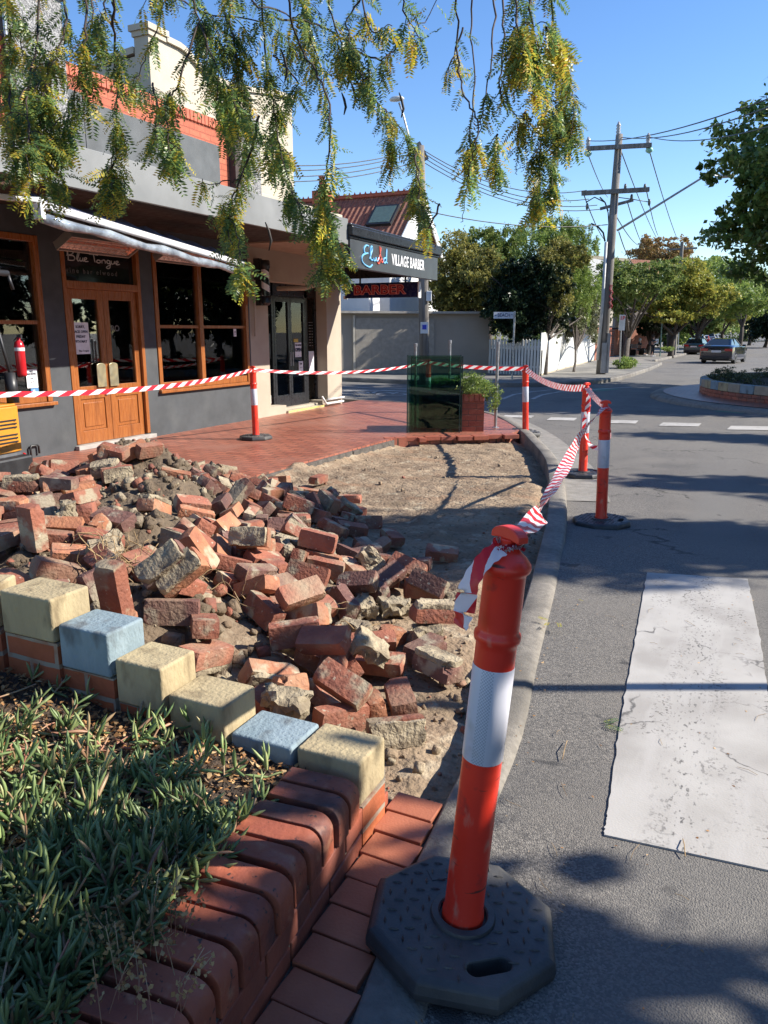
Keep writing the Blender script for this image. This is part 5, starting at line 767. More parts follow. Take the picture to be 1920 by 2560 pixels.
m_crust = pm('cream mortar', (.4, .33, .22), (.25, .2, .135), 18, rough=1, bp=1, bs=50, bd=.01, c3=(.17, .13, .09), s3=6, lo3=.52, hi3=.7, rnd=.2)
def rough_box(d, jit, chip, seed, cuts=(7, 4, 3)):
    rnd = random.Random(seed); bm = bmesh.new(); bmesh.ops.create_cube(bm, size=1)
    for e_dir, n in ((0, cuts[0]), (1, cuts[1]), (2, cuts[2])):
        es = [e for e in bm.edges if abs(abs((e.verts[0].co - e.verts[1].co).normalized()[e_dir]) - 1) < .01]
        bmesh.ops.subdivide_edges(bm, edges=es, cuts=n - 1, use_grid_fill=True)
    ch = [(Vector((rnd.choice((-1, 1)) * d[0] / 2, rnd.choice((-1, 1)) * d[1] / 2, rnd.choice((-1, 1)) * d[2] / 2)), rnd.uniform(.015, .04) * chip) for _ in range(rnd.choice((1, 2, 3)))]
    for vv in bm.verts:
        p = Vector((vv.co.x * d[0], vv.co.y * d[1], vv.co.z * d[2])); q = p.copy()
        ext = sum(abs(abs(p[i]) - d[i] / 2) < 1e-5 for i in range(3))
        if ext >= 2: q *= 1 - (.004 if ext == 2 else .008) / max(.05, p.length)
        nz = Vector((noise.noise(p * 30 + Vector((seed, 0, 0))), noise.noise(p * 30 + Vector((0, seed, 7))), noise.noise(p * 30 + Vector((3, 3, seed))))) * jit
        q += nz
        for c, r_ in ch:
            dd = (p - c).length
            if dd < r_: q -= c.normalized() * (r_ - dd) * .7
        vv.co = q
    return bm
def bm_obj(bm, name, mats, parent=None, smooth=True):
    me = bpy.data.meshes.new(name); bm.to_mesh(me); bm.free()
    for m in mats: me.materials.append(m)
    if smooth:
        me.polygons.foreach_set('use_smooth', [True] * len(me.polygons)); me.set_sharp_from_angle(angle=R(38))
    return me
vF = []; vH = []; vC = []; vM = []
for k in range(9): vF.append(bm_obj(rough_box((.23, .11, .076), .0018, .75, k + 1), 'brick', [m_br[(0, 0, 1, 2, 0, 1, 0, 2, 0)[k]]]))
for k in range(6): vH.append(bm_obj(rough_box((.125, .11, .076), .006, 1.3, k + 31, (5, 5, 3)), 'half_brick', [m_br[k % 3]]))
for k in range(6): vC.append(bm_obj(rough_box((.17, .12, .075), .03, 1.8, k + 61, (6, 5, 4)), 'rubble_chunk', [m_crust]))
for k in range(5): vM.append(bm_obj(rough_box((.215, .105, .03), .009, 1.2, k + 91, (9, 6, 2)), 'mortar', [m_crust]))
cntb = 0
LMK = [((-2.25, 2.25), 'behind the tallest cream block'), ((-1.9, 2.3), 'behind the upper blue block'), ((-1.5, 2.3), 'behind the low blue block'), ((-1.1, 2.45), 'near the cream end block'), ((-1.25, 3.1), 'on dirt left of the nearest bollard'), ((-1.6, 3.9), 'below the loose tape tail'), ((-2.3, 4.4), 'at the kerb side foot of the heap'), ((-3.0, 4.9), 'where the heap meets bare dirt'), ((-3.8, 5.5), 'at the footpath edge of the heap'), ((-4.5, 4.9), 'on the summit below the timber doors'), ((-5.2, 4.6), 'beside the excavator'), ((-4.4, 3.5), 'by the neat brick stack'), ((-3.7, 3.8), 'around the bare soil hollow'), ((-3.0, 2.8), 'by the tangled roots'), ((-2.6, 3.5), 'in the middle of the heap'), ((-1.95, 3.1), 'low on the front slope'), ((-3.3, 4.3), 'on the ridge of the heap')]
def region(x, y, z): return min(LMK, key=lambda l: (l[0][0] - x) ** 2 + (l[0][1] - y) ** 2)[1]
def pose_word(q):
    zx = abs((q @ Vector((0, 0, 1))).z); lx = abs((q @ Vector((1, 0, 0))).z)
    return 'upended' if lx > .75 else ('lying flat' if zx > .85 else ('on edge' if zx < .35 else 'tilted'))
TONE = {0: 'red', 1: 'dark plum', 2: 'orange red'}; toneF = (0, 0, 1, 2, 0, 1, 0, 2, 0)
def put(kind, loc, q, i, label=None, grp=None):
    if kind in 'FM':
        k = i % 9; me = vF[k]; nm = 'loose_brick'; tn = TONE[toneF[k]]; lb = '%s brick %s %s' % (tn, pose_word(q), region(*loc)); g_ = 'whole bricks in the rubble'; ct = 'brick'
        if kind == 'M': lb = '%s brick with mortar, %s %s' % (tn, pose_word(q), region(*loc)); g_ = 'mortar crusted bricks in the rubble'
    elif kind == 'H': k = i % 6; me = vH[k]; nm = 'broken_brick'; lb = 'half %s brick %s %s' % (TONE[k % 3], pose_word(q), region(*loc)); g_ = 'broken bricks in the rubble'; ct = 'broken brick'
    else: k = i % 6; me = vC[k]; nm = 'mortar_lump'; lb = 'cream mortar lump %s %s' % (pose_word(q), region(*loc)); g_ = 'mortar lumps in the rubble'; ct = 'mortar lump'
    o = bpy.data.objects.new(nm, me); col.objects.link(o); o.location = loc; o.rotation_euler = q.to_euler(); tag(o, label or lb, ct, grp or g_)
    if kind == 'M':
        c = bpy.data.objects.new('mortar_crust', vM[i % 5]); col.objects.link(c); c.parent = o; c.location = (0, 0, .05); 
    return o
random.seed(5)
for i, it in enumerate(PILE):
    k, x, y, z, a, b_, c, d = it
    if len([1 for e in range(0)]) > 0: continue
    if x < -4.55 and y > 5.9 or x > interp(KI, y) - .1 or (y > 2.9 and y < 4.2 and x > -1.15): continue
    put(k, (x, y, z), Quaternion((a, b_, c, d)), i)
# bricks that can be told apart in the photograph, each laid where it lies
def lay(u, v_, dep, kind, e, i, label):
    tilt_ = max(abs(math.sin(R(2 * min(abs(e[0]), 90)))), abs(math.sin(R(2 * min(abs(e[1]), 90))))) ; up_ = abs(e[1]) > 70
    hh = .115 if up_ else (.055 if abs(e[0]) > 65 else .04 + .045 * tilt_)
    for k_ in range(160):
        p = PD(u, v_, dep * .8 + k_ * .025); sup = max([mound(p.x, p.y) if p.y < 7.5 else 0] + [t_[3] + .035 for t_ in PILE if (t_[1] - p.x) ** 2 + (t_[2] - p.y) ** 2 < .0125])
        if p.y > 2.03 and p.z - sup <= hh: break
    q = (Matrix.Rotation(YAW, 3, 'Z') @ Euler([R(a) for a in e]).to_matrix()).to_quaternion(); o = put(kind, tuple(p), q, i, label, 'bricks told apart on the heap'); return o
lay(372, 1322, 3.35, 'F', (80, 4, 8), 2, 'long plum red brick lying on its side just above the blue block')
lay(392, 1378 - 140, 3.15, 'M', (52, -38, 12), 3, 'big mortared brick pair leaning diagonally above the cream block')
lay(355, 1222, 3.12, 'M', (52, -38, 12), 5, 'pale mortar caked brick stuck to the big leaning one')
lay(245, 1272, 3.05, 'F', (6, 80, 75), 0, 'red brick standing on end behind the tallest cream block')
lay(800, 1398, 3.35, 'C', (20, 40, 20), 3, 'largest lump of grey mortar, near the middle of the dirt')
lay(935, 1325, 3.75, 'M', (0, 8, 18), 8, 'mortar crusted orange brick lying alone left of the nearest bollard')
lay(700, 1383, 3.2, 'F', (28, -8, -20), 4, 'brick crossed by a thin shadow in front of the grey mortar lump')
lay(740, 1478, 2.8, 'F', (35, 20, -30), 1, 'dark scuffed brick at the near foot of the heap')
lay(628, 1488, 2.65, 'H', (70, 10, 40), 2, 'upright half brick with pale end near the stepped blocks')
lay(615, 1518, 2.5, 'C', (10, 5, -10), 1, 'flat mortar slab resting behind the low blue block')
lay(855, 1580, 2.35, 'M', (75, 0, 12), 1, 'blackened brick on edge behind the cream end block')
lay(650, 1282, 3.75, 'F', (40, -5, 38), 4, 'clean red brick tipped toward the sun in the middle of the heap')
lay(665, 1240, 4.0, 'F', (60, 12, -12), 6, 'long red brick on its side high on the right slope')
lay(430, 1190, 3.6, 'F', (30, 60, 20), 3, 'orange brick edge on beside the leaning mortared pair')
lay(540, 1160, 3.9, 'M', (70, 0, -8), 7, 'orange topped brick with white mortar end on the heap')
lay(128, 1042, 5.2, 'F', (0, 4, -6), 2, 'lone dark brick lying level on the soil at the left of the heap')
lay(245, 975, 6.0, 'F', (18, 10, -14), 0, 'red brick balanced highest on the heap below the timber doors')
lay(955, 1195, 4.6, 'F', (15, 5, -8), 1, 'plum brick at the back beside the tail of loose tape')
lay(880, 1225, 4.3, 'F', (40, 15, -28), 6, 'red brick sloping down left of the tape tail')
lay(925, 1260, 4.1, 'F', (55, 15, -30), 2, 'grey faced brick under the tape tail')
lay(70, 1140, 4.35, 'F', (8, 86, 70), 1, 'plum brick standing on end against the neat stack')
for k in range(5):
    for j in range(2):
        o = put('F', tuple(PD(14, 1222 - k * 32.5, 4.45 + j * .13)), (Matrix.Rotation(YAW + R(3 * (k % 2)), 3, 'Z')).to_quaternion(), (0, 3, 7, 0, 3)[k] , None)
        o['label'] = '%s brick of the neat stack at the left edge, %s row' % (('lowest', 'second lowest', 'middle', 'second highest', 'topmost')[k], ('front', 'rear')[j]); o['group'] = 'bricks in the neat stack'; o['category'] = 'brick'
# small debris, one sheet of crumbs
VS = []; FS = []; off = 0; bases = []
for s in range(8):
    bm = rough_box((1, .8, .6), .25, 4, s + 200, (2, 2, 2)); bm.verts.ensure_lookup_table(); bases.append((np.array([tuple(v.co) for v in bm.verts]), [tuple(x.index for x in f.verts) for f in bm.faces])); bm.free()
n_c = 0; mi = []
while n_c < 3300:
    x = random.uniform(-5.6, -.75); y = random.uniform(2.02, 9.5)
    if x > interp(KI, y) - .03 or x < -4.6 and (y > 6.4): continue
    m_ = mound(x, y); pr = 1 if m_ > .09 and y < 6 else (.9 if y < 3.6 else .035)
    if m_ < .09 and noise.noise(Vector((x * 2.2, y * 2.2, 0))) > .1: pr *= 2
    if random.random() > pr: continue
    s = random.choice((.006, .008, .01, .013, .018, .03) if m_ < .1 or y > 5.6 else (.01, .015, .02, .03, .04, .055)) * random.uniform(.7, 1.5) * (1 if y > 3.6 else 1.1)
    Vb, Fb = random.choice(bases); Rm = rotm(1, 1.5)[0]; VS.append(Vb @ Rm.T * s + np.array((x, y, dirt_h(x, y) + s * .25))); FS += [tuple(i + off for i in f) for f in Fb]; mi += [random.choice((0, 0, 0, 0, 1, 2))] * len(Fb); off += len(Vb); n_c += 1
cr_ = npmesh('rubble_crumbs', np.concatenate(VS), np.array(FS), [m_dirt, m_br[0], m_crust], mi=mi); cr_['kind'] = 'stuff'
# roots tangled in the heap
rt = MB(); m_root = pm('dry root', (.4, .27, .13), (.2, .13, .07), 20, rough=.9)
for k in range(90):
    big = k < 45
    u, v_ = (random.gauss(235, 28), random.gauss(1215, 30)) if big else (random.uniform(90, 780), random.uniform(1060, 1440))
    p = PD(u, v_, 3.25 + random.uniform(-.05, .25)) if big else PD(u, v_, 3.6)
    if not big: p = Vector((p.x, p.y, mound(p.x, p.y) + .09))
    d = Vector((random.gauss(.2, .6), random.gauss(0, .4), random.gauss(.3, .6))).normalized(); pp = [tuple(p)]
    for j in range(9): d = (d + Vector((random.gauss(0, .35), random.gauss(0, .35), random.gauss(-.08, .3)))).normalized(); p = p + d * random.uniform(.015, .035); pp.append(tuple(p))
    rt.tube(pp, random.uniform(.0008, .0028), 4, cap=False)
ro = rt.build('tangled_roots', m_root); ro['kind'] = 'stuff'
# ================================================================== RESTAURANT
FX = -7.65
m_grey = pm('charcoal render', (.062, .068, .075), (.05, .055, .06), 3, rough=.75, bp=.25, bs=50, bd=.003, c3=(.085, .09, .092), s3=2, lo3=.55, hi3=.85)
m_lgrey = pm('pale grey fascia', (.19, .195, .19), (.165, .17, .168), 1.5, rough=.5, c3=(.24, .245, .24), s3=1.2)
m_mgrey = pm('grey rendered panel', (.1, .107, .11), (.085, .09, .092), 3, rough=.85, bp=.2)
m_rb = brickmat('painted orange brick', 'YZ', (.5, .13, .065), (.42, .1, .05), (.3, .075, .04), .24, .086, .008, rough=.7, bp=.7)
m_peb = pm('pebble dash', (.42, .41, .4), (.13, .13, .13), 55, rough=.95, bp=1, bs=70, bd=.02, lo=.42, hi=.6)
m_cream = pm('taupe cream render', (.42, .36, .28), (.37, .315, .245), 2, rough=.85, bp=.15, c3=(.3, .25, .19), s3=1.3, lo3=.6, hi3=.9)
m_cream2 = pm('cream upper render', (.5, .44, .345), (.45, .39, .3), 2, rough=.85, bp=.15)
m_soffit = pm('brown black soffit', (.035, .026, .022), rough=.7)
m_glass = glassmat('window glass', (.74, .75, .75), .9, 1.42)
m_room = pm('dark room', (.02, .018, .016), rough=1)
m_brass = pm('brushed brass', (.45, .38, .22), (.36, .34, .24), 9, rough=.4, metal=.8)
m_paper = pm('paper notice', (.75, .75, .76), rough=.8); m_ink = pm('ink', (.03, .03, .06), rough=.8)
m_silver = pm('silver lettering', (.6, .6, .58), rough=.4); m_faint = pm('faint lettering', (.16, .15, .14), rough=.6)
rs = empty('restaurant', (-7.65, 6.5, .12), 'charcoal rendered restaurant with varnished timber windows, double doors and pale grey awning fascia', 'restaurant')
W = MB(); z0, zt = .0, 3.3
def wall(y0, y1, a, b_, th=.25, m=0, mb=None): (mb or W).box(FX - th, FX, y0, y1, a, b_, m)
WT = 2.66 # window head
wall(1.5, 3.2, z0, zt); wall(3.2, 6.76, z0, .72); wall(3.2, 6.76, WT, zt); wall(6.76, 7.06, z0, zt); wall(7.06, 8.40, WT, zt); wall(8.40, 8.64, z0, zt); wall(8.64, 10.88, z0, .72); wall(8.64, 10.88, WT, zt)
wall(10.88, 10.915, z0, zt)
W.build('wall', m_grey, rs)
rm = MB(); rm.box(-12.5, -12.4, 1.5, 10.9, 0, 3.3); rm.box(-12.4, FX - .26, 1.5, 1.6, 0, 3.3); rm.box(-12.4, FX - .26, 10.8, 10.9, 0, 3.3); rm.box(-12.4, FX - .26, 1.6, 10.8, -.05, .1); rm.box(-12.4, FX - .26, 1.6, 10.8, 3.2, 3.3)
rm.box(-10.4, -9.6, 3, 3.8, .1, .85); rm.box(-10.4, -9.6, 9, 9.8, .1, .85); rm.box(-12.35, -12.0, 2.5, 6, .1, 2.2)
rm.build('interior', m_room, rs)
def sash(y0, y1, z0_, z1_, mull=(), rail=None, name='window', inset=.06):
    f = MB(); fw = .07; xo, xi = FX + .012, FX - .09
    f.box(xi, xo, y0, y0 + fw, z0_, z1_); f.box(xi, xo, y1 - fw, y1, z0_, z1_); f.box(xi, xo, y0 + fw, y1 - fw, z1_ - fw, z1_); f.box(xi, xo - .02, y0 + fw, y1 - fw, z0_, z0_ + .1)
    for m_ in mull: f.box(xi, xo - .008, m_ - .045, m_ + .045, z0_ + .1, z1_ - fw)
    if rail:
        es = [y0 + fw] + [q for m_ in mull for q in (m_ - .045, m_ + .045)] + [y1 - fw]
        for a, b_ in zip(es[::2], es[1::2]): f.box(xi + .01, xo - .03, a, b_, rail - .022, rail + .022)
    fo = f.build('window_frame', m_wood, rs, bevel=.004)
    s = MB(); s.box(FX - .08, FX + .06, y0 - .03, y1 + .03, z0_ - .045, z0_ - .002); s.build('sill', m_wood, fo, bevel=.006)
    g_ = MB(); g_.box(FX - .06, FX - .052, y0 + fw - .01, y1 - fw + .01, z0_ + .09, z1_ - fw + .01); g_.build('glass_pane', m_glass, fo)
    return fo
sash(3.25, 6.75, .765, WT, (4.95,), 1.69); sash(8.655, 10.87, .765, WT, (9.66,), 1.65)
# doors
fr = MB(); fr.box(FX - .12, FX + .01, 7.065, 7.125, .19, WT); fr.box(FX - .12, FX + .01, 8.335, 8.395, .19, WT); fr.box(FX - .12, FX + .01, 7.125, 8.335, 2.10, 2.19); fr.box(FX - .12, FX + .01, 7.125, 8.335, WT - .05, WT)
fr.build('door_frame', m_wood, rs, bevel=.004)
tg = MB(); tg.box(FX - .07, FX - .06, 7.125, 8.335, 2.19, WT - .05); tgo = tg.build('transom_glass', pm('black transom glass', (.012, .012, .012), rough=.06, spec=.6), rs)
L = MB(); Mt = frameX(FX - .05, 7.22, 2.44, 1, 1)
S = .00082
bt = [[(0, 70), (10, 120), (12, 40), (8, 20)], [(5, 118), (50, 140), (70, 125), (62, 98), (20, 80), (66, 78), (84, 55), (70, 28), (20, 22)],
      [(100, 40), (115, 95), (135, 140), (140, 125), (118, 60), (112, 30), (125, 25), (138, 40)], [(145, 65), (140, 35), (150, 25), (168, 40), (176, 68), (172, 35), (180, 28)],
      [(190, 42), (215, 55), (212, 72), (195, 66), (190, 42), (200, 26), (232, 30)],
      [(250, 118), (300, 122), (350, 116)], [(300, 120), (305, 70), (312, 28)], [(345, 60), (330, 40), (345, 24), (372, 32), (372, 55), (345, 60)],
      [(392, 62), (394, 24)], [(394, 50), (415, 68), (432, 55), (434, 26)], [(490, 60), (465, 68), (452, 48), (465, 28), (488, 38), (492, 62), (486, -15), (460, -32), (445, -15), (500, 20)],
      [(510, 66), (508, 38), (520, 26), (540, 40), (548, 66), (546, 30)], [(562, 40), (590, 52), (586, 68), (566, 62), (562, 40), (575, 24), (610, 34)]]
strokes(L, [smoothline([(p[0] * S * 1.75, p[1] * S * 1.25 - .03, 0) for p in l], 4) for l in bt], Mt, .0062)
L.build('lettering', m_silver, tgo)
L = MB(); addtext(L, 'wine bar elwood', frameX(FX - .052, 7.6, 2.315), .085, 0, space=1.5); L.build('lettering', m_faint, tgo)
thr = MB(); thr.box(FX - .2, FX + .07, 7.03, 8.45, .12, .175); thr.build('doorstep', pm('grey stone step', (.4, .38, .35), (.3, .28, .26), 8, rough=.8), rs, bevel=.006)
for k, (y0, y1) in enumerate(((7.128, 7.728), (7.732, 8.332))):
    d = MB(); xi, xo = FX - .085, FX - .035; st = .095
    hy = .02 if k else 0
    d.box(xi, xo, y0, y0 + st, .178, 2.098); d.box(xi, xo, y1 - st, y1, .178, 2.098); d.box(xi, xo, y0 + st, y1 - st, 1.98, 2.098); d.box(xi, xo, y0 + st, y1 - st, .74, .90); d.box(xi, xo, y0 + st, y1 - st, .178, .34)
    do = d.build('door_leaf', m_wood, rs, bevel=.004)
    p = MB(); p.box(xi + .012, xo - .014, y0 + st, y1 - st, .34, .74); p.box(xo - .02, xo - .003, y0 + st + .045, y1 - st - .045, .385, .695); p.build('panel', m_wood, do, bevel=.008)
    g_ = MB(); g_.box(xi + .02, xi + .028, y0 + st, y1 - st, .90, 1.98); g_.build('glass_pane', m_glass, do)
    ym = 7.585 if k == 0 else 7.80
    pl = MB(); hw = .076; pts_ = [(ym - hw, .88), (ym + hw, .88), (ym + hw, 1.15)] + [(ym + hw * math.cos(R(a)), 1.15 + .035 * math.sin(R(a))) for a in range(20, 180, 20)] + [(ym - hw, 1.15)]
    Mp = Matrix(((0, 0, 1, FX - .02), (1, 0, 0, 0), (0, 1, 0, 0), (0, 0, 0, 1))); pl.prism(pts_, 0, .012, 0, Mp); pl.box(FX - .036, FX - .019, ym - .05, ym + .05, 1.0, 1.05); pl.build('push_plate', m_brass, do, bevel=.003)
    if k == 0:
        lk = MB(); lk.lathe([(.0, 0), (.026, 0), (.026, .01), (.012, .014), (0, .014)], 16, 0, Matrix.Translation((xo, 7.66, .79)) @ Matrix.Rotation(R(90), 4, 'Y'), cap=False); lk.build('lock', m_steel, do, smooth=True)
def notice(name, x, y0, y1, z0_, z1_, label, lines, cat='notice', mat=None, ink=None, group=None, tilt=0):
    p = MB(); p.box(x, x + .003, y0, y1, z0_, z1_); o = p.build(name, mat or m_paper); tag(o, label, cat, group)
    L = MB()
    for (s, yy, zz, size, bold) in lines: addtext(L, s, frameX(x + .0045, yy, zz), size, bold)
    if L.v: L.build('lettering', ink or m_ink, o)
    return o
nx_ = FX - .055
notice('paper_notice', nx_, 7.195, 7.465, 1.305, 1.695, 'white paper sign reading SORRY, BACK OPEN FRIDAY 9TH MAY taped inside the left timber door', [('SORRY,', 7.33, 1.64, .045, .001), ('BACK OPEN', 7.33, 1.58, .042, .001), ('FRIDAY', 7.33, 1.52, .045, .001), ('9TH MAY', 7.33, 1.46, .045, .001), ('Blue Tongue', 7.36, 1.345, .032, .0)], 'paper sign')
notice('paper_notice', FX - .045, 6.445, 6.60, .935, 1.15, 'NO SMOKING notice low in the left window corner', [('NO', 6.52, 1.125, .032, .001), ('SMOKING', 6.52, 1.098, .03, .001), ('~', 6.52, 1.05, .08, .001), ('No. 22', 6.52, 1.005, .02, 0)], 'notice')
notice('window_sticker', FX - .045, 6.49, 6.60, .865, .93, 'blue sticker just under the NO SMOKING notice', [('M', 6.53, .897, .04, .002)], 'sticker', pm('blue sticker', (.1, .25, .5), rough=.4), m_paper)
notice('window_sticker', FX - .045, 6.36, 6.46, 1.2, 1.36, 'faded red poster behind the left window glass', [], 'poster', pm('faded red paper', (.2, .05, .04), rough=.8))
notice('window_sticker', FX - .045, 10.52, 10.59, 1.5, 1.62, 'small white sticker at the right edge of the right window', [('o', 10.555, 1.575, .05, .002), ('=', 10.555, 1.53, .04, .001)], 'sticker')
notice('door_sticker', nx_, 7.09 + .045, 7.09 + .105, 2.0, 2.05, 'tiny white alarm sticker at the top left of the left door glass', [], 'sticker')
Lr = MB(); addtext(Lr, 'RO', frameX(FX - .055, 7.93, 1.62), .11, .0); lr_ = Lr.build('window_lettering', m_faint); tag(lr_, 'faint letters RO on the right door glass', 'lettering')
# shelf and pots inside right window
sh = MB(); sh.box(FX - .42, FX - .12, 8.72, 10.75, 1.06, 1.085); sh_ = sh.build('window_shelf', pm('pale shelf board', (.4, .24, .12), rough=.6)); tag(sh_, 'timber shelf behind the right restaurant window', 'shelf')
m_pot = pm('white pot glaze', (.75, .75, .75), rough=.35)
for i, y in enumerate((8.84, 9.02, 9.24, 9.36, 10.06)):
    pr = empty('potted_plant', (FX - .25, y, 1.085), ['leftmost white pot on the window shelf', 'second white pot from the left on the window shelf', 'middle white pot of the row on the window shelf', 'white pot just left of the window mullion', 'white pot alone in the right half of the window'][i], 'potted plant', 'white pots on the window shelf')
    a = MB(); a.lathe([(.04, 0), (.05, .11), (.055, .115), (.05, .12), (.045, .1), (.0, .1)], 16, cap=False); a.build('pot', m_pot, pr, local=True, smooth=True)
    v_ = []; 
    for k in range(40): v_.append((random.gauss(0, .03), random.gauss(0, .03), .13 + abs(random.gauss(0, .035))))
    pv_ = litter('plant_leaves', 40, np.array(v_), .02, .04, m_succ, 1.0, .4); pv_.parent = pr
# downpipe stub and hooks at the wall foot
hk = MB(); hk.tube([(FX + .03, 6.335, .13), (FX + .03, 6.335, .255), (FX + .03, 6.35, .27), (FX + .03, 6.44, .27), (FX + .03, 6.455, .255), (FX + .03, 6.455, .17)], .013, 8); ho = hk.build('hitching_hook', m_dark, smooth=True); tag(ho, 'small black metal loop at the foot of the charcoal wall', 'metal loop')
# awning canopy
cn = MB(); YL, YR = -1.5, 10.66; XC = -5.65
cn.box(XC - .05, XC, YL, YR, 2.84, 3.2); cn.build('awning_fascia', m_lgrey, rs, bevel=.004)
ct = MB(); ct.box(FX, XC - .05, YL, YR, 2.95, 3.0); ct.build('awning_soffit', m_soffit, rs)
cr = MB(); cr.box(FX, XC - .05, YL, YR, 3.14, 3.16); cr.build('awning_roof', m_steel, rs)
dl = MB(); dl.lathe([(0, 0), (.075, 0), (.08, .008), (0, .008)], 20, 0, Matrix.Translation((-6.55, 5.42, 2.938)), cap=False); dl.build('downlight', m_white, rs, smooth=True)
# parapet above the canopy
pp = MB(); pp.box(FX - .22, FX, 7.35, 10.55, 3.2, 4.54); pp.box(FX - .22, FX, -1.5, 6.53, 3.2, 4.54); pp.build('parapet_brickwork', m_rb, rs)
sc2 = MB(); y = 7.35
while y < 10.5:
    sc2.box(FX - .23, FX + .028, y + .004, y + .076, 4.545 - .02, 4.66); y += .084
sc2.build('parapet_capping', pm('red capping brick', (.5, .13, .065), (.42, .1, .05), 6, rough=.7, rnd=.1), rs, bevel=.005); sc2 = MB(); y = 3.6
while y < 6.5: sc2.box(FX - .23, FX + .028, y + .004, y + .076, 4.545 - .02, 4.66); y += .084
sc2.build('parapet_capping', bpy.data.materials['red capping brick'], rs, bevel=.005)
pn = MB(); pn.box(FX, FX + .02, 7.62, 10.27, 3.2, 4.30); pn.box(FX, FX + .02, 7.35, 7.61, 3.2, 4.37); pn.build('rendered_panel', m_mgrey, rs, bevel=.003)
pd = MB(); pd.box(FX - .2, FX + .1, 6.6, 7.32, 3.1, 5.25); pd.box(FX - .24, FX + .14, 6.56, 7.36, 5.25, 5.33); pd.build('pebble_dash_pier', m_peb, rs)
pd = MB(); pd.box(FX - .2, FX + .1, 10.68, 11.25, 3.1, 4.95); pd.build('pebble_dash_pier', m_peb, rs)
dp = MB(); dp.box(FX - .02, FX + .12, 10.53, 10.67, 3.2, 4.95); dp.box(FX - .02, FX + .1, 6.53, 6.6, 3.2, 5.2); dp.build('recess_strip', pm('dark recess paint', (.05, .035, .03), rough=.8), rs)
dp = MB(); dp.tube([(FX + .13, 6.5, 3.2), (FX + .13, 6.5, 5.0)], .02, 8); dp.build('downpipe', m_steel, rs)
# roll-up fabric awning with cassette
aw = empty('folding_awning', (-6.4, 7.0, 2.6), 'rolled up folding awning with silver front bar and crumpled clear plastic blind under the canopy', 'awning')
AA, AB = Vector((-5.74, 5.15, 2.66)), Vector((-6.2, 8.75, 2.44)); ad_ = (AB - AA)
fb = MB(); fb.bar(AA, AB, .07, .065); fb.build('front_bar', pm('white aluminium', (.75, .75, .75), (.6, .6, .62), 3, rough=.3, metal=.2), aw, bevel=.012)
fb = MB(); fb.tube([AA + ad_ * k_ / 12 + Vector((-.01, 0, -.105 - .012 * math.sin(k_ * 1.7))) for k_ in range(13)], [.045 + .008 * math.sin(k_ * 2.3) for k_ in range(13)], 12)
fb.build('clear_blind_roll', pm('clear plastic roll', (.42, .47, .52), (.2, .23, .27), 6, rough=.14, metal=.3, bp=.6, bs=9, bd=.03), aw, smooth=True)
fb = MB()
for i in range(26):
    a_, b_ = AA + ad_ * i / 26, AA + ad_ * (i + 1) / 26; s_, s2 = .025 * math.sin(i * 1.9), .025 * math.sin(i * 1.9 + 1.9); fb.quad(tuple(a_ + Vector((-.03, 0, .05))), tuple(b_ + Vector((-.03, 0, .05))), tuple(b_ + Vector((-.33, 0, .17 + s2))), tuple(a_ + Vector((-.33, 0, .17 + s_))))
fb.build('awning_fabric', pm('lilac grey fabric', (.3, .3, .42), (.2, .2, .3), 3, rough=.8), aw, smooth=True)
fb = MB(); fb.bar(AA + Vector((-.6, -.25, .1)), AA + Vector((0, .02, .03)), .05, .05); fb.cb(tuple(AA + Vector((0, -.03, -.06))), (.1, .05, .13)); fb.tube([AA + Vector((-.02, -.25, .16)), AA + Vector((-.02, -.12, .16))], .05, 14); fb.bar(AA + Vector((-.02, -.2, .16)), AA + Vector((-.08, -.1, .03)), .04, .03); fb.bar(AA + Vector((-.1, -.18, .03)), AA + Vector((0, .0, .04)), .04, .04); fb.build('bracket_arm', m_white, aw, bevel=.006)
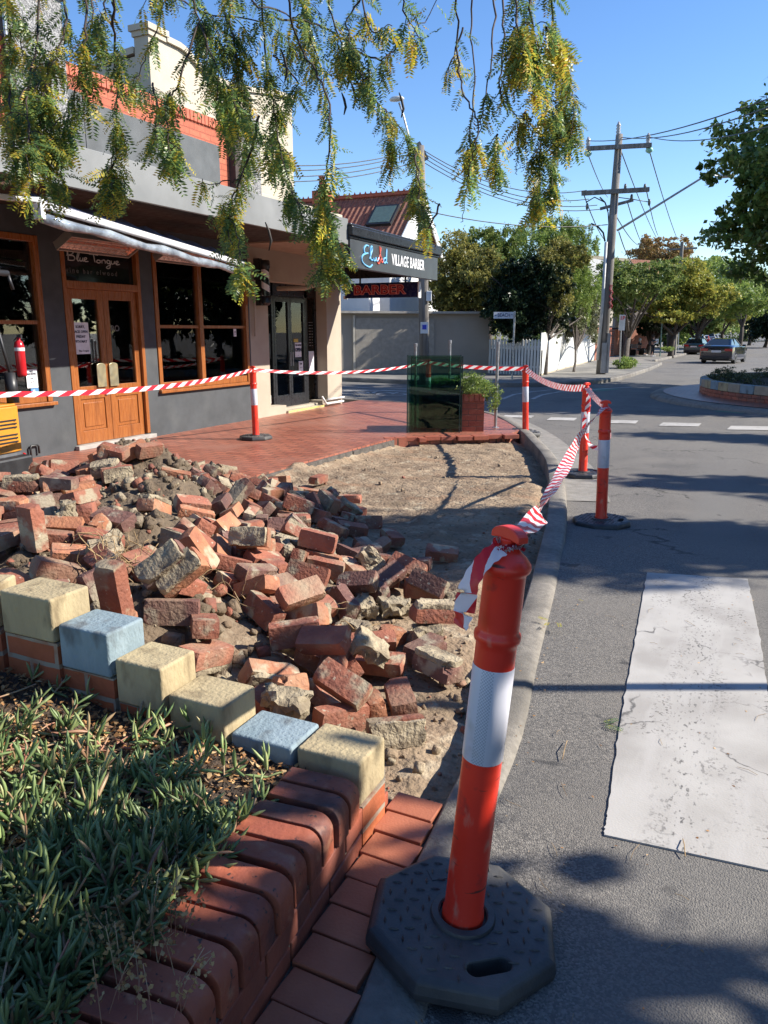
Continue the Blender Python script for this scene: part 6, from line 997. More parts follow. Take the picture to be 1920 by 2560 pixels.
# infrared heaters
m_cop2 = pm('copper reflector', (.75, .42, .32), (.6, .32, .25), 6, rough=.2, metal=.85)
for i, (ya, yb) in enumerate(((6.52, 7.60), (8.1, 9.15))):
    hr = empty('patio_heater', (-7.0, (ya + yb) / 2, 2.55), ['long copper toned strip heater above the timber doors', 'long copper toned strip heater above the right window'][i], 'heater', 'strip heaters under the canopy')
    Mh = Matrix.Translation((-6.98, ya, 2.55)) @ Matrix.Rotation(R(-28), 4, 'Y'); Lh = yb - ya
    hb = MB(); hb.box(-.125, .125, 0, Lh, .05, .065, 0, Mh); hb.box(-.14, -.125, -.01, Lh + .01, -.03, .07, 0, Mh); hb.box(.125, .14, -.01, Lh + .01, -.03, .07, 0, Mh); hb.box(-.125, .125, -.012, 0, -.03, .065, 0, Mh); hb.box(-.125, .125, Lh, Lh + .012, -.03, .065, 0, Mh); hb.build('heater_body', pm('grey heater casing', (.35, .33, .31), rough=.4, metal=.5), hr)
    hb = MB(); hb.raw([(-.12, .01, -.01), (-.12, Lh - .01, -.01), (-.06, Lh - .06, .045), (-.06, .06, .045), (.12, .01, -.01), (.12, Lh - .01, -.01), (.06, Lh - .06, .045), (.06, .06, .045)], [(0, 1, 2, 3), (4, 7, 6, 5), (3, 2, 6, 7), (0, 3, 7, 4), (1, 5, 6, 2)], 0, Mh); hb.build('reflector', m_cop2, hr)
    hb = MB()
    for x in (-.04, .04): hb.tube([Mh @ Vector((x, .05, .015)), Mh @ Vector((x, Lh - .05, .015))], .011, 8)
    hb.build('heating_tube', pm('quartz tube', (.7, .5, .42), rough=.15), hr, smooth=True)
    hb = MB()
    for k in range(1, 12): yy = Lh * k / 12; hb.tube([Mh @ Vector((-.12, yy, -.02)), Mh @ Vector((.12, yy, -.02))], .0022, 4)
    for x in (-.06, 0, .06): hb.tube([Mh @ Vector((x, 0, -.022)), Mh @ Vector((x, Lh, -.022))], .0022, 4)
    hb.build('wire_guard', m_steel, hr)
    hb = MB(); hb.bar(tuple(Mh @ Vector((0, .3, .065))), (-7.5, ya + .3, 2.9), .03, .01); hb.bar(tuple(Mh @ Vector((0, Lh - .3, .065))), (-7.5, yb - .3, 2.9), .03, .01); hb.build('mounting_arm', m_dark, hr)

# ================================================================== BARBER SHOP
bs_ = empty('barber_shop', (-8.0, 12.5, .12), 'taupe corner barber shop with black framed glass doors under the dark signboard', 'shop')
W = MB()
W.box(-7.95, FX, 10.92, 11.47, 0, 3.0); W.box(-7.95, FX, 13.5, 14.09, 0, 3.0); W.box(-7.95, FX, 11.47, 13.5, 2.42, 3.0)
W.box(-13, -7.95, 13.84, 14.09, 0, 3.0); W.box(-7.97, FX - .01, 11.47, 11.98, 0, .27); W.box(-7.97, FX - .01, 13.30, 13.5, 0, .25)
W.box(-7.97, -7.75, 11.98, 13.3, 0, .2); W.build('wall', m_cream, bs_, bevel=.004)
st = MB(); st.box(-7.75, FX + .03, 11.98, 13.3, .0, .165); so2 = st.build('doorstep', pm('stone step', (.45, .41, .32), (.35, .3, .22), 9, rough=.85), bs_, bevel=.006)
st = MB(); st.box(FX + .03, FX + .034, 11.99, 13.29, .13, .165); st.build('step_nosing', pm('yellow nosing', (.62, .5, .12), (.5, .42, .2), 20, rough=.7), so2)
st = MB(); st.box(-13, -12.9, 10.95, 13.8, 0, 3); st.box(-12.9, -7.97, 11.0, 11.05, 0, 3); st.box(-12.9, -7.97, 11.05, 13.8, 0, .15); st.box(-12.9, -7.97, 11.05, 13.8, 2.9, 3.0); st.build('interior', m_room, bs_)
m_bfr = pm('black shopfront', (.018, .019, .022), rough=.3)
xf = -7.88
f = MB(); f.box(xf - .05, xf, 11.47, 11.53, .27, 2.42); f.box(xf - .05, xf, 11.92, 11.98, .2, 2.42); f.box(xf - .05, xf, 13.06, 13.16, .2, 2.42); f.box(xf - .05, xf, 13.44, 13.5, .25, 2.42)
f.box(xf - .05, xf, 11.53, 13.44, 2.2, 2.42); f.build('shop_frame', m_bfr, bs_, bevel=.003)
MB().box(xf - .03, xf - .022, 11.53, 11.92, .27, 2.2).build('side_glass', m_glass, bs_); MB().box(xf - .03, xf - .022, 13.16, 13.44, .25, 2.2).build('side_glass', m_glass, bs_)
for k, (y0, y1) in enumerate(((11.985, 12.515), (12.52, 13.055))):
    d = MB(); d.box(xf - .045, xf + .002, y0, y0 + .06, .2, 2.195); d.box(xf - .045, xf + .002, y1 - .06, y1, .2, 2.195); d.box(xf - .045, xf + .002, y0 + .06, y1 - .06, .2, .42); d.box(xf - .045, xf + .002, y0 + .06, y1 - .06, 2.1, 2.195)
    do = d.build('door_leaf', m_bfr, bs_, bevel=.003); g_ = MB(); g_.box(xf - .03, xf - .022, y0 + .06, y1 - .06, .42, 2.1); g_.build('glass_pane', m_glass, do)
    h = MB(); yy = y1 - .04 if k == 0 else y0 + .04; h.tube([(xf + .03, yy, .95), (xf + .03, yy, 1.2)], .01, 8); h.build('handle', m_steel, do)
notice('door_sign', xf - .015, 12.70, 12.93, 1.1, 1.37, "white hanging sign reading YES WE'RE OPEN on the right barber door", [("YES WE'RE", 12.815, 1.32, .045, .002), ('OPEN', 12.815, 1.235, .085, .006), ('-', 12.815, 1.14, .06, .002)], 'sign')
notice('paper_notice', xf - .015, 12.82, 12.98, .76, 1.02, 'narrow white notice low on the right barber door', [('7756', 12.9, .97, .04, .002), ('=====', 12.9, .9, .03, 0), ('# 7', 12.9, .82, .05, .003)], 'notice')
notice('paper_notice', xf - .015, 13.2, 13.4, .76, 1.2, 'tall blank white price card in the narrow barber side window', [], 'notice')
notice('door_sticker', xf - .015, 12.66, 12.82, 1.38, 1.44, 'yellow sticker above the OPEN sign', [], 'sticker', pm('yellow sticker', (.6, .42, .06), rough=.5))
L = MB()
for k in range(9): addtext(L, ('barber prices', 'haircut   $', 'beard     $', 'shave     $', 'kids      $', 'student   $', 'senior    $', 'fade      $', 'style     $')[k] if False else '----  --', frameX(xf - .017, 13.3, 1.75 - k * .055), .06, 0)
lo = L.build('window_price_list', m_silver); tag(lo, 'small white lines of a price list on the narrow barber side window', 'price list')
# cream upper works
U = MB(); U.box(-7.9, FX + .02, 11.27, 14.11, 3.0, 3.62); U.box(-7.95, FX + .07, 11.25, 14.16, 3.62, 3.72); U.box(-7.93, FX + .04, 11.25, 14.13, 3.72, 3.80); U.build('cornice', m_cream2, bs_, bevel=.01)
sfb = MB(); sfb.box(FX, XC - .05, 10.68, 14.2, 2.93, 2.98); sfb.build('canopy_soffit', pm('taupe soffit', (.4, .3, .22), rough=.8), bs_)
sfb = MB(); sfb.box(FX, XC - .05, 10.68, 14.2, 3.1, 3.12); sfb.box(FX, XC - .05, 14.2, 14.24, 2.6, 3.12); sfb.build('canopy_edge', m_bfr, bs_)
# rear upper storey with scalloped parapet
up = empty('two_storey_building', (-9.4, 13, 3), 'cream two storey building with a scalloped parapet rising behind the shops', 'building')
U = MB(); poly = [(10.9, 3.0), (15.25, 3.0), (15.25, 6.42), (14.9, 6.42), (14.6, 6.36), (14.0, 6.25), (13.3, 6.12), (12.7, 6.1), (12.38, 6.14), (12.1, 6.2), (11.85, 6.32), (11.64, 6.36), (11.3, 6.36), (11.3, 6.4), (10.9, 6.4)]
poly = [(p[0], p[1] - (.1 if p[1] > 3.1 else 0)) for p in poly]
Mu = Matrix(((0, 0, 1, -9.4), (1, 0, 0, 0), (0, 1, 0, 0), (0, 0, 0, 1)))
U.prism([(p[0], p[1]) for p in poly], -.3, 0, 0, Mu); U.build('front_wall', m_cream2, up)
U = MB()
cp_ = [(11.3, 6.36), (11.64, 6.36), (11.85, 6.32), (12.1, 6.2), (12.38, 6.14), (12.7, 6.1), (13.3, 6.12), (14.0, 6.25), (14.6, 6.36), (15.25, 6.42)]
for a, b_ in zip(cp_, cp_[1:]): U.raw([(x, p[0], p[1] + dz) for p in (a, b_) for x in (-9.75, -9.34) for dz in (-.1, -.01)], [(0, 1, 3, 2), (4, 6, 7, 5), (1, 5, 7, 3), (0, 2, 6, 4), (0, 4, 5, 1), (2, 3, 7, 6)])
U.box(-9.76, -9.33, 10.84, 11.34, 6.33, 6.42); U.box(-9.72, -9.36, 10.87, 11.31, 6.25, 6.33)
U.build('coping', m_cream2, up)
sw = MB(); sl_ = [(-20, 4.9), (-20, 3), (-9.7, 3), (-9.7, 5.98), (-11, 5.9), (-13.5, 5.6)]
Ms = Matrix(((1, 0, 0, 0), (0, 0, -1, 10.92), (0, 1, 0, 0), (0, 0, 0, 1)))
sw.prism(sl_, -.25, 0, 0, Ms); sw.build('side_wall', m_cream2, up)
sw = MB(); 
for a, b_ in zip([(-9.72, 6.02), (-11, 5.9), (-13.5, 5.55)], [(-11, 5.9), (-13.5, 5.55), (-20, 4.9)]): sw.raw([(p[0], y, p[1] + dz) for p in (a, b_) for y in (10.88, 11.2) for dz in (0, .1)], [(0, 1, 3, 2), (4, 6, 7, 5), (1, 5, 7, 3), (0, 2, 6, 4), (0, 4, 5, 1), (2, 3, 7, 6)])
sw.build('side_coping', m_cream2, up)
sw = MB(); sw.box(-20, -9.7, 11.2, 15.25, 3, 4.8); sw.build('rear_mass', m_cream2, up)
# signs
m_sign = pm('dark grey signboard', (.055, .06, .066), (.045, .05, .055), 3, rough=.35)
sg = empty('fascia_sign', (-5.62, 12.4, 2.5), 'long dark grey signboard with white VILLAGE BARBER lettering on the canopy edge', 'shop sign')
a = MB(); a.box(XC - .08, -5.62, 10.665, 14.2, 2.52, 2.93); a.build('board', m_sign, sg, bevel=.003)
a = MB(); a.box(XC - .12, -5.6, 10.64, 14.26, 2.93, 2.97); a.box(XC - .12, -5.56, 10.64, 14.26, 2.97, 3.10); a.box(XC - .12, -5.59, 10.64, 14.26, 3.10, 3.14); a.build('capping', m_bfr, sg, bevel=.012)
L = MB(); Mx = frameX(-5.617, 12.83, 2.735, .76, 1.05)
addtext(L, 'VILLAGE BARBER', Mx, .235, .003, space=1.05); L.build('lettering', pm('sign white', (.85, .85, .85), rough=.4), sg)
def gs(x, y): # detail zoom pixels -> sign plane
    p = PX((840 + .28933 * x) * .86406, (500 + .28933 * y) * .86406, -5.614); return p
m_lb = pm('sky blue lettering', (.18, .5, .8), rough=.4); m_rr = pm('salmon red lettering', (.7, .12, .08), rough=.4)
L = MB()
for l in ([(280, 400), (262, 392), (245, 410), (240, 440), (255, 462), (275, 460), (240, 470), (222, 495), (225, 530), (250, 560), (290, 580), (312, 560)],
          [(290, 510), (300, 470), (312, 430), (308, 400), (298, 420), (295, 480), (300, 515), (315, 520)],
          [(322, 500), (326, 525), (338, 522), (345, 500), (348, 525), (360, 522), (368, 498)],
          [(428, 500), (412, 510), (408, 535), (420, 545), (432, 530), (434, 490), (436, 425), (432, 490), (434, 535), (442, 545)]):
    L.tube([gs(*p[:2]) for p in smoothline([(q[0], q[1], 0) for q in l], 4)], .014, 6)
L.build('script_lettering', m_lb, sg)
L = MB()
for l in ([(376, 400), (380, 460), (392, 505)], [(388, 412), (380, 470), (370, 505)], [(370, 505), (358, 520), (360, 545), (372, 548), (378, 525), (370, 505)], [(392, 505), (388, 528), (398, 540), (404, 525), (392, 505)]):
    L.tube([gs(*p[:2]) for p in smoothline([(q[0], q[1], 0) for q in l], 4)], .012, 6)
L.build('scissors_emblem', m_rr, sg)
hs = empty('hanging_sign', (-6.7, 14.0, 2.2), 'navy hanging sign with red outlined BARBER lettering under the canopy', 'hanging sign')
a = MB(); a.box(-7.5, -5.93, 13.99, 14.09, 2.215, 2.495); a.build('board', pm('navy sign face', (.012, .016, .075), rough=.25), hs, bevel=.004)
a = MB(); a.box(-7.2, -7.17, 14.03, 14.05, 2.495, 2.93); a.box(-6.23, -6.2, 14.03, 14.05, 2.495, 2.93); a.build('hanger_rod', m_dark, hs)
a = MB(); a.box(-7.53, -7.5, 13.98, 14.1, 2.2, 2.26); a.box(-5.93, -5.91, 13.98, 14.1, 2.2, 2.5); a.build('end_cap', m_white, hs)
L = MB(); Mx = frameY(-6.75, 13.983, 2.355, 1.35, 1); addtext(L, 'BARBER', Mx, .235, .012); L.build('lettering_outline', pm('pink outline', (.75, .3, .28), rough=.3), hs)
L = MB(); Mx = frameY(-6.75, 13.980, 2.355, 1.35, 1); addtext(L, 'BARBER', Mx, .235, .002); L.build('lettering', pm('dark red letters', (.35, .02, .03), rough=.3), hs)
# barber pole
bp = empty('barber_pole', (-7.45, 11.12, 2.05), 'black and white striped barber pole on the taupe pillar', 'barber pole')
a = MB(); a.lathe([(.0, .62), (.07, .62), (.085, .6), (.085, .5), (.07, .48), (.07, .47)], 24, 0, Matrix.Translation((-7.45, 11.12, 2.1)), cap=False); a.lathe([(.07, .05), (.085, .03), (.085, -.06), (.05, -.1), (0, -.1)], 24, 0, Matrix.Translation((-7.45, 11.12, 2.1)), cap=False); a.build('end_caps', m_bfr, bp, smooth=True, angle=40)
m_pole, t, b = nmat('diagonal stripes'); s_ = t.nodes.new('ShaderNodeSeparateXYZ'); t.links.new(coords(t), s_.inputs[0]); at = t.nodes.new('ShaderNodeMath'); at.operation = 'ARCTAN2'; t.links.new(s_.outputs[1], at.inputs[0]); t.links.new(s_.outputs[0], at.inputs[1])
d1 = t.nodes.new('ShaderNodeMath'); d1.operation = 'MULTIPLY'; d1.inputs[1].default_value = 1 / 6.2832; t.links.new(at.outputs[0], d1.inputs[0]); d2 = t.nodes.new('ShaderNodeMath'); d2.operation = 'MULTIPLY_ADD'; d2.inputs[1].default_value = 4.6; t.links.new(s_.outputs[2], d2.inputs[0]); t.links.new(d1.outputs[0], d2.inputs[2])
d3 = t.nodes.new('ShaderNodeMath'); d3.operation = 'FRACT'; t.links.new(d2.outputs[0], d3.inputs[0]); d4 = t.nodes.new('ShaderNodeMath'); d4.operation = 'GREATER_THAN'; d4.inputs[1].default_value = .5; t.links.new(d3.outputs[0], d4.inputs[0]); t.links.new(mix(t, (.015, .015, .015), (.7, .7, .7), d4.outputs[0]), b.inputs['Base Color']); b.inputs['Roughness'].default_value = .15
a = MB(); a.lathe([(.066, .05), (.066, .47)], 24, cap=False); ao = a.build('striped_cylinder', m_pole, bp, local=True, smooth=True); ao.location = (0, 0, .05)
a = MB(); a.box(FX, -7.53, 11.08, 11.16, 2.0, 2.75); a.build('mounting_bracket', m_bfr, bp)
a = MB(); pth = [(-7.6, 11.02, 2.4), (-7.58, 10.99, 2.3), (-7.6, 10.99, 1.5)]; a.tube(pth, .018, 8); po = a.build('conduit_pipe', m_cream); tag(po, 'thin taupe conduit running down beside the barber pole', 'pipe')
a = MB(); a.tube([(-6.9, 11.9, 2.93), (-6.9, 11.9, 2.5), (-6.9, 11.86, 2.36), (-7.1, 11.8, 2.3), (-7.6, 11.7, 2.3)], .04, 10); po = a.build('drain_pipe', m_cream, smooth=True); tag(po, 'taupe drain pipe bending back to the wall above the barber door', 'drain pipe')
a = MB(); a.tube([(FX + .04, 13.2, .33), (FX + .05, 13.3, .22), (FX + .05, 13.36, .18), (FX + .05, 14.05, .18)], .022, 8); a.tube([(FX + .05, 13.4, .26), (FX + .05, 14.08, .26)], .018, 8); po = a.build('low_pipes', m_white, smooth=True); tag(po, 'pale pipes running low along the corner pillar', 'pipe')
ap = MB(); ap.box(-7.94, -7.9, 11.6, 11.85, .3, .45); ap.build('counter', m_white, bs_)

# ================================================================== EXCAVATOR (its rear corner shows at the left edge)
ex = empty('mini_excavator', (-6.0, 4.2, .12), 'orange mini excavator with a black counterweight at the left edge beside the heap', 'excavator')
EX = Matrix.Translation((-5.58, 4.6, 0)) @ Matrix.Rotation(R(6), 4, 'Z')   # right-rear corner at origin; body extends -x, -y
m_ey = pm('construction orange yellow', (.6, .25, .025), (.5, .2, .03), 4, rough=.35, c3=(.25, .15, .06), s3=8, lo3=.6, hi3=.8)
m_eg = pm('dark machine grey', (.06, .06, .065), (.2, .17, .13), 6, rough=.6, lo=.5, hi=.75)
a = MB(); pr = [(-1.2, -1.5), (0, -1.5), (.0, -.12), (-.02, -.03), (-.1, 0), (-1.1, 0), (-1.2, -.1)]
a.prism(pr, .6, .98, 0, EX); a.prism([(p[0] * .97 - .01, p[1] * .97 - .01) for p in pr], .98, 1.0, 0, EX); a.build('engine_cover', m_ey, ex, bevel=.02)
a = MB(); a.prism([(p[0] * 1.0, p[1] * 1.0 + .015) for p in pr], .3, .6, 0, EX); a.build('counterweight', m_eg, ex, bevel=.03)
a = MB(); a.box(-.02, .085, -.5, -.02, .3, .57, 0, EX); a.build('rubber_bumper', m_dark, ex, bevel=.02)
for z in (.44, .54):
    a = MB(); a.lathe([(0, .0), (.03, .0), (.03, .014), (.02, .02), (0, .02)], 16, 0, EX @ Matrix.Translation((-.06, .012, z)) @ Matrix.Rotation(R(-90), 4, 'X'), cap=False)
    a.lathe([(0, .0), (.03, .0), (.03, .014), (.02, .02), (0, .02)], 16, 0, EX @ Matrix.Translation((.0, -.08, z)) @ Matrix.Rotation(R(90), 4, 'Y'), cap=False); a.build('tail_light', pm('red lamp', (.5, .01, .01), rough=.15), ex, smooth=True)
a = MB()
for z in (.68, .71, .74, .8, .83, .86): a.box(.001, .004, -.3, -.08, z, z + .014, 0, EX); a.box(-.35, -.1, .001, .004, z, z + .014, 0, EX)
a.build('vent', m_dark, ex)
a = MB(); a.tube([EX @ Vector(p) for p in ((-.02, -.5, 1.0), (-.03, -.5, 1.9), (-.1, -.35, 2.06), (-.1, .1, 2.06))], .025, 8); a.tube([EX @ Vector(p) for p in ((-.1, .1, 2.06), (-.08, .12, 1.93))], .014, 8); a.tube([EX @ Vector(p) for p in ((-1.1, -.5, 1.0), (-1.1, -.5, 1.95), (-1.1, .0, 2.1), (-.1, .0, 2.1))], .03, 8)
a.tube([EX @ Vector(p) for p in ((-.12, -.9, 1.0), (-.1, -.6, 2.06))], .02, 8); a.build('canopy_frame', m_dark, ex, smooth=True)
a = MB(); a.cb((-.2, -.45, 1.1), (.35, .5, .24), 0, EX); a.cb((-.25, -.75, 1.35), (.3, .12, .5), 0, EX); a.build('seat', m_dark, ex, bevel=.04)
a = MB(); a.tube([EX @ Vector(p) for p in ((-.07, -.02, 1.0), (-.09, 0, 1.25))], .05, 10); a.tube([EX @ Vector(p) for p in ((-.07, -.02, 1.25), (-.2, 0, 1.75))], .012, 8); a.build('lever', m_dark, ex, smooth=True)
for sx in (-1.05, -.15):
    a = MB(); pr2 = [(-1.4, .12), (-1.5, .2), (-1.4, .32), (-.1, .32), (.0, .22), (-.1, .12)]; Mt2 = EX @ Matrix(((0, 0, 1, sx), (1, 0, 0, 0), (0, 1, 0, 0), (0, 0, 0, 1)))
    a.prism(pr2, -.12, .12, 0, Mt2); a.build('track', m_rub, ex, bevel=.03)
fe = empty('fire_extinguisher', tuple(EX @ Vector((-.02, .06, 1.22))), 'red fire extinguisher strapped to the excavator at the left edge', 'fire extinguisher')
a = MB(); a.lathe([(.0, 0), (.035, .0), (.04, .02), (.04, .25), (.03, .285), (.014, .3), (.014, .32), (0, .32)], 18, cap=False); a.build('cylinder', pm('extinguisher red', (.5, .015, .02), rough=.2), fe, local=True, smooth=True)
a = MB(); a.lathe([(.0405, .21), (.0412, .212), (.0412, .235), (.0405, .237)], 18, cap=False); a.build('band', m_white, fe, local=True)
a = MB(); a.box(-.01, .04, -.008, .008, .32, .345); a.tube([(.0, 0, .33), (-.05, 0, .3), (-.05, 0, .15)], .007, 6); a.build('valve', m_dark, fe, local=True)

# ================================================================== GLASS SCREEN, BRICK PLANTER, POSTS
m_gg = glassmat('green tinted glass', (.52, .7, .62), .9, 1.45); m_gedge = pm('glass edge', (.03, .07, .06), rough=.1)
pa, pb_ = Vector((-4.56, 10.40, .12)), Vector((-3.83, 10.76, .12)); dirp = (pb_ - pa).normalized(); nrm = Vector((dirp.y, -dirp.x, 0))
gs_ = empty('glass_screen', tuple(pa.lerp(pb_, .5)), 'leaning stack of dark green glass panels standing against the brick planter', 'glass panels')
for k in range(3):
    o_ = -nrm * (.02 + .05 * k); A = pa + o_ + dirp * (.0 + .03 * k); B = pb_ + o_ - dirp * (.02 * (2 - k)); hA = 1.12 if k < 1 else (.75 if k == 1 else 1.1); 
    a = MB(); a.prism([(A.x, A.y), (B.x, B.y), (B.x - nrm.x * .008, B.y - nrm.y * .008), (A.x - nrm.x * .008, A.y - nrm.y * .008)], .125, .125 + hA); a.build('glass_panel', m_gg, gs_)
    if k == 0 or k == 2:
        for q in (A, B): a = MB(); a.cb((q.x + nrm.x * .004, q.y + nrm.y * .004, .125 + hA / 2), (.014, .018, hA + .01), rz=math.atan2(dirp.y, dirp.x)); a.build('edge_strip', m_gedge, gs_)
for i, (u, v_, ub, vb, hz) in enumerate(((905, 742, 902, 938, 0), (987, 735, 983, 905, 0))):
    bq = Vector(pa.lerp(pb_, .16 + .62 * i)) - nrm * (.24); tz = PD(u, v_, bq.dot(Vector((-SYW, CY, 0)))).z
    a = MB(); a.lathe([(.045, 0), (.045, .01), (.02, .02)], 16); a.lathe([(.018, .01), (.018, tz - .17), (.024, tz - .165), (.024, tz - .12), (.0, tz - .115)], 16); ao = a.build('post', m_steel, local=True, smooth=True, angle=40); ao.location = (bq.x, bq.y, .12); ao.name = 'steel_post'
    tag(ao, ['left steel post rising behind the dark glass', 'right steel post rising behind the dark glass beside the planter'][i], 'post', 'steel posts')
q = PZ(1070, 924, .12); tz = PD(1073, 738, q.dot(Vector((-SYW, CY, 0)))).z
a = MB(); a.lathe([(.055, 0), (.055, .008), (.03, .018)], 18); a.lathe([(.024, .01), (.024, tz - .12), (.0, tz - .118)], 18); ao = a.build('steel_post', m_steel, local=True, smooth=True, angle=40); ao.location = q; tag(ao, 'tallest free standing steel post right of the brick planter', 'post', 'steel posts')
pl = empty('brick_planter', (-3.95, 11.2, .12), 'square red brick planter overflowing with a green bush beside the glass', 'planter')
m_pbr = brickmat('planter brick', 'XZ', (.33, .085, .045), (.25, .065, .04), (.16, .06, .04), .235, .086, .007, rough=.7)
m_pbr2 = brickmat('planter brick side', 'YZ', (.42, .12, .06), (.33, .09, .05), (.2, .08, .05), .235, .086, .007, rough=.7)
ang = math.atan2(dirp.y, dirp.x); MP = Matrix.Translation((-4.42, 10.62, .12)) @ Matrix.Rotation(ang, 4, 'Z')
a = MB(); a.box(0, .93, 0, .09, 0, .45, 0); a.box(0, .09, .09, .75, 0, .45, 0); a.box(.84, .93, .09, .75, 0, .45, 0); a.box(.09, .84, .66, .75, 0, .45, 0)
ao = a.build('brick_sides', m_pbr, local=True); ao.parent = pl; ao.location = MP.translation - pl.location; ao.rotation_euler = (0, 0, ang)
a = MB()
for k in range(12): a.box(k * .0775 + .003, k * .0775 + .0745, -.004, .11, .452, .555)
for k in range(8): a.box(.825, .934, .115 + k * .08, .115 + k * .08 + .072, .452, .555)
for k in range(8): a.box(-.004, .105, .115 + k * .08, .115 + k * .08 + .072, .452, .555)
ao = a.build('brick_capping', pm('planter capping', (.34, .09, .05), (.26, .07, .045), 6, rough=.6), local=True, bevel=.006); ao.parent = pl; ao.location = MP.translation - pl.location; ao.rotation_euler = (0, 0, ang)
a = MB(); a.box(.09, .84, .09, .66, 0, .4); ao = a.build('soil', m_soil, local=True); ao.parent = pl; ao.location = MP.translation - pl.location; ao.rotation_euler = (0, 0, ang)
# ================================================================== TREES
def leaf_arrays(blobs, n, size, seed=0, per=60, spread=.16, hang=.0, asp=.5, shell=.45, lobes=True):
    g_ = np.random.default_rng(seed)
    if spread != .12:
        ext = []
        for b_ in blobs:
            for _ in range(6):
                dd = g_.normal(size=3); dd /= np.linalg.norm(dd); q_ = g_.uniform(.32, .6); e_ = g_.uniform(.6, .95); ext.append((b_[0] + dd[0] * b_[3] * e_, b_[1] + dd[1] * b_[4] * e_, b_[2] + dd[2] * b_[5] * e_, b_[3] * q_, b_[4] * q_, b_[5] * q_))
        blobs = [(b_[0], b_[1], b_[2], b_[3] * .82, b_[4] * .82, b_[5] * .82) for b_ in blobs] + ext
    bl = np.array([(b_[0], b_[1], b_[2], b_[3], b_[4], b_[5]) for b_ in blobs], float); vol = bl[:, 3] * bl[:, 4] * bl[:, 5]; pr = vol ** .8; pr /= pr.sum()
    nc = max(4, n // per); bi = g_.choice(len(bl), nc, p=pr); d = g_.normal(size=(nc, 3)); d /= np.linalg.norm(d, axis=1)[:, None]; r = g_.uniform(shell, 1.0, nc)[:, None] ** .6
    cen = bl[bi, :3] + d * r * bl[bi, 3:6]; cs = g_.uniform(.5, 1.5, nc); k = g_.choice(nc, n, p=cs / cs.sum())
    rad = (bl[bi, 3:6] * spread)[k]; P_ = cen[k] + g_.normal(size=(n, 3)) * rad * .62 * cs[k][:, None]; P_[:, 2] -= abs(g_.normal(size=n)) * hang
    a = g_.uniform(0, 2 * np.pi, n); e = g_.normal(-.35, .6, n); t_ = np.stack([np.cos(a) * np.cos(e), np.sin(a) * np.cos(e), np.sin(e)], 1); up = g_.normal(size=(n, 3)) * .6 + np.array([0, 0, 1.0]); b_ = np.cross(t_, up); b_ /= np.linalg.norm(b_, axis=1)[:, None] + 1e-9
    S = (size * g_.uniform(.6, 1.4, n))[:, None]; V = np.stack([P_ - t_ * S * .5, P_ + b_ * S * asp * .5 - t_ * S * .05, P_ + t_ * S * .5, P_ - b_ * S * asp * .5 - t_ * S * .05], 1)
    return V.reshape(-1, 3), cen
def limbs(mb, base, cen, r0, nb=9, seed=0, fork=.35):
    rnd = random.Random(seed); top = Vector(cen.mean(axis=0)); base = Vector(base); h = (top - base).length
    f = base.lerp(Vector((base.x + (top.x - base.x) * .3, base.y + (top.y - base.y) * .3, base.z + h * fork)), 1.0); f.z = base.z + (top.z - base.z) * fork + .0
    mb.tube([base - Vector((0, 0, .1)), base.lerp(f, .1), base.lerp(f, .5) + Vector((rnd.uniform(-.05, .05), rnd.uniform(-.05, .05), 0)), f], [r0 * 1.35, r0 * 1.05, r0 * .9, r0 * .8], 10)
    idx = rnd.sample(range(len(cen)), min(nb, len(cen)))
    for i in idx:
        e = Vector(cen[i]); mid = f.lerp(e, .45) + Vector((rnd.uniform(-.1, .1) * h * .4, rnd.uniform(-.1, .1) * h * .4, rnd.uniform(0, .12) * h)); ls = smoothline([f, mid, e], 5); mb.tube(ls, [r0 * .55 * (1 - j / len(ls)) + .012 for j in range(len(ls))], 6, cap=False)
        for _ in range(3):
            j = rnd.randrange(3, len(ls) - 1); c = Vector(cen[rnd.randrange(len(cen))]); e2 = ls[j].lerp(c, .45); mb.tube([ls[j], ls[j].lerp(e2, .5) + Vector((0, 0, .1)), e2], [r0 * .22, r0 * .14, .008], 5, cap=False)
def tree(name, label, base, blobs, n, size, mat, r0=.15, group=None, seed=0, cat='tree', per=60, spread=.16, hang=0, asp=.5, nb=9, shell=.45, fork=.35, bark=None):
    rt_ = empty(name, base, label, cat, group); V, cen = leaf_arrays(blobs, n, size, seed, per, spread, hang, asp, shell)
    npmesh('crown', V, np.arange(len(V)).reshape(-1, 4), mat, rt_)
    mb = MB(); limbs(mb, base, cen, r0, nb, seed, fork); mb.build('trunk', bark or m_bark, rt_, smooth=True); return rt_
m_l_dark = leafmat('dark evergreen leaf', [(0, (.012, .025, .012)), (.6, (.022, .042, .018)), (1, (.05, .08, .03))], rough=.4, trans=.12)
m_l_olive = leafmat('olive leaf', [(0, (.13, .14, .04)), (.5, (.22, .22, .06)), (.85, (.34, .29, .075)), (1, (.42, .36, .1))], trans=.4)
m_l_green = leafmat('bright green leaf', [(0, (.11, .18, .04)), (.5, (.19, .27, .065)), (1, (.32, .38, .09))], trans=.35)
m_l_mid = leafmat('mid green leaf', [(0, (.09, .14, .035)), (.6, (.16, .22, .055)), (1, (.3, .32, .09))], trans=.42)
m_l_yel = leafmat('yellow green leaf', [(0, (.15, .19, .035)), (.5, (.3, .31, .06)), (1, (.5, .42, .08))], trans=.4)
m_l_brn = leafmat('autumn brown leaf', [(0, (.18, .1, .04)), (.6, (.3, .18, .07)), (1, (.38, .3, .1))], trans=.3)
m_l_grey = leafmat('grey green leaf', [(0, (.13, .15, .08)), (.6, (.2, .21, .11)), (1, (.3, .3, .17))], trans=.25)
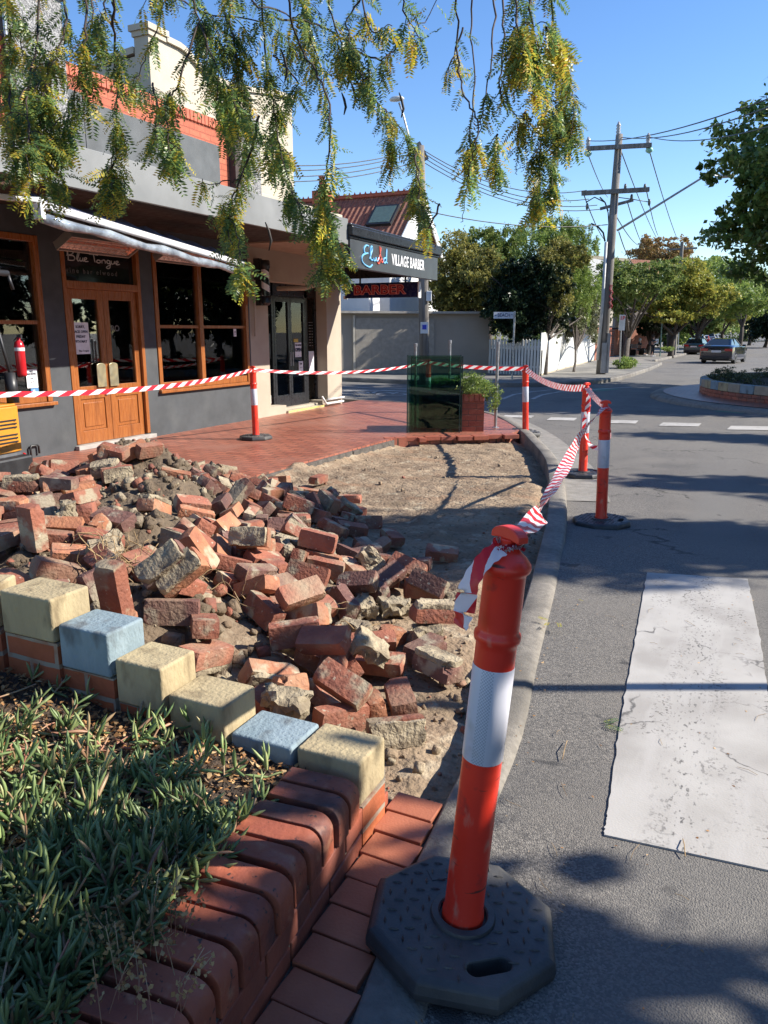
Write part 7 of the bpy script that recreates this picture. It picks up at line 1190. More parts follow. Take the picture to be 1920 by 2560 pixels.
def bl(u, v_, dep, ru, rv, rd=None):
    """ellipsoid seen at a pixel at a given depth, radii given in pixels"""
    p = PD(u, v_, dep); k = dep / F * K; return (p.x, p.y, p.z, ru * k, rd or ru * k, rv * k)
def bs(u, v_, dep, off=.1): p = PG(u, v_, off); q = PD(u, v_, dep); return (q.x, q.y, gz(q.y) + .1)
TG = 'bushy trees behind the corner fences'
tree('olive_tree', 'loose olive green tree left of the dark climber mass, above the taupe wall', bs(1000, 800, 32), [bl(985, 595, 32, 50, 60, 1.8), bl(1010, 570, 32, 60, 40, 1.6), bl(965, 640, 31.5, 45, 45, 1.2), bl(1060, 600, 32, 60, 50, 1.6), bl(1000, 640, 31.5, 70, 40, 1.2)], 34000, .13, m_l_olive, .16, TG, 1, nb=12, spread=.2)
tree('evergreen_tree', 'thin grey green tree showing at the skyline behind the olive tree', bs(1050, 800, 38), [bl(1040, 525, 38, 45, 38, 1.5), bl(1085, 560, 38, 45, 50, 1.5)], 12000, .14, m_l_mid, .14, TG, 2, nb=12, spread=.22)
tree('climber_shrub', 'very dark dense climber spilling over the white picket fence', bs(1130, 790, 29.2), [bl(1100, 650, 29, 62, 60, 1.0), bl(1150, 600, 29.3, 55, 45, 1.0), bl(1185, 670, 29.4, 55, 55, .9), bl(1080, 690, 29.2, 38, 38, .8), bl(1125, 715, 28.9, 50, 26, .8), bl(1130, 640, 29, 80, 72, .8)], 52000, .115, m_l_dark, .12, TG, 3, cat='shrub', nb=10, shell=.3)
tree('feathery_tree', 'tall feathery bright green tree left of the big utility pole', bs(1200, 790, 33), [bl(1175, 525, 33, 55, 55, 1.8), bl(1235, 530, 33, 45, 55, 1.6), bl(1200, 500, 33.2, 40, 30, 1.2), bl(1200, 600, 32.2, 70, 70, 1.8), bl(1255, 620, 33, 30, 60, 1.4), bl(1150, 590, 32, 40, 40, 1.2), bl(1220, 570, 32, 60, 70, 1.4)], 46000, .13, m_l_green, .15, TG, 4, hang=.15, asp=.3)
tree('hedge_shrub', 'yellowish olive shrub draping over the dark climber', bs(1180, 790, 28.6), [bl(1210, 620, 28.8, 40, 50, .8), bl(1170, 570, 29.3, 50, 28, .9), bl(1040, 590, 29.2, 45, 40, .8), bl(1250, 660, 35, 32, 45, .8), bl(1215, 560, 30, 50, 50, .8)], 22000, .1, m_l_olive, .06, TG, 5, cat='shrub', spread=.2, nb=14)
tree('grey_shrub', 'pale grey green twiggy shrub hanging over the white fence', bs(1240, 790, 31), [bl(1225, 700, 33.5, 40, 38, .8), bl(1275, 680, 38, 28, 45, .9), bl(1195, 715, 31.5, 28, 22, .6), bl(1250, 640, 35, 40, 40, .8)], 20000, .11, m_l_grey, .05, TG, 6, cat='shrub', spread=.2, nb=12)
tree('street_tree', 'leaning street tree with a forked limb behind the parking sign', bs(1352, 768, 42), [bl(1350, 610, 42, 60, 45, 2.5), bl(1420, 590, 42, 60, 28, 2.5), bl(1390, 618, 41, 55, 28, 2), bl(1330, 650, 42, 35, 45, 1.5), bl(1370, 670, 60, 70, 30, 2)], 34000, .17, m_l_mid, .16, 'street trees', 7, spread=.2)
tree('street_tree', 'yellow green street tree beyond the bus stop sign', bs(1450, 745, 58), [bl(1440, 640, 58, 60, 36, 3), bl(1490, 600, 58, 50, 42, 3), bl(1520, 650, 58, 50, 35, 3), bl(1460, 680, 58, 60, 24, 3)], 30000, .22, m_l_yel, .2, 'street trees', 8, spread=.2)
tree('street_tree', 'brown autumn tree at the skyline right of the utility pole', bs(1450, 745, 75), [bl(1430, 545, 75, 60, 22, 4), bl(1400, 540, 75, 22, 30, 3), bl(1475, 540, 75, 24, 28, 3), bl(1440, 575, 75, 70, 25, 4)], 18000, .26, m_l_brn, .3, 'street trees', 9, spread=.24, nb=16)
tree('street_tree', 'green street tree arching over the parked cars', bs(1500, 735, 72), [bl(1540, 600, 72, 70, 45, 5), bl(1480, 660, 72, 60, 30, 4), bl(1600, 640, 74, 60, 40, 5), bl(1540, 670, 74, 80, 24, 5)], 36000, .28, m_l_green, .25, 'street trees', 10, spread=.2)
for k, (u, v_, d, ru, rv, mt, lb) in enumerate([(1560, 660, 100, 60, 35, m_l_yel, 'yellow tree halfway down the street'), (1620, 650, 125, 60, 45, m_l_yel, 'pale yellow tree far down the street above the parked cars'), (1500, 690, 95, 45, 22, m_l_mid, 'low dark tree beyond the silver parked car'), (1655, 690, 110, 40, 40, m_l_dark, 'dark tree at the far right end of the street'), (1600, 600, 90, 60, 40, m_l_mid, 'tall green tree behind the big right hand crown'), (1400, 690, 62, 40, 25, m_l_dark, 'dark hedge mass behind the bench')]):
    tree('street_tree', lb, bs(u, 728, d), [bl(u, v_, d, ru, rv, ru * d / F * .8), bl(u + 30, v_ + 12, d * .98, ru * .6, rv * .7, 4)], 17000, .34, mt, .25, 'street trees', 20 + k, spread=.2)
# big tree entering from the right
tree('large_street_tree', 'large glossy green tree entering at the right edge of the view', tuple(CW(13.2, 21.5, .1)), [(*CW(13.2, 21.5, 6.3), 3.6, 3.4, 2.4), (*CW(10.8, 21, 5.2), 2.2, 2.6, 2.0), (*CW(10.1, 20.5, 3.6), 2.2, 2, 1.2), (*CW(15.5, 20.5, 5.8), 3.2, 3.6, 2.6), (*CW(13, 18.2, 4.6), 2.8, 1.8, 1.8), (*CW(14, 24, 5), 3, 2, 2), (*CW(12.2, 20.5, 8.0), 1.6, 1.6, .9)], 80000, .17, leafmat('glossy leaf', [(0, (.08, .14, .035)), (.6, (.14, .21, .05)), (.9, (.24, .3, .08)), (1, (.42, .38, .1))], rough=.3, trans=.42), .3, 'street trees', 31, per=45, spread=.13, asp=.6, nb=18)
# more street trees on the right side, outside this view; they shade the foreground and show in the shop glass
for i_, (lb_, c_, R_, n_) in enumerate((('tree across the street shading the near footpath', (8.9, -1.42, 4.2), (2.6, 3.6, .9), 75000), ('second tree behind the viewer shading the garden bed', (3.6, -1.75, 3.4), (1.8, 3.6, .7), 28000))):
    tree('street_tree', lb_, tuple(CW(c_[0], c_[1], 0)), [(*CW(*c_), *R_)] + ([(*CW(c_[0] - 1.9, c_[1] + .0, c_[2] - .1), R_[0] * .8, R_[1], R_[2])] if i_ == 0 else []), n_, .3, m_l_mid, .2, 'street trees outside the view', 141 + i_, spread=.12, shell=.1, per=30)
def side_tree(lb, r, d, h, R3, n, seed, mat=m_l_mid, size=.16):
    tree('street_tree', lb, tuple(CW(r, d, .0)), [(*CW(r, d, h), R3[0], R3[1], R3[2]), (*CW(r + R3[0] * .5, d - R3[1] * .2, h + .5), R3[0] * .7, R3[1] * .7, R3[2] * .8), (*CW(r - R3[0] * .4, d + .1, h - .3), R3[0] * .6, R3[1] * .7, R3[2] * .7)], n, size, mat, .2, 'street trees outside the view', seed, spread=.24, shell=.1)
side_tree('slender tree across the street beside the crossing', 9.0, 5.55, 4.9, (2.4, .75, 1.4), 22000, 43)
side_tree('dense tree beside the roundabout, mostly outside the view', 12.4, 17.6, 6.0, (3.3, 2.6, 2.0), 40000, 47, size=.22)
side_tree('small crowned tree across the street past the crossing', 12.6, 7.8, 5.6, (2.6, .5, 1.0), 5000, 44)
side_tree('tree across the street opposite the barber shop', 15.5, 11.2, 5.6, (3.2, .6, 1.4), 6000, 45)
side_tree('broad tree beside the roundabout on the right', 17.2, 18.5, 5.6, (4.5, 3.6, 2.4), 26000, 46, size=.26)
# houses and a hedge on the other side of the street, seen only as reflections in the shop windows
oh = empty('terrace_house', (17, 6, 0), 'terrace house on the opposite side of the street, outside the view', 'house')
a = MB(); a.box(16, 24, -6, 14, -.2, 3.6); a.build('wall', pm('opposite wall', (.3, .25, .2), rough=.9), oh); a = MB(); a.prism([(15.6, 3.6), (24.4, 3.6), (20, 5.6)], -14.2, 6.2, 0, Matrix(((1, 0, 0, 0), (0, 0, -1, 0), (0, 1, 0, 0), (0, 0, 0, 1)))); a.build('roof', pm('opposite roof', (.1, .09, .09), rough=.9), oh)
for y in (-4, -1, 2, 5, 8, 11): fo = MB().box(15.95, 16.05, y, y + 1.1, .9, 2.4).build('window', m_room, oh)
for i, (x, y) in enumerate(((15, 14), (16, 18.5), (15.5, 23), (16.5, 28), (16, 33), (17, 38), (18, 44), (20, 52))): tree('street_tree', 'one of the dark trees lining the opposite footpath, outside the view', (x, y, gz(y)), [(x, y, 4.0, 2.2, 2.8, 3.4), (x + 1.5, y + 2, 3.0, 2, 2.4, 2.6)], 5000, .42, m_l_dark, .2, 'street trees outside the view', 160 + i)
for i, y in enumerate((-3, 1.5, 6, 10.5)): tree('street_tree', ('first', 'second', 'third', 'fourth')[i] + ' tree in front of the opposite terrace house', (13.8, y, 0), [(13.8, y, 3.0, 1.5, 1.9, 1.6), (14.2, y + 1, 3.9, 1.2, 1.4, 1.1)], 5000, .3, m_l_dark, .15, 'street trees outside the view', 60 + i)
# distant trees closing the far end of the street
for i, (x, y, r_, h) in enumerate([(-3, 190, 9, 6), (8, 200, 10, 6.5), (18, 150, 8, 6), (-14, 160, 9, 6), (10, 120, 5, 4.5), (12, 95, 5, 4.2), (11, 75, 4, 4), (-11, 110, 5, 5), (-20, 90, 8, 5), (24, 110, 9, 6), (-30, 120, 12, 6), (-40, 80, 12, 5), (-28, 60, 7, 4.5), (-22, 48, 6, 4)]):
    tree('distant_tree', 'distant tree closing the far end of the street', (x, y, gz(y)), [(x, y, gz(y) + h * .55, r_, r_, h * .55), (x + r_ * .5, y, gz(y) + h * .9, r_ * .5, r_ * .5, h * .35)], 6000, .55 if y > 100 else .4, (m_l_mid, m_l_yel, m_l_mid, m_l_green)[i % 4], .25, 'distant trees', 80 + i, spread=.3, shell=.2)
# crossing post on the other side, its shadow falls over the stripes
a = MB(); q = CW(4.0, 3.04, .0); a.tube([(q.x, q.y, 0), (q.x, q.y, 3.3)], .035, 10); a.cb((q.x, q.y, 3.2), (.05, .3, .3)); po = a.build('crossing_sign_post', m_steel); tag(po, 'pedestrian crossing post on the far side of the stripes, outside the view', 'sign post')
# ================================================================== BEYOND THE SIDE STREET
m_taupe = pm('taupe wall render', (.34, .3, .25), (.29, .26, .215), .8, rough=.9, c3=(.25, .22, .18), s3=.5)
A = PG(760, 808, .13); B = PG(1054, 806, .13)
tw = empty('rendered_wall', tuple(A.lerp(B, .5)), 'long taupe rendered side wall with a wide sliding gate across the side street', 'wall')
def wallseg(mb, A, B, h, th, zb=0, m=0):
    d = (B - A); d.z = 0; d.normalize(); n_ = Vector((-d.y, d.x, 0)) * th; z = min(A.z, B.z) - .2
    mb.prism([(A.x, A.y), (B.x, B.y), (B.x + n_.x, B.y + n_.y), (A.x + n_.x, A.y + n_.y)], z + zb, A.z + h, m)
A0 = A + (A - B).normalized() * 8
a = MB(); wallseg(a, A0, B, 2.15, .2); a.build('wall_face', m_taupe, tw)
a = MB(); d_ = (B - A).normalized(); nr = Vector((d_.y, -d_.x, 0))
g0, g1 = A + d_ * .15 + nr * .06, A + d_ * 3.1 + nr * .06; wallseg(a, g0, g1, 2.0, .05); a.build('gate_panel', pm('gate paint', (.32, .29, .245), rough=.7), tw)
a = MB(); wallseg(a, A + d_ * .05 + nr * .08, A + d_ * .13 + nr * .08, 2.1, .08); a.build('gate_post', pm('cream post', (.5, .46, .38), rough=.7), tw)
a = MB(); qa = A0 + nr * .07; qb = B + nr * .07; a.bar((qa.x, qa.y, A.z + 2.2), (qb.x, qb.y, A.z + 2.2), .34, .08); a.build('wall_capping', pm('wall capping', (.4, .37, .32), rough=.9), tw)
C0, C1, C2, C3 = PG(1054, 806, .13), PG(1164, 812, .13), PG(1187, 808, .13), PG(1293, 776, .13)
m_pk = pm('white picket paint', (.6, .6, .58), (.5, .5, .48), 3, rough=.7)
pf = empty('picket_fence', tuple(C0.lerp(C1, .5)), 'white picket fence on the corner under the dark climber', 'fence')
n_ = 17
d_ = (C1 - C0).normalized(); sp_ = (C1 - C0).length / n_
for k in range(n_):
    p = C0 + d_ * (sp_ * (k + .5)); h = 1.28; a = MB(); Mx = Matrix.Translation(p) @ Matrix.Rotation(math.atan2(d_.y, d_.x), 4, 'Z'); wd = sp_ * .34
    a.prism([(-wd, -.1), (wd, -.1), (wd, h - .05), (0, h), (-wd, h - .05)], -.01, .01, 0, Mx @ Matrix(((1, 0, 0, 0), (0, 0, -1, 0), (0, 1, 0, 0), (0, 0, 0, 1)))); a.build('picket', m_pk, pf)
a = MB(); nn2 = Vector((-d_.y, d_.x, 0)) * .03; q0, q1 = C0 + nn2, C1 + nn2; a.bar((q0.x, q0.y, q0.z + .3), (q1.x, q1.y, q1.z + .3), .03, .07); a.bar((q0.x, q0.y, q0.z + 1.0), (q1.x, q1.y, q1.z + 1.0), .03, .07); a.build('rail', m_pk, pf)
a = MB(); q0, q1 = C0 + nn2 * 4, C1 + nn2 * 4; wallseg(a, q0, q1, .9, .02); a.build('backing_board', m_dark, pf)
bf = empty('board_fence', tuple(C2.lerp(C3, .5)), 'white paling fence running along the main street footpath', 'fence')
d_ = (C3 - C2); L_ = Vector((d_.x, d_.y, 0)).length; d2_ = d_.normalized(); nb_ = 44
a = MB()
C1b = C1 + (C1 - C0).normalized() * .02
for k in range(nb_):
    p = C1b.lerp(C3, (k + .5) / nb_); dd = (C3 - C1b).normalized(); wd = (C3 - C1b).length / nb_ * .485; h = random.uniform(1.46, 1.54) * (1 if k < 30 else 1.06)
    Mx = Matrix.Translation(p) @ Matrix.Rotation(math.atan2(dd.y, dd.x), 4, 'Z'); a.box(-wd, wd, -.012 + random.uniform(-.004, .004), .012, .06, h, 0, Mx)
a.build('palings', m_pk, bf)
a = MB(); wallseg(a, C1b, C3, .12, .05); a.build('plinth', pm('plinth', (.45, .38, .28), rough=.9), bf)
# brick gate pillars past the fence
m_brw = brickmat('brick pillar', 'YZ', (.38, .1, .05), (.3, .08, .045), (.25, .18, .13), .24, .086, .01, rough=.8)
for i, (u0, u1, v0, v1, lb) in enumerate([(1284, 1318, 780, 772, 'left red brick gate pillar with a timber panel past the white fence'), (1324, 1352, 770, 764, 'right red brick gate pillar behind the parking sign')]):
    q0, q1 = PG(u0, v0, .1), PG(u1, v1, .1); r_ = empty('brick_pillar', tuple(q0.lerp(q1, .5)), lb, 'brick pillar'); a = MB(); wallseg(a, q0, q1, 1.95, .4); a.build('brickwork', m_brw, r_); a = MB(); e0 = q0 - (q1 - q0).normalized() * .05; e1 = q1 + (q1 - q0).normalized() * .05; e0.z = e1.z = q0.z + 1.9; wallseg(a, e0, e1, .16, .46, 1.0 + .95 ); a.build('cap', m_taupe, r_)
gA, gB = PG(1372, 756, .1), PG(1468, 737, .1); gfn = empty('grey_fence', tuple(gA), 'grey timber fence behind the standing woman and the bus stop', 'fence'); a = MB(); wallseg(a, gA, gB, 1.9, .05); a.build('fence_boards', pm('grey fence paint', (.3, .29, .28), (.22, .21, .2), 8, rough=.9), gfn)
# house across the side street
hx = -13.0
m_tile = None
m_tile, t, b = nmat('terracotta roof tile'); v = coords(t); wv = t.nodes.new('ShaderNodeTexWave'); wv.bands_direction = 'X'; wv.inputs['Scale'].default_value = 1.35; t.links.new(v, wv.inputs[0])
wz = t.nodes.new('ShaderNodeTexWave'); wz.bands_direction = 'Z'; wz.wave_profile = 'SAW'; wz.inputs['Scale'].default_value = 1.5; t.links.new(v, wz.inputs[0])
mm = t.nodes.new('ShaderNodeMath'); mm.operation = 'ADD'; t.links.new(wv.outputs['Fac'], mm.inputs[0]); t.links.new(wz.outputs['Fac'], mm.inputs[1])
t.links.new(mix(t, mix(t, (.3, .1, .055), (.18, .06, .04), noise_fac(t, v, 4, 4)), (.36, .15, .09), noise_fac(t, v, 14, 3, .5, .6)), b.inputs['Base Color']); b.inputs['Roughness'].default_value = .8; bump(t, b, mm.outputs[0], 1, .09)
ap_ = PX((840 + .28933 * 700) * .86406, (500 - .28933 * 60) * .86406, hx); e1 = PX((840 + .28933 * 522) * .86406, (500 + .28933 * 318) * .86406, hx)
dy = ap_.y - e1.y; zr, ze = ap_.z, e1.z; ya = ap_.y
hs_ = empty('gabled_house', (hx - 3, ya, .1), 'white gabled house with a terracotta tiled roof and skylight behind the taupe wall', 'house')
m_wht = pm('white weatherboard', (.68, .68, .67), (.6, .6, .6), 2, rough=.7)
slope = (zr - ze) / dy; ye = e1.y - 1.0; zee = ze - slope * 1.0
a = MB()
for s in (1, -1):
    y0 = ya - s * (dy + 1.0)
    a.raw([(hx - 14, ya, zr), (hx + .25, ya, zr), (hx + .25, y0, zee), (hx - 14, y0, zee), (hx - 14, ya, zr - .12), (hx + .25, ya, zr - .12), (hx + .25, y0, zee - .12), (hx - 14, y0, zee - .12)], [(0, 1, 2, 3), (7, 6, 5, 4), (0, 4, 5, 1), (1, 5, 6, 2), (2, 6, 7, 3), (3, 7, 4, 0)])
a.build('roof', m_tile, hs_)
a = MB(); a.bar((hx - 14, ya, zr + .05), (hx + .25, ya, zr + .05), .22, .14)
for k in range(56): a.raw([(hx - 13.9 + k * .25, ya, zr + .1), (hx - 13.75 + k * .25, ya, zr + .1), (hx - 13.825 + k * .25, ya, zr + .24), (hx - 13.825 + k * .25, ya + .03, zr + .1)], [(0, 1, 2), (1, 3, 2), (3, 0, 2)])
a.lathe([(.03, 0), (.1, .08), (.03, .16), (.02, .3), (.05, .34), (0, .38)], 10, 0, Matrix.Translation((hx + .25, ya, zr + .1)), cap=False); a.build('ridge_cresting', m_rb, hs_)
a = MB(); a.prism([(ya - dy - 1.0, zee), (ya + dy + 1.0, zee), (ya, zr - .1)], -.2, 0, 0, Matrix(((0, 0, 1, hx), (1, 0, 0, 0), (0, 1, 0, 0), (0, 0, 0, 1)))); a.box(hx - 13, hx - .0, ya - dy - .6, ya + dy + .6, -.3, zee + .1); a.build('wall', m_wht, hs_)
for s in (1, -1):
    a = MB(); y0 = ya - s * (dy + 1.0); a.bar((hx + .26, ya, zr - .12), (hx + .26, y0, zee - .12), .05, .28); a.build('bargeboard', m_white, hs_)
for (yy, zz) in ((ya - .45, zee + .55), (ya + .45, zee + .55)):
    f_ = MB(); f_.box(hx, hx + .05, yy - .32, yy + .32, zz - .45, zz + .45); f_.prism([(yy - .32, zz + .45), (yy + .32, zz + .45), (yy + .2, zz + .62), (yy - .2, zz + .62)], 0, .05, 0, Matrix(((0, 0, 1, hx), (1, 0, 0, 0), (0, 1, 0, 0), (0, 0, 0, 1)))); fo = f_.build('window', m_white, hs_); g_ = MB(); g_.box(hx + .05, hx + .06, yy - .24, yy + .24, zz - .38, zz + .42); g_.build('pane', m_room, fo)
# skylight on the near slope
sk = PX(1, 1, -1); u0, v0 = (840 + .28933 * 410) * .86406, (500 + .28933 * 145) * .86406; dq = ray(u0, v0); nsl = Vector((0, -slope, 1)); # plane z = ze + slope*(y-e1.y)
tt = ((ze - e1.y * slope) - O.z) / (dq.z - slope * dq.y); sp0 = O + dq * tt; Msk = Matrix.Translation(sp0) @ Matrix.Rotation(math.atan(slope), 4, 'X')
a = MB(); a.box(-.55, .55, -.6, .6, .0, .12, 0, Msk); f_ = a.build('skylight', m_dark, hs_); a = MB(); a.box(-.45, .45, -.5, .5, .12, .13, 0, Msk); a.build('pane', pm('skylight glass', (.12, .17, .14), rough=.15), f_)
a = MB(); a.box(hx - 9, hx - 6, ye - 3.2, ye + .5, zee - .6, zee + .3); a.box(hx - 8, hx, ye - 1.4, ye - .5, 0, zee - 1.0)
lr = MB(); cz_ = Vector((hx - 6.2, ye - 1.2, zee + .9)); lr.raw([(hx - 12, ye - 3.5, zee - .9), (hx - 4.8, ye - 3.5, zee - .9), (hx - 6.5, ye + .4, zee + 1.0), (hx - 12, ye + .4, zee + 1.0)], [(0, 1, 2, 3)]); lr.raw([(hx - 4.8, ye - 3.5, zee - .9), (hx - 4.8, ye + .4, zee - .9), (hx - 6.5, ye + .4, zee + 1.0)], [(0, 1, 2)]); lr.build('lean_to_roof', m_tile, hs_)
a.build('lean_to_wall', m_wht, hs_)
chm = MB(); q = PD(696, 425, 33); chm.box(q.x - .3, q.x + .3, q.y - .3, q.y + .3, q.z - 1.5, q.z + .2); chm.lathe([(.14, 0), (.11, .5), (.15, .55)], 12, 0, Matrix.Translation((q.x, q.y, q.z + .2))); chm.build('chimney', m_rb, hs_)
# flat roofed building beyond the pole
q0, q1 = PD(1262, 575, 62), PD(1360, 575, 66); fbd = empty('flat_roofed_building', (q0.x, q0.y, -.3), 'pale grey flat roofed building between the trees and the utility pole', 'building')
a = MB(); zt_ = PD(1300, 562, 64).z; a.prism([(q0.x, q0.y), (q1.x, q1.y), (q1.x - 4, q1.y + 8), (q0.x - 4, q0.y + 8)], -.5, zt_); a.build('wall', pm('pale grey paint', (.5, .5, .5), rough=.8), fbd)
a = MB(); a.prism([(q0.x - .3, q0.y - .3), (q1.x + .2, q1.y - .3), (q1.x - 4, q1.y + 8), (q0.x - 4, q0.y + 8)], zt_, zt_ + .25); a.tube([(q1.x - 3, q1.y + 2, zt_), (q1.x - 3, q1.y + 2, zt_ + 1.3)], .1, 8); a.build('roof', pm('dull tan roof', (.3, .26, .2), rough=.8), fbd)
q2, q3 = PD(1362, 565, 63), PD(1412, 568, 64); a = MB(); a.prism([(q2.x, q2.y), (q3.x, q3.y), (q3.x, q3.y + 4), (q2.x, q2.y + 4)], -.5, PD(1390, 560, 63).z); ob2 = a.build('brick_building', brickmat('far brick', 'XZ', (.36, .13, .08), (.3, .1, .06), (.3, .2, .15), .24, .086, .01)); tag(ob2, 'red brick block right of the pale grey building', 'building')
# ================================================================== POLES AND WIRES
m_pole_w = pm('weathered pole timber', (.2, .18, .16), (.13, .12, .11), 3, rough=.9, bp=.5, bs=30, stretch=(4, 4, .3), c3=(.3, .28, .26), s3=2)
m_ins = pm('porcelain', (.42, .4, .38), rough=.2)
pbase = PG(1298, 808, .13); PB_ = pbase
def VP(u, v_): # point on the upright plane through the pole that faces the camera
    n_ = Vector((-SYW, CY, 0)); d = ray(u, v_); return O + d * ((PB_ - O).dot(n_) / d.dot(n_))
up = empty('utility_pole', tuple(pbase), 'tall timber utility pole with two cross arms on the far corner', 'utility pole')
ptop = VP(1338, 290); a = MB(); a.tube([pbase - Vector((0, 0, .3)), pbase.lerp(ptop, .5), ptop], [.19, .16, .12], 10); a.build('pole', m_pole_w, up, smooth=True)
def g7(x, y): return ((1200 + .434 * x) * .86406, (250 + .434 * y) * .86406)
for (x0, y0, x1, y1, w__) in ((610, 286, 978, 266, .12), (580, 542, 965, 520, .13)):
    A_, B_ = VP(*g7(x0, y0)), VP(*g7(x1, y1)); off_ = Vector((SYW, -CY, 0)) * .16; a = MB(); a.bar(A_ + off_, B_ + off_, w__, w__ + .02); a.build('cross_arm', m_pole_w, up)
A_, B_ = VP(*g7(693, 627)), VP(*g7(882, 577)); a = MB(); a.bar(A_, B_, .09, .1); a.build('cross_arm', m_pole_w, up)
for (x, y) in ((622, 262), (968, 240), (797, 175)):
    q = VP(*g7(x, y)); a = MB(); a.lathe([(.05, -.25)] + [(.09 if i % 2 else .055, -.2 + i * .05) for i in range(9)] + [(.03, .28)], 12, 0, Matrix.Translation(q)); a.build('insulator', m_ins, up, smooth=True)
m_gins = pm('green glass insulator', (.3, .6, .5), rough=.1)
for (x, y) in ((622, 312), (975, 292)):
    q = VP(*g7(x, y)); a = MB(); a.lathe([(0, .15), (.1, .1), (.14, .0), (.1, -.05), (0, -.1)], 12, 0, Matrix.Translation(q), cap=False); a.build('disc_insulator', m_gins, up, smooth=True)
for (x, y) in ((837, 500), (950, 500), (873, 560), (617, 612), (975, 588)):
    q = VP(*g7(x, y)); a = MB(); a.lathe([(.03, -.12), (.05, -.05), (.05, .03), (.03, .1)], 8, 0, Matrix.Translation(q)); a.build('pin_insulator', pm('small insulator', (.1, .1, .1), rough=.4) if (x, y) == (837, 500) else bpy.data.materials['small insulator'], up, smooth=True)
A_, B_ = VP(*g7(790, 752)), VP(*g7(1308, 430)); C_ = VP(*g7(1368, 438)); a = MB(); a.tube([A_, B_, C_], [.04, .035, .03], 8); a.cb(tuple(C_ + CW(.3, 0, .0)), (.55, .22, .1)); a.build('lamp_arm', m_steel, up, smooth=True)
a = MB(); q0 = VP(*g7(722, 820)); q1 = VP(*g7(700, 1180)); q2 = VP(*g7(672, 1498)); o2 = Vector((SYW, -CY, 0)) * .12; a.tube([q0 + o2, q1 + o2, q2 + o2], .06, 10); a.build('conduit', pm('white conduit', (.6, .6, .58), rough=.5), up, smooth=True)
a = MB(); q0, q1 = VP(*g7(733, 1370)), VP(*g7(712, 1500)); a.box(-.11, .11, -.2, -.12, 0, 1.1, 0, Matrix.Translation(pbase + CW(.03, -.04, .05)) @ Matrix.Rotation(YAW, 4, 'Z')); a.box(.05, .17, -.22, -.12, .0, 1.45, 0, Matrix.Translation(pbase + CW(.04, -.02, .05)) @ Matrix.Rotation(YAW, 4, 'Z')); a.build('cable_guard', pm('zinc guard', (.5, .52, .54), (.4, .4, .42), 4, rough=.35, metal=.5), up)
a = MB(); q = [VP(*g7(x, y)) + Vector((SYW, -CY, 0)) * .16 for x, y in ((745, 1066), (738, 1090), (750, 1110), (738, 1130), (748, 1150), (736, 1165), (746, 1185), (740, 1200))]; a.tube(q, .022, 6); q = [p + CW(.05, -.02, 0) for p in q]; a.tube(q, .018, 6); a.build('graffiti', pm('red graffiti', (.5, .03, .06), rough=.6), up)
def wire(pts, r=.012, sag=0):
    return pts
W_ = MB()
def wr(A, B, sag=.3, r=.014, n=14): W_.tube(sagp(A, B, sag, n), r, 5, cap=False)
def wbuild(lb, grp=None):
    global W_
    o = W_.build('overhead_wire', m_dark, smooth=True); tag(o, lb, 'wire', 'overhead wires'); W_ = MB()
far1 = PD(1470, 535, 62)
wr(VP(*g7(622, 235)), PD(1720, 190, 14), .25); wbuild('highest overhead wire leaving the pole top toward the upper right')
wr(VP(*g7(815, 215)), PD(1720, 208, 14), .25); wbuild('second overhead wire leaving the pole top toward the upper right')
wr(VP(*g7(972, 212)), PD(1720, 255, 16), .25); wbuild('third overhead wire from the right insulator toward the right edge')
for i, (x, y, xe, ye_) in enumerate(((622, 312, 735, 560), (815, 300, 1015, 790), (978, 300, 1140, 810), (960, 525, 1025, 780), (600, 550, 720, 810), (850, 590, 940, 840), (785, 670, 910, 835), (800, 760, 910, 965))):
    wr(VP(*g7(x, y)), PD(*g7(xe, ye_), (60, 60, 60, 60, 44, 60, 60, 45)[i]), .15 if i < 7 else .3, .02); wbuild(('wire from the left insulator running down behind the pole', 'wire from the pole top running down to the far pole', 'wire from the right insulator running down to the far pole', 'wire from the right end of the lower cross arm', 'wire dropping from the left end of the lower cross arm', 'wire from the small slanted arm to the far pole', 'thin service wire leaving the pole halfway up', 'cable drooping right of the pole to the trees')[i])
for i, (v0, v1, u2, v2) in enumerate(((338, 324, 1267, 411), (350, 330, 1272, 430), (364, 340, 1290, 443), (375, 350, 1296, 452))):
    c_ = PD(908, v1 - 4, 24.8); wr(PD(560, v0 + 16, 20), c_, .2, .013); wr(c_, PD(u2, v2, 27), .5, .013); wbuild(('topmost', 'second', 'third', 'lowest')[i] + ' of the four wires crossing the sky behind the hanging leaves')
wr(PD(905, 452, 25.5), VP(*g7(735, 718)), .25, .016); wbuild('dark service cable crossing above the bushy trees')
W_.tube([VP(*g7(x, y)) for x, y in ((640, 712), (680, 730), (710, 765), (720, 815))], .03, 6); W_.tube([VP(*g7(x, y)) for x, y in ((610, 590), (660, 560), (720, 590), (738, 650), (742, 720))], .02, 6); W_.tube([VP(*g7(x, y)) for x, y in ((690, 560), (720, 590), (738, 640))], .025, 6)
W_.tube([VP(*g7(x, y)) for x, y in ((790, 560), (880, 572), (975, 588))], .015, 6); wbuild('looped black jumper cables around the utility pole')
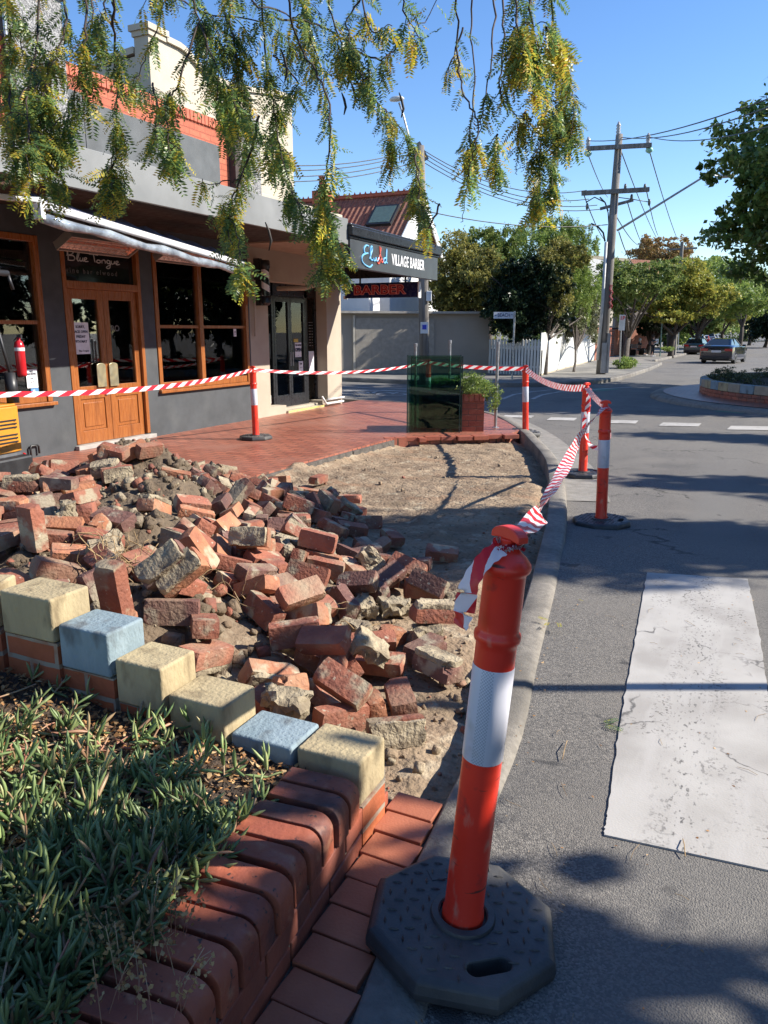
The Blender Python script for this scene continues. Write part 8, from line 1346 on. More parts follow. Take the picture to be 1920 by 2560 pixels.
# second pole behind the barber sign, with a street lamp
p2 = PG(917, 825, .1); PBk = PB_; PB_ = p2; pp_ = empty('utility_pole', tuple(p2), 'darker utility pole behind the barber signboard with a slender street lamp arm', 'utility pole')
a = MB(); a.tube([p2 - Vector((0, 0, .2)), VP(914, 560), VP(908, 315)], [.17, .15, .12], 10); a.build('pole', m_pole_w, pp_, smooth=True)
a = MB(); a.bar(tuple(VP(903, 308)), tuple(VP(922, 345)), .1, .12); a.build('cross_arm', m_pole_w, pp_)
a = MB(); a.tube([VP(x, y) for x, y in ((893, 330), (882, 290), (870, 245), (862, 222))], .03, 8); q = VP(857, 214); a.build('lamp_arm', m_steel, pp_, smooth=True)
a = MB(); a.lathe([(0, -.09), (.12, -.05), (.14, 0), (.1, .07), (0, .1)], 14, 0, Matrix.Translation(q) @ Matrix.Diagonal((1.7, 1, .8, 1)), cap=False); a.build('lamp_head', pm('pale lamp head', (.6, .6, .58), rough=.3), pp_, smooth=True)
q = VP(916, 708); a = MB(); a.cb(tuple(q + Vector((SYW, -CY, 0)) * .2), (.24, .02, .34), rz=YAW); so3 = a.build('pole_notice', m_white); tag(so3, 'small white plate with a blue square on the dark pole', 'sign'); a = MB(); a.cb(tuple(q + Vector((SYW, -CY, 0)) * .215 + Vector((0, 0, .02))), (.13, .01, .14), rz=YAW); a.build('blue_square', pm('blue square', (.02, .05, .5), rough=.4), so3)
q = VP(926, 640); a = MB(); a.cb(tuple(q + Vector((SYW, -CY, 0)) * .15), (.16, .12, .3), rz=YAW); a.build('meter_box', m_white, pp_, bevel=.02)
PB_ = PBk
# far pole
q = PG(1462, 728, 0); q = PD(1458, 735, 62); PB2 = PB_; PB_ = Vector((q.x, q.y, gz(q.y))); fpz = empty('utility_pole', tuple(PB_), 'distant utility pole with one cross arm above the street trees', 'utility pole')
a = MB(); a.tube([PB_, VP(*g7(1165, 818))], [.18, .13], 8); a.bar(tuple(VP(*g7(1075, 862))), tuple(VP(*g7(1250, 853))), .12, .14); a.build('pole', m_pole_w, fpz); PB_ = PB2
# ================================================================== SIGNS
q = PG(1106, 822, .13); PB_ = Vector(q); sb_ = empty('street_name_sign', tuple(q), 'white BEACH street name sign on a steel post at the far corner', 'street sign')
a = MB(); a.tube([q, VP(1112, 672)], .03, 8); a.build('post', m_steel, sb_)
ctr = VP(1089, 681); Msg = Matrix.Translation(ctr) @ Matrix.Rotation(YAW + R(4), 4, 'Z'); a = MB(); a.box(-.33, .33, -.012, .012, -.1, .1, 0, Msg); a.build('blade', pm('sign blade white', (.75, .75, .77), rough=.4), sb_)
a = MB(); addtext(a, 'BEACH', Msg @ frameY(-.01, -.014, 0, .85, 1), .15, .002); addtext(a, 'RD', Msg @ frameY(.26, -.014, .02, 1, 1), .07, 0); addtext(a, 'w', Msg @ frameY(-.27, -.014, 0, 1, 1), .08, .002); a.build('lettering', pm('dark blue letters', (.02, .03, .12), rough=.5), sb_)
q = PG(*g2(475, 710) if False else ((1400 + .31344 * 475) * .86406, (700 + .31344 * 710) * .86406), .12); PB_ = Vector(q); s1 = empty('parking_sign', tuple(q), 'narrow parking sign on a thin pole in front of the brick pillars', 'parking sign')
def g2(x, y): return ((1400 + .31344 * x) * .86406, (700 + .31344 * y) * .86406)
a = MB(); a.tube([q, VP(*g2(490, 305))], .03, 8); a.build('post', m_steel, s1)
ctr = VP(*g2(493, 340)); Msg = Matrix.Translation(ctr + Vector((SYW, -CY, 0)) * .04) @ Matrix.Rotation(YAW, 4, 'Z'); a = MB(); a.box(-.13, .13, -.01, .01, -.33, .33, 0, Msg); a.build('plate', m_white, s1)
a = MB(); addtext(a, '1P', Msg @ frameY(0, -.013, .18), .22, .008); a.build('lettering', pm('sign red', (.6, .03, .03), rough=.5), s1)
q = PG(*g2(797, 610), .12); PB_ = Vector(q); s2 = empty('bus_stop_sign', tuple(q), 'bus stop flag with an orange header beside the standing woman', 'bus stop sign')
a = MB(); a.tube([q, VP(*g2(820, 212))], .045, 8); a.build('post', pm('green grey post', (.16, .26, .22), rough=.5), s2)
c1 = VP(*g2(788, 268)); Msg = Matrix.Translation(c1) @ Matrix.Rotation(YAW, 4, 'Z'); kk = (c1 - O).length / F * .31344 * 1.0
a = MB(); a.box(-24 * kk, 24 * kk, -.02, .02, -52 * kk, 20 * kk, 0, Msg); a.build('flag', pm('grey flag', (.4, .42, .48), rough=.5), s2)
a = MB(); a.box(-24 * kk, 24 * kk, -.024, .024, 20 * kk, 38 * kk, 0, Msg); a.build('header', pm('orange header', (.8, .2, .08), rough=.5), s2); a = MB(); a.box(-24 * kk, 24 * kk, -.02, .02, 38 * kk, 54 * kk, 0, Msg); a.box(-14 * kk, 14 * kk, -.03, -.02, -185 * kk - 30 * kk, -185 * kk + 5 * kk, 0, Msg); a.build('plate', m_white, s2)
for (x, y, yt, lb) in ((940, 610, 330, 'white topped post behind the blue hatchback'),):
    q = PG(*g2(x, y - 40), .1); PB_ = Vector(q); a = MB(); a.tube([q, VP(*g2(x + 10, yt))], .05, 6); o = a.build('sign_post', m_steel); tag(o, lb, 'sign post')
# ================================================================== ROUNDABOUT
rc = PG(1790, 850, 0); rb = empty('roundabout_planter', (2.6, 21.2, .0), 'low round brick planter ringed with cream and pale blue blocks on the roundabout', 'planter')
RC = Vector((3.1, 21.6)); Rk, Rp = 5.5, 4.35
an = np.linspace(0, 2 * math.pi, 73)
ap2 = ribbon([(RC.x + Rk * math.cos(-a_), RC.y + Rk * math.sin(-a_)) for a_ in an], [(.02, -.1), (0, .06), (-.08, .12), (-.35, .14)], zf=lambda x, y: gz(RC.y)).build('roundabout_kerb', m_kerb, smooth=True); ap2['kind'] = 'structure'
dk = MB(); dk.lathe([(0, .15), (Rk - .3, .15)], 72, 0, Matrix.Translation((RC.x, RC.y, gz(RC.y))), cap=False); dk_ = dk.build('roundabout_apron', m_pave); dk_['kind'] = 'structure'
nbk = 64; cols_ = [m_ycon, m_bcon, m_ycon, pm('tan concrete block', (.36, .3, .22), rough=.9)]
a = MB(); rnd = random.Random(4)
seq = [3, 1, 0, 1, 3, 0, 1, 0, 3, 1]
for k in range(nbk):
    t0, t1 = 2 * math.pi * k / nbk, 2 * math.pi * (k + .97) / nbk; ps = [(RC.x + r_ * math.cos(t_), RC.y + r_ * math.sin(t_)) for r_, t_ in ((Rp, t0), (Rp, t1), (Rp - .2, t1), (Rp - .2, t0))]
    a.prism(ps, gz(RC.y) + .31, gz(RC.y) + .5, seq[k % 10] if k % 10 < 10 else 0)
a.build('capping_blocks', [cols_[0], cols_[1], cols_[0], cols_[3]], rb, bevel=.012)
a = MB()
for row in range(2):
    nb2 = 110
    for k in range(nb2):
        t0, t1 = 2 * math.pi * (k + row * .5) / nb2, 2 * math.pi * (k + .95 + row * .5) / nb2; ps = [(RC.x + r_ * math.cos(t_), RC.y + r_ * math.sin(t_)) for r_, t_ in ((Rp - .01, t0), (Rp - .01, t1), (Rp - .15, t1), (Rp - .15, t0))]
        a.prism(ps, gz(RC.y) + .152 + row * .079, gz(RC.y) + .224 + row * .079)
a.build('brick_courses', m_cours, rb)
a = MB(); a.lathe([(Rp - .05, .15), (Rp - .05, .4), (0, .42)], 48, 0, Matrix.Translation((RC.x, RC.y, gz(RC.y))), cap=False); a.build('soil', m_soil, rb)
blb = []
rnd = random.Random(9)
for k in range(60):
    t_ = rnd.uniform(0, 6.28); r_ = Rp * .9 * math.sqrt(rnd.random()); blb.append((RC.x + r_ * math.cos(t_), RC.y + r_ * math.sin(t_), gz(RC.y) + .52, .45, .45, rnd.uniform(.16, .26)))
V, cen = leaf_arrays(blb, 34000, .055, 77, 30, .3, 0, .4, .2); shr = npmesh('roundabout_shrubs', V, np.arange(len(V)).reshape(-1, 4), leafmat('shrub leaf', [(0, (.05, .07, .03)), (.6, (.1, .12, .05)), (1, (.24, .24, .13))])); shr['kind'] = 'stuff'; shr['label'] = 'low grey green shrubs filling the roundabout planter'
for (u, v_, dep, ru, rv, n, sz, mt, nm, lb) in [(1352, 783, 35, 26, 12, 2500, .1, m_l_green, 'leafy_shrub', 'broad leaved shrub at the foot of the parking sign'), (1443, 752, 48, 16, 5, 900, .1, m_l_green, 'verge_plants', 'low plants on the kerb behind the blue hatchback')]:
    b_ = bl(u, v_, dep, ru, rv, 1.0); V, cen = leaf_arrays([b_], n, sz, 5, 20, .3, 0, .6, .2); o = npmesh(nm, V, np.arange(len(V)).reshape(-1, 4), mt); tag(o, lb, 'shrub')
b_ = [(-3.98, 11.0, .78, .42, .3, .17), (-3.72, 11.15, .74, .3, .3, .16), (-4.25, 10.9, .74, .25, .25, .13), (-3.5, 11.3, .55, .12, .2, .2)]
V, cen = leaf_arrays(b_, 11000, .034, 8, 25, .25, 0, .35, .15); po = npmesh('planter_bush', V, np.arange(len(V)).reshape(-1, 4), m_l_green); tag(po, 'fresh green bush filling the brick planter beside the glass panels', 'bush')
# ================================================================== CARS
m_ctyre = pm('tyre', (.015, .015, .015), rough=.8); m_cglass = pm('car glass', (.02, .025, .028), rough=.05, spec=.8); m_tl = pm('tail lamp red', (.45, .01, .015), rough=.15); m_plate = pm('number plate', (.7, .7, .72), rough=.4)
def carpaint(name, c, rough=.2):
    m, t, b = nmat(name); b.inputs['Base Color'].default_value = c4(c); b.inputs['Roughness'].default_value = rough; b.inputs['Coat Weight'].default_value = 1; b.inputs['Coat Roughness'].default_value = .05; return m
def car(label, loc, rzz, paint, kind='sedan', L=4.6, Wd=1.8, Hh=1.42):
    """rear faces -Y locally; loc at rear axle centre on the ground"""
    r = empty('parked_car' if kind != 'moving' else 'car', loc, label, 'car', None, rzz); hw = Wd / 2
    def sect(y, zb, zs, w_, tw, zt): # body ring
        return [(-w_, y, zb), (-w_ * 1.0, y, zs * .75 + zb * .25), (-w_ * .985, y, zs), (-tw, y, zt), (tw, y, zt), (w_ * .985, y, zs), (w_, y, zs * .75 + zb * .25), (w_, y, zb)]
    S = Hh / 1.42
    if kind in ('sedan', 'moving'): prof = [(-.92, .42, .8, .82, .6, .86), (-.9, .3, .92, .94, .75, .99), (-.75, .22, .95, 1, .78, 1.04), (-.1, .2, .96, 1, .8, 1.05), (1.0, .2, .95, 1, .8, 1.0), (2.6, .2, .92, 1, .8, .95), (3.4, .22, .82, .97, .75, .88), (L - .95, .3, .6, .85, .6, .66)]; cab = [(-.55, 1.03, .74, .68), (.15, 1.38, .56, .56), (.8, 1.42, .57, .57), (1.5, 1.38, .57, .57), (2.35, .98, .76, .7)]
    else: prof = [(-.75, .45, .85, .85, .7, .9), (-.72, .3, .95, .96, .78, .98), (-.6, .22, .96, 1, .8, 1.0), (0, .2, .96, 1, .8, 1.0), (1.0, .2, .95, 1, .8, 1.0), (2.4, .2, .92, 1, .8, .95), (3.1, .22, .82, .97, .75, .88), (L - .8, .3, .6, .85, .6, .66)]; cab = [(-.66, .98, .78, .72), (-.3, 1.36, .62, .6), (.8, 1.42, .6, .6), (1.4, 1.38, .6, .6), (2.2, .97, .78, .7)]
    a = MB(); n = 8
    for (y, zb, zs, w_, tw, zt) in prof: a.v += sect(y, zb * S, zs * S, hw * w_, hw * tw, zt * S)
    for i in range(len(prof) - 1):
        for j in range(n): a.f.append((i * n + j, (i + 1) * n + j, (i + 1) * n + (j + 1) % n, i * n + (j + 1) % n)); a.m.append(0)
    a.f.append(tuple(range(n))); a.m.append(0); a.f.append(tuple(reversed(range((len(prof) - 1) * n, len(prof) * n)))); a.m.append(0)
    bo = a.build('body', paint, r, local=True, bevel=.03, smooth=True)
    a = MB()
    for (y, z, w_, w2) in cab: a.v += [(-hw * w_, y, z * S), (hw * w_, y, z * S)]
    zb_ = [(-hw * .86, cab[0][0] - .02, .95 * S), (hw * .86, cab[0][0] - .02, .95 * S), (-hw * .86, cab[-1][0] + .05, .93 * S), (hw * .86, cab[-1][0] + .05, .93 * S)]; k = len(a.v); a.v += zb_
    for i in range(len(cab) - 1): a.f.append((2 * i, 2 * i + 1, 2 * i + 3, 2 * i + 2)); a.m.append(0)
    a.f.append((k, k + 1, 1, 0)); a.m.append(0); a.f.append((2 * len(cab) - 2, 2 * len(cab) - 1, k + 3, k + 2)); a.m.append(0)
    a.f.append((k,) + tuple(range(0, 2 * len(cab), 2)) + (k + 2,)); a.m.append(0); a.f.append((k + 3,) + tuple(range(2 * len(cab) - 1, 0, -2)) + (k + 1,)); a.m.append(0)
    a.build('windows', m_cglass, r, local=True)
    a = MB(); k1 = cab[1]; k2 = cab[3]; a.raw([(-hw * k1[2] - .01, k1[0], k1[1] * S + .005), (hw * k1[2] + .01, k1[0], k1[1] * S + .005), (hw * .58, cab[2][0], 1.435 * S), (-hw * .58, cab[2][0], 1.435 * S), (-hw * k2[2] - .01, k2[0], k2[1] * S + .01), (hw * k2[2] + .01, k2[0], k2[1] * S + .01)], [(0, 1, 2, 3), (3, 2, 5, 4)])
    for s in (-1, 1):
        for (c0, c1) in ((0, 1), (1, 2), (2, 3), (3, 4)): p0 = Vector((s * hw * cab[c0][2], cab[c0][0], cab[c0][1] * S)); p1 = Vector((s * hw * cab[c1][2], cab[c1][0], cab[c1][1] * S)); a.bar(p0, p1, .07, .05)
        a.bar((s * hw * .72, .75, .98 * S), (s * hw * .585, .75, 1.41 * S), .06, .08)
    a.build('roof', paint, r, local=True)
    for s in (-1, 1):
        for y in (0, L - 1.85):
            w_ = empty('wheel', (s * (hw - .1), y, .32)); w_.parent = r
            a = MB(); a.lathe([(.2, -.1), (.31, -.1), (.325, -.07), (.325, .07), (.31, .1), (.2, .1)], 24, 0, Matrix.Rotation(R(90), 4, 'Y')); a.build('tyre', m_ctyre, w_, local=True, smooth=True, angle=40)
            a = MB(); a.lathe([(0, .07), (.08, .09), (.2, .102), (.21, .09)], 16, 0, Matrix.Rotation(R(90 * s), 4, 'Y'), cap=False); a.build('rim', m_steel, w_, local=True, smooth=True)
        a = MB(); a.box(min(s * hw * .48, s * hw * .93), max(s * hw * .48, s * hw * .93), -.945 if kind in ('sedan', 'moving') else -.77, -.86 if kind in ('sedan', 'moving') else -.7, .72 * S, .86 * S); a.build('tail_light', m_tl, r, local=True, bevel=.02)
        a = MB(); a.cb((s * (hw + .08), 1.75, 1.0 * S), (.2, .1, .13)); a.build('mirror', paint, r, local=True, bevel=.03)
    yr = -.93 if kind in ('sedan', 'moving') else -.76
    a = MB(); a.box(-.26, .26, yr - .012, yr, .64 * S, .76 * S); a.build('number_plate', m_plate, r, local=True)
    a = MB(); a.box(-hw * .8, hw * .8, yr - .03, yr + .08, .25, .42); a.box(-hw * .3, hw * .3, yr - .035, yr + .02, .23, .34); a.build('bumper', m_eg if kind == 'old' else m_dark, r, local=True, bevel=.02)
    a = MB(); a.box(-hw * .9, hw * .9, -.5, L - 1.3, .16, .4); a.build('underbody', m_dark, r, local=True)
    return r
def cpos(u, v_, off=(0, 0)): p = PG(u, v_, 0); return (p.x + off[0], p.y + off[1], gz(p.y))
c1 = cpos(1548, 786, (0.05, 1.0)); car('dark navy sedan driving away past the roundabout', c1, R(-9), carpaint('navy car paint', (.008, .012, .03), .12), 'moving', 4.7, 1.85, 1.43)
c2 = cpos(1475, 766, (.9, .9)); car('dark teal hatchback parked at the kerb', c2, R(-6), carpaint('teal car paint', (.012, .05, .06)), 'hatch', 4.1, 1.72, 1.42)
c3 = cpos(1530, 752, (-1.4, 2)); car('white ute parked behind the teal hatchback', c3, R(1), carpaint('white car paint', (.6, .6, .6)), 'old', 4.8, 1.85, 1.75)
c4_ = (c3[0] + .1, c3[1] + 9, gz(c3[1] + 9)); car('red hatchback parked beyond the white ute', c4_, R(1), carpaint('red car paint', (.5, .03, .03)), 'hatch', 4.2, 1.8, 1.6)
car('silver van parked beyond the red hatchback', (c3[0] + .2, c3[1] + 22, gz(c3[1] + 22)), R(1), carpaint('silver car paint', (.4, .4, .42)), 'old', 5, 1.9, 2.0)
car('farthest white car parked down the street', (c3[0] + .2, c3[1] + 36, gz(c3[1] + 36)), R(1), carpaint('far white paint', (.6, .6, .62)), 'hatch', 4.4, 1.8, 1.6)
car('dark car among the far parked cars', (c3[0] + .2, c3[1] + 46, gz(c3[1] + 46)), R(1), carpaint('far dark paint', (.05, .05, .06)), 'sedan', 4.4, 1.8, 1.5)
# ================================================================== PEOPLE, BENCH
def skinned(name, V, E_, Rr, mat, parent, sub=2):
    me = bpy.data.meshes.new(name); me.from_pydata(V, E_, []); me.materials.append(mat); o = bpy.data.objects.new(name, me); col.objects.link(o); o.parent = parent
    sk_ = o.modifiers.new('skin', 'SKIN'); sk_.use_smooth_shade = True
    for i, r_ in enumerate(Rr): me.skin_vertices[0].data[i].radius = (r_, r_ * (.85 if r_ > .08 else 1))
    me.skin_vertices[0].data[0].use_root = True; ss = o.modifiers.new('s', 'SUBSURF'); ss.levels = ss.render_levels = sub
    # freeze
    bpy.context.view_layer.update(); dg = bpy.context.evaluated_depsgraph_get(); nm = bpy.data.meshes.new_from_object(o.evaluated_get(dg)); o.modifiers.clear(); o.data = nm
    return o
def person(label, loc, head, sit=False, hairc=(.05, .035, .025), topc=(.02, .02, .022), cap=None):
    r = empty('person', loc, label, 'person', None, head); m_sk = pm('skin', (.5, .3, .21), rough=.6); z0_ = -.42 if sit else 0
    if sit: legs = [((-.1, -.42, .5), (-.1, -.46, .1), (-.1, -.58, .04)), ((.1, -.42, .5), (.12, -.46, .1), (.12, -.58, .04))]
    else: legs = [((-.09, 0, .5), (-.1, .03, .08), (-.1, -.1, .04)), ((.09, -.02, .5), (.12, .02, .08), (.13, -.1, .04))]
    zp = .92 + z0_
    V = [(0, 0, zp), (0, .01, zp + .2), (0, 0, zp + .42), (0, 0, zp + .52), (0, -.01, zp + .58), (0, -.02, zp + .7)]; E_ = [(0, 1), (1, 2), (2, 3), (3, 4), (4, 5)]; Rr = [.13, .115, .13, .06, .055, .095]
    for s, lg in zip((-1, 1), legs):
        i = len(V); V += [(s * .09, 0, zp - .06)] + list(lg); E_ += [(0, i), (i, i + 1), (i + 1, i + 2), (i + 2, i + 3)]; Rr += [.09, .06, .042, .035]
        i = len(V); V += [(s * .17, 0, zp + .43), (s * .22, -.02, zp + .18), (s * .1, -.24, zp + .26), (s * .06, -.3, zp + .28)]; E_ += [(2, i), (i, i + 1), (i + 1, i + 2), (i + 2, i + 3)]; Rr += [.055, .042, .032, .028]
    skinned('body', V, E_, Rr, m_sk, r)
    # shirt, trousers
    V = [(0, 0, zp + .02), (0, .01, zp + .2), (0, 0, zp + .43)]; E_ = [(0, 1), (1, 2)]; Rr = [.15, .135, .15]
    for s in (-1, 1): i = len(V); V += [(s * .17, 0, zp + .44), (s * .21, -.01, zp + .26)]; E_ += [(2, i), (i, i + 1)]; Rr += [.07, .058]
    skinned('shirt', V, E_, Rr, pm('black shirt', topc, rough=.9), r)
    V = [(0, 0, zp + .02)]; E_ = []; Rr = [.148]
    for s, lg in zip((-1, 1), legs): i = len(V); V += [(s * .09, 0, zp - .06), lg[0], (lg[1][0], lg[1][1], lg[1][2] + .04)]; E_ += [(0, i), (i, i + 1), (i + 1, i + 2)]; Rr += [.105, .072, .052]
    skinned('trousers', V, E_, Rr, pm('black leggings', (.015, .015, .02), rough=.8), r)
    a = MB(); a.lathe([(0, .12), (.07, .1), (.105, .03), (.1, -.06), (.08, -.16), (.0, -.17)], 14, 0, Matrix.Translation((0, .025, zp + .7)), cap=False); a.build('hair', pm('hair', hairc, rough=.8), r, local=True, smooth=True)
    for s, lg in zip((-1, 1), legs): q = lg[2]; a = MB(); a.cb((q[0], q[1] + .05, .045), (.085, .25, .08)); a.build('shoe', m_white, r, local=True, bevel=.02)
    for s in (-1, 1):
        V = [(s * .06, -.3, zp + .28), (s * .055, -.34, zp + .285)]; E_ = [(0, 1)]; Rr = [.03, .03]
        for k in range(5): i = len(V); V += [(s * (.03 + .012 * k), -.36, zp + .285 + .004 * k), (s * (.03 + .01 * k), -.385, zp + .3)]; E_ += [(1, i), (i, i + 1)]; Rr += [.009, .008]
        skinned('hand', V, E_, Rr, m_sk, r, 1)
    if not sit: a = MB(); a.box(-.04, .04, -.4, -.385, zp + .27, zp + .36); a.build('phone', m_dark, r, local=True); a = MB(); a.cb((-.12, .16, zp + .15), (.26, .16, .36)); a.build('shoulder_bag', m_dark, r, local=True, bevel=.05)
    return r
q = PG(*g2(735, 610), .13); pr_ = person('woman in black shirt and leggings with white shoes looking at her phone', tuple(q), R(60)); 
hpx = PD(*g2(735, 435), (q - O).dot(Vector((-SYW, CY, 0)))).z - q.z; pr_.scale = (hpx / 1.74,) * 3
q = PG(*g2(620, 600), .13); bn = empty('bench', tuple(q), 'timber park bench behind the broad leaved shrub', 'bench', None, R(70))
for k in range(3): a = MB(); a.box(-.8, .8, -.2 + k * .15, -.07 + k * .15, .42, .45); a.build('seat_slat', m_pole_w, bn, local=True)
for k in range(2): a = MB(); a.box(-.8, .8, .28, .31, .55 + k * .16, .67 + k * .16); a.build('back_slat', m_pole_w, bn, local=True)
for s in (-1, 1): a = MB(); a.box(s * .7 - .03, s * .7 + .03, -.2, .28, 0, .42); a.box(s * .7 - .03, s * .7 + .03, .25, .31, .42, .86); a.build('leg', m_dark, bn, local=True)
person('person in black with white hair sitting on the bench', (q.x + .1, q.y, q.z), R(70), True, (.6, .6, .58))
q = PG(*g2(515, 612), .13); a = MB(); a.tube([(q.x, q.y, q.z), (q.x + .05, q.y, q.z + .8), (q.x, q.y, q.z + 1.6), (q.x + .05, q.y, q.z + 2.6)], [.28, .22, .24, .2], 12); o = a.build('tree_trunk', m_bark, smooth=True); tag(o, 'knotted bare trunk between the brick pillars', 'tree trunk')
# ================================================================== OVERHEAD TREE WITH HANGING FEATHERY FOLIAGE
ot = empty('weeping_tree', tuple(CW(-1.9, -1.3, .35)), 'weeping feathery tree in yellow autumn leaf hanging over the top of the view', 'tree')
def pinnate(n, L, ll, lw, curve, seed):
    g_ = random.Random(seed); V = []; Q = []
    def quad(p0, d, w_, l): 
        i = len(V); sd = d.cross(Vector((0, 0, 1)));
        if sd.length < .1: sd = Vector((1, 0, 0))
        sd = sd.normalized() * w_; up_ = Vector((0, 0, g_.uniform(-.2, .2) * l)); V.extend([p0, p0 + d * l * .5 + sd + up_, p0 + d * l, p0 + d * l * .5 - sd + up_]); Q.append((i, i + 1, i + 2, i + 3))
    pts = []
    for k in range(n + 1): t_ = k / n; pts.append(Vector((L * (t_ - .12 * curve * t_ * t_), 0, -L * curve * .55 * t_ * t_)))
    for k in range(n):
        i = len(V); w_ = .0009; V.extend([pts[k] + Vector((0, w_, 0)), pts[k] - Vector((0, w_, 0)), pts[k + 1] - Vector((0, w_, 0)), pts[k + 1] + Vector((0, w_, 0))]); Q.append((i, i + 1, i + 2, i + 3))
        if k < 1: continue
        d = (pts[k + 1] - pts[k]).normalized(); sc_ = 1 - .35 * (abs(k / n - .45) * 2) ** 2
        for s in (-1, 1):
            dr = (Vector((0, s, 0)) + d * g_.uniform(.25, .5) + Vector((0, 0, g_.uniform(-.35, .1)))).normalized(); quad(pts[k], dr, lw * sc_, ll * sc_ * g_.uniform(.85, 1.1))
    return np.array([tuple(p) for p in V]), np.array(Q)
PT = [pinnate(g_n, 1, .22, .036, c_, s_) for g_n, c_, s_ in ((11, .3, 1), (12, .9, 2), (13, .6, 3), (10, .1, 4), (14, .8, 5))]
LV = {0: [], 1: []}; LF = {0: [], 1: []}; LO = {0: 0, 1: 0}
tw_ = MB(); rnd = random.Random(21)
def add_leaf(p, d, L_, c):
    d = d.normalized(); Vt, Qt = rnd.choice(PT); r0 = rnd.uniform(0, 6.28)
    up_ = Vector((0, 0, 1)) if abs(d.z) < .9 else Vector((math.cos(r0), math.sin(r0), 0)); y_ = up_.cross(d).normalized(); z_ = d.cross(y_); a_ = rnd.uniform(-.9, .9) ; y2 = y_ * math.cos(a_) + z_ * math.sin(a_); z2_ = d.cross(y2)
    M3 = np.array([[d.x, y2.x, z2_.x], [d.y, y2.y, z2_.y], [d.z, y2.z, z2_.z]]) * L_; LV[c].append(Vt @ M3.T + np.array(p)); LF[c].append(Qt + LO[c]); LO[c] += len(Vt)
def strand(path, dep, n, spread, y=0, seg=(0, 1), r0=.006, clump=None, size=1):
    """path in view pixels, foliage n leaves between seg fractions, spread in pixels, y = share of yellow leaves"""
    P3 = smoothline([PD(u, v_, dep + .25 * math.sin(u * .02 + v_ * .01)) for u, v_ in path], 6); N_ = len(P3); P3 = [p + Vector((rnd.gauss(0, .0035), rnd.gauss(0, .0035), rnd.gauss(0, .004))) if 0 < i < N_ - 1 else p for i, p in enumerate(P3)]
    tw_.tube(P3, [r0 * (1 - .75 * i / N_) for i in range(N_)], 6, cap=False); k = dep / F * K
    for j in range(int(n * .26)):
        t_ = rnd.uniform(max(0, seg[0] - .35), 1); i = min(int(t_ * (N_ - 1)), N_ - 2); p = P3[i].lerp(P3[i + 1], t_ * (N_ - 1) - i)
        add_leaf(p, Vector((rnd.gauss(0, .6), rnd.gauss(0, .6), rnd.gauss(-.7, .35))), rnd.uniform(.06, .1), 1 if rnd.random() < y * .6 else 0)
    nt_ = max(1, int(n * .3 / 6)); y = y if path[0][0] > 900 else y * .55
    for j in range(nt_):
        t_ = rnd.uniform(*seg); i = min(int(t_ * (N_ - 1)), N_ - 2); p = P3[i].lerp(P3[i + 1], t_ * (N_ - 1) - i); a_ = rnd.uniform(0, 6.28); h = rnd.random() ** .9 * spread * k * 1.05
        e = p + Vector((math.cos(a_) * h, math.sin(a_) * h, -rnd.uniform(.2, 1.9) * spread * k * .8 + .02)); m_ = p.lerp(e, .5) + Vector((0, 0, h * .25)); ls = smoothline([p, m_, e], 3); tw_.tube(ls, .0016, 4, cap=False)
        c = 1 if rnd.random() < y else 0
        for q_ in range(6):
            i2 = rnd.randrange(1, len(ls)); dd = Vector((rnd.gauss(0, .45), rnd.gauss(0, .45), rnd.gauss(-.85, .4))); add_leaf(ls[i2], dd, rnd.uniform(.075, .125) * size, c if rnd.random() < .8 else 1 - c)
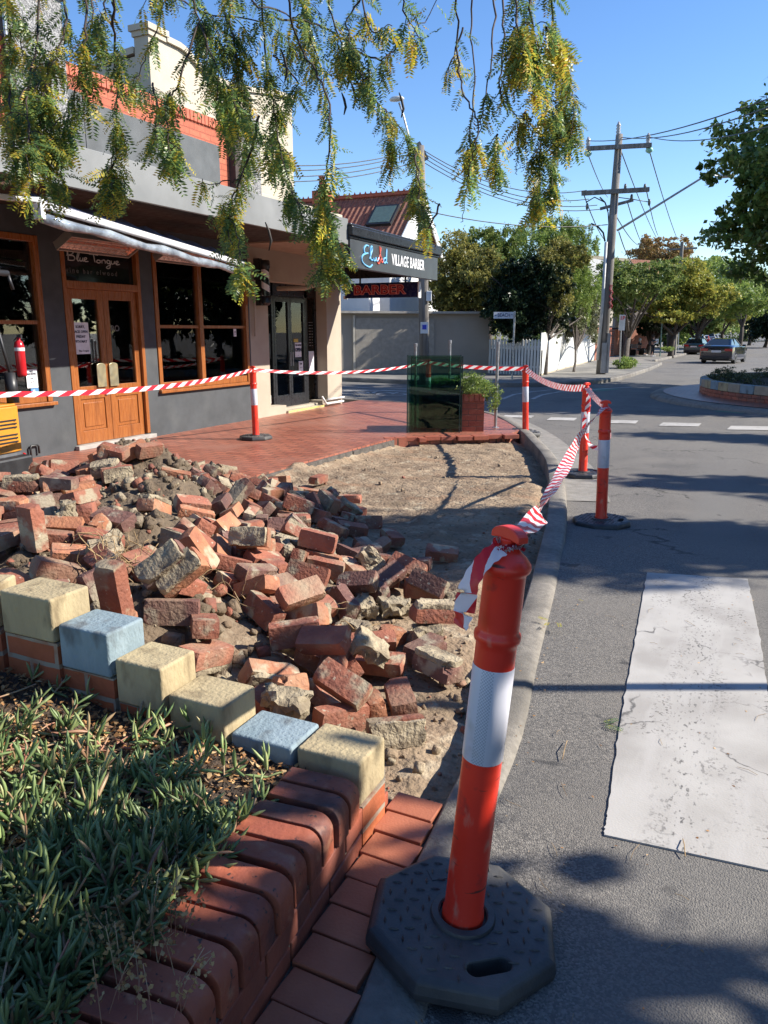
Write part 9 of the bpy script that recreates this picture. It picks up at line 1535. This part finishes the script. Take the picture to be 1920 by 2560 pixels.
ST = [ # path, depth, leaves, spread, yellow, segment
 ([(15, -60), (20, 60), (22, 130)], 2.7, 60, 14, .8, (.3, 1)), ([(85, -60), (78, 100), (60, 200), (60, 300), (40, 350)], 2.8, 330, 48, .25, (.35, 1)),
 ([(135, -60), (140, 60), (110, 150), (95, 240), (80, 300)], 3.0, 200, 40, .2, (.3, 1)), ([(178, -60), (186, 60), (178, 130), (150, 230), (128, 320), (120, 400)], 2.9, 230, 38, .12, (.3, 1)),
 ([(190, -50), (200, 40), (175, 100)], 3.2, 60, 30, .3, (.3, 1)), ([(250, -60), (245, 40), (250, 130), (254, 200), (248, 290), (240, 370), (246, 410)], 2.7, 270, 30, .25, (.62, 1)), ([(250, -60), (245, 40), (250, 120)], 2.7, 26, 26, .1, (.5, 1)),
 ([(250, 340), (236, 385), (244, 430)], 2.7, 55, 26, .9, (0, 1)), ([(430, 50), (385, 180), (362, 220), (364, 300), (372, 350)], 3.0, 200, 40, .25, (.4, 1)), ([(330, 180), (340, 240), (330, 320)], 3.0, 70, 26, .3, (0, 1)),
 ([(345, -40), (345, 40), (310, 130), (280, 200)], 3.3, 60, 26, .5, (.4, 1)), ([(540, 330), (520, 385), (480, 393), (430, 398)], 3.0, 16, 14, .4, (.6, 1)),
 ([(400, -60), (430, 40), (460, 130), (490, 210), (500, 290)], 3.1, 330, 55, .15, (.2, 1)), ([(480, -60), (500, 60), (520, 160), (540, 240), (530, 330)], 3.3, 330, 55, .12, (.15, 1)),
 ([(560, -60), (570, 80), (585, 200), (600, 300), (625, 385), (635, 430)], 3.0, 260, 36, .15, (.3, 1)), ([(560, 250), (540, 330), (508, 410), (495, 455), (515, 520), (520, 590)], 2.7, 180, 13, .25, (.35, 1)),
 ([(495, 440), (493, 480), (498, 540)], 2.7, 60, 18, .1, (0, 1)), ([(620, -60), (640, 80), (690, 170), (715, 260), (705, 380), (700, 460), (722, 540), (742, 590)], 2.8, 330, 27, .3, (.5, 1)),
 ([(705, 400), (690, 480), (700, 590)], 2.8, 110, 20, .35, (0, 1)), ([(640, -60), (660, 50), (690, 130)], 3.2, 130, 40, .1, (.1, 1)), ([(700, -60), (725, 60), (770, 150), (800, 205)], 3.1, 130, 34, .3, (.2, 1)),
 ([(720, 120), (790, 195), (840, 250), (890, 320), (902, 400), (915, 470)], 3.3, 150, 20, .12, (.35, 1)), ([(830, 240), (838, 290), (850, 340)], 3.3, 90, 18, .0, (0, 1)), ([(895, 320), (905, 400), (905, 440)], 3.3, 70, 16, .5, (0, 1)),
 ([(600, 40), (700, 60), (800, 125), (850, 108), (885, 75), (930, 30), (960, -40)], 3.2, 60, 30, .6, (.1, .9)), ([(770, -60), (800, 60), (830, 60)], 3.2, 60, 26, .3, (.2, 1)), ([(860, -60), (880, 40), (915, 90)], 3.2, 40, 24, .8, (.3, 1)),
 ([(985, -60), (990, 100), (1000, 200), (1030, 265), (1020, 345), (1005, 420), (995, 480)], 3.0, 34, 26, .6, (.1, 1)), ([(1000, 60), (975, 130), (960, 170)], 3.0, 30, 20, .9, (0, 1)), ([(1022, -60), (1018, 60), (1025, 180), (1015, 290), (1018, 340)], 3.1, 60, 14, .45, (.75, 1)),
 ([(1062, -60), (1066, 90), (1050, 190), (1032, 290), (1000, 330)], 3.1, 36, 24, .7, (.2, 1)), ([(1080, -60), (1090, 80), (1080, 170), (1095, 230), (1140, 275)], 3.1, 30, 24, .6, (.3, 1)),
 ([(1110, -60), (1120, 60), (1140, 150), (1185, 205), (1215, 260)], 2.9, 170, 34, .45, (.15, .9)), ([(1150, -60), (1150, 60), (1160, 160), (1170, 280), (1165, 370), (1160, 440)], 3.0, 360, 26, .3, (.2, 1)),
 ([(1190, -60), (1192, 60), (1205, 160), (1208, 260), (1195, 350), (1190, 410)], 3.1, 330, 24, .35, (.2, 1)), ([(1180, 60), (1215, 110), (1222, 180)], 2.9, 110, 22, .95, (.2, 1)), ([(1215, 120), (1235, 200), (1238, 260), (1228, 310)], 3.0, 110, 15, .1, (.1, 1)),
 ([(1110, 60), (1105, 120), (1120, 180)], 3.0, 90, 24, .9, (.1, 1)), ([(1075, 290), (1072, 340), (1070, 365)], 3.1, 60, 16, .3, (0, 1)), ([(1135, 240), (1120, 300), (1118, 340)], 3.1, 60, 16, .4, (0, 1)),
 ([(300, -60), (420, 20), (560, 50), (650, 110)], 3.3, 120, 40, .15, (.1, 1)), ([(450, -50), (560, 10), (640, 40), (700, 60)], 3.0, 60, 40, .15, (.1, 1)), ([(590, 120), (640, 180), (600, 250), (590, 330)], 3.1, 130, 34, .3, (.2, 1)), ([(800, -40), (750, 40), (760, 110)], 3.0, 80, 30, .2, (.2, 1)),
 ([(20, 150), (20, 230), (30, 320)], 2.8, 130, 34, .2, (0, 1)), ([(0, -40), (40, 60), (50, 160)], 3.0, 90, 26, .4, (0, 1)), ([(110, 130), (100, 220), (120, 300)], 3.0, 120, 36, .1, (0, 1)), ([(235, -50), (225, 20), (215, 60)], 3.1, 50, 24, .2, (.1, 1)), ([(950, 440), (930, 500), (940, 540)], 3.2, 0, 10, .5, (0, 1)),
]
for s in ST: strand(*s[:5], seg=s[5], r0=.0042)
# long curved seed pods
m_pod = pm('dark seed pod', (.03, .02, .015), rough=.6)
for (u, v_, l) in ((606, 105, 60), (742, 120, 60), (757, 175, 50), (738, 200, 40), (862, 200, 45), (573, 480, 55), (480, 15, 50)):
    p = PD(u, v_, 3.1); k = 3.1 / F * K; pods = MB(); pods.tube([p, p + CW(.12 * l * k, 0, -.3 * l * k), p + CW(.2 * l * k, 0, -.65 * l * k), p + CW(.1 * l * k, 0, -l * k)], [.002, .005, .005, .002], 6); pods.build('seed_pod', m_pod, ot, smooth=True)
# limbs out of sight above the view, and the trunk
b0 = CW(-1.9, -1.3, .3); fk = CW(-1.7, -1.0, 2.6)
tw_.tube(smoothline([b0, CW(-1.85, -1.2, 1.4), fk], 4), [.17, .16, .15, .14, .14, .13, .13, .12, .12], 12)
mains = [[fk, CW(-1.7, .4, 3.5), CW(-1.4, 2.0, 3.9), CW(-.9, 3.4, 3.85)], [fk, CW(-.9, .2, 3.8), CW(.0, 1.6, 4.2), CW(.9, 3.0, 4.0)], [fk, CW(-2.3, .3, 3.4), CW(-2.2, 1.8, 3.7), CW(-1.9, 3.2, 3.6)], [CW(-.3, 1.3, 4.1), CW(-.3, 2.4, 4.1), CW(-.2, 3.4, 3.8)]]
mp_ = []
for m_ in mains: ls = smoothline(m_, 6); tw_.tube(ls, [.07 - .05 * i / len(ls) for i in range(len(ls))], 8, cap=False); mp_ += ls
for s in ST:
    if s[0][0][1] < 0:
        p = PD(s[0][0][0], s[0][0][1], s[1]); p = PD(s[0][0][0], s[0][0][1], s[1] + .25 * math.sin(s[0][0][0] * .02 + s[0][0][1] * .01)); q = min(mp_, key=lambda a_: (a_ - p).length); tw_.tube(smoothline([q, q.lerp(p, .5) + Vector((0, 0, .25)), p], 4), .008, 6, cap=False)
tw_.build('trunk', pm('dark twig bark', (.05, .032, .025), (.03, .02, .016), 12, rough=.8), ot, smooth=True)
m_w0 = leafmat('green leaflet', [(0, (.08, .15, .06)), (.45, (.14, .24, .08)), (.8, (.24, .33, .08)), (1, (.45, .44, .08))], rough=.35, trans=.52, spec=.5)
m_w1 = leafmat('golden leaflet', [(0, (.3, .34, .05)), (.5, (.5, .46, .06)), (.85, (.68, .48, .06)), (1, (.5, .26, .05))], rough=.4, trans=.5)
V = np.concatenate(LV[0] + LV[1]); Fq = np.concatenate([np.concatenate(LF[0]), np.concatenate(LF[1]) + LO[0]]); mi = np.concatenate([np.zeros(sum(len(f) for f in LF[0]), int), np.ones(sum(len(f) for f in LF[1]), int)])
fo_ = npmesh('foliage', V, Fq, [m_w0, m_w1], ot, mi=mi)
# fallen leaves and twigs on road and kerb
def fallen(u, v_, off, n, lb, L_=.07, c=m_w1):
    p = PG(u, v_, 0); base_z = rz(p.x, p.y) + off; p = PZ(u, v_, base_z + .005); Vs = []; Fs = []; o_n = 0; g_ = random.Random(int(u))
    for k in range(n):
        Vt, Qt = g_.choice(PT[:2]); a_ = g_.uniform(0, 6.28); A_ = np.array(Matrix.Rotation(a_, 3, 'Z') @ Matrix.Rotation(g_.uniform(-.1, .1), 3, 'X')) * L_; Vt = Vt * np.array((1, 1, -.12)); Vs.append(Vt @ A_.T + np.array((p.x + g_.uniform(-.03, .03), p.y + g_.uniform(-.02, .02), base_z + .01))); Fs.append(Qt + o_n); o_n += len(Vt)
    o = npmesh('fallen_leaf', np.concatenate(Vs), np.concatenate(Fs), c); tag(o, lb, 'fallen leaf')
fallen(1195, 1345, .03, 3, 'yellow fallen leaf sprig beside the kerb')
fallen(1302, 1568, .0, 2, 'green fallen leaf sprig left of the white stripe', .08, m_w0)
fallen(1250, 1298, .0, 1, 'single curled yellow leaf on the asphalt', .04)
pts = []
while len(pts) < 420:
    x, y = random.uniform(-.95, 1.2), random.uniform(.8, 7)
    if x > interp(KO, y) - .12 and (random.random() < .15 or abs(x - interp(KO, y)) < .05): pts.append((x, y, rz(x, y) + (.02 if x < interp(KO, y) else .006)))
lt = litter('fallen_leaf_crumbs', len(pts), np.array(pts), .004, .016, m_litter, .15, .5); lt['kind'] = 'stuff'
tg_ = MB()
for k in range(46):
    x, y = random.uniform(-.6, .9), random.uniform(1.2, 4.5)
    if x < interp(KO, y): continue
    a_ = random.uniform(0, 3.14); L_ = random.uniform(.03, .09); z = rz(x, y) + .009; c_ = random.uniform(-.3, .3)
    tg_.tube([(x, y, z), (x + math.cos(a_) * L_ * .5, y + math.sin(a_) * L_ * .5, z + .003), (x + math.cos(a_ + c_) * L_, y + math.sin(a_ + c_) * L_, z)], .0007, 4)
for (u, v_, u2, v2) in ((1475, 1812, 1480, 1850), (1215, 1640, 1225, 1600)):
    a0, a1 = PZ(u, v_, .115), PZ(u2, v2, .115); tg_.tube([a0, a0.lerp(a1, .5) + Vector((0, 0, .01)), a1], .0016, 5)
wr2 = [PZ(x, y, .125) for x, y in ((838, 1730), (842, 1760), (850, 1800), (845, 1850), (820, 1900), (740, 1990))]
tg2 = tg_.build('twigs', m_root); tg2['kind'] = 'stuff'
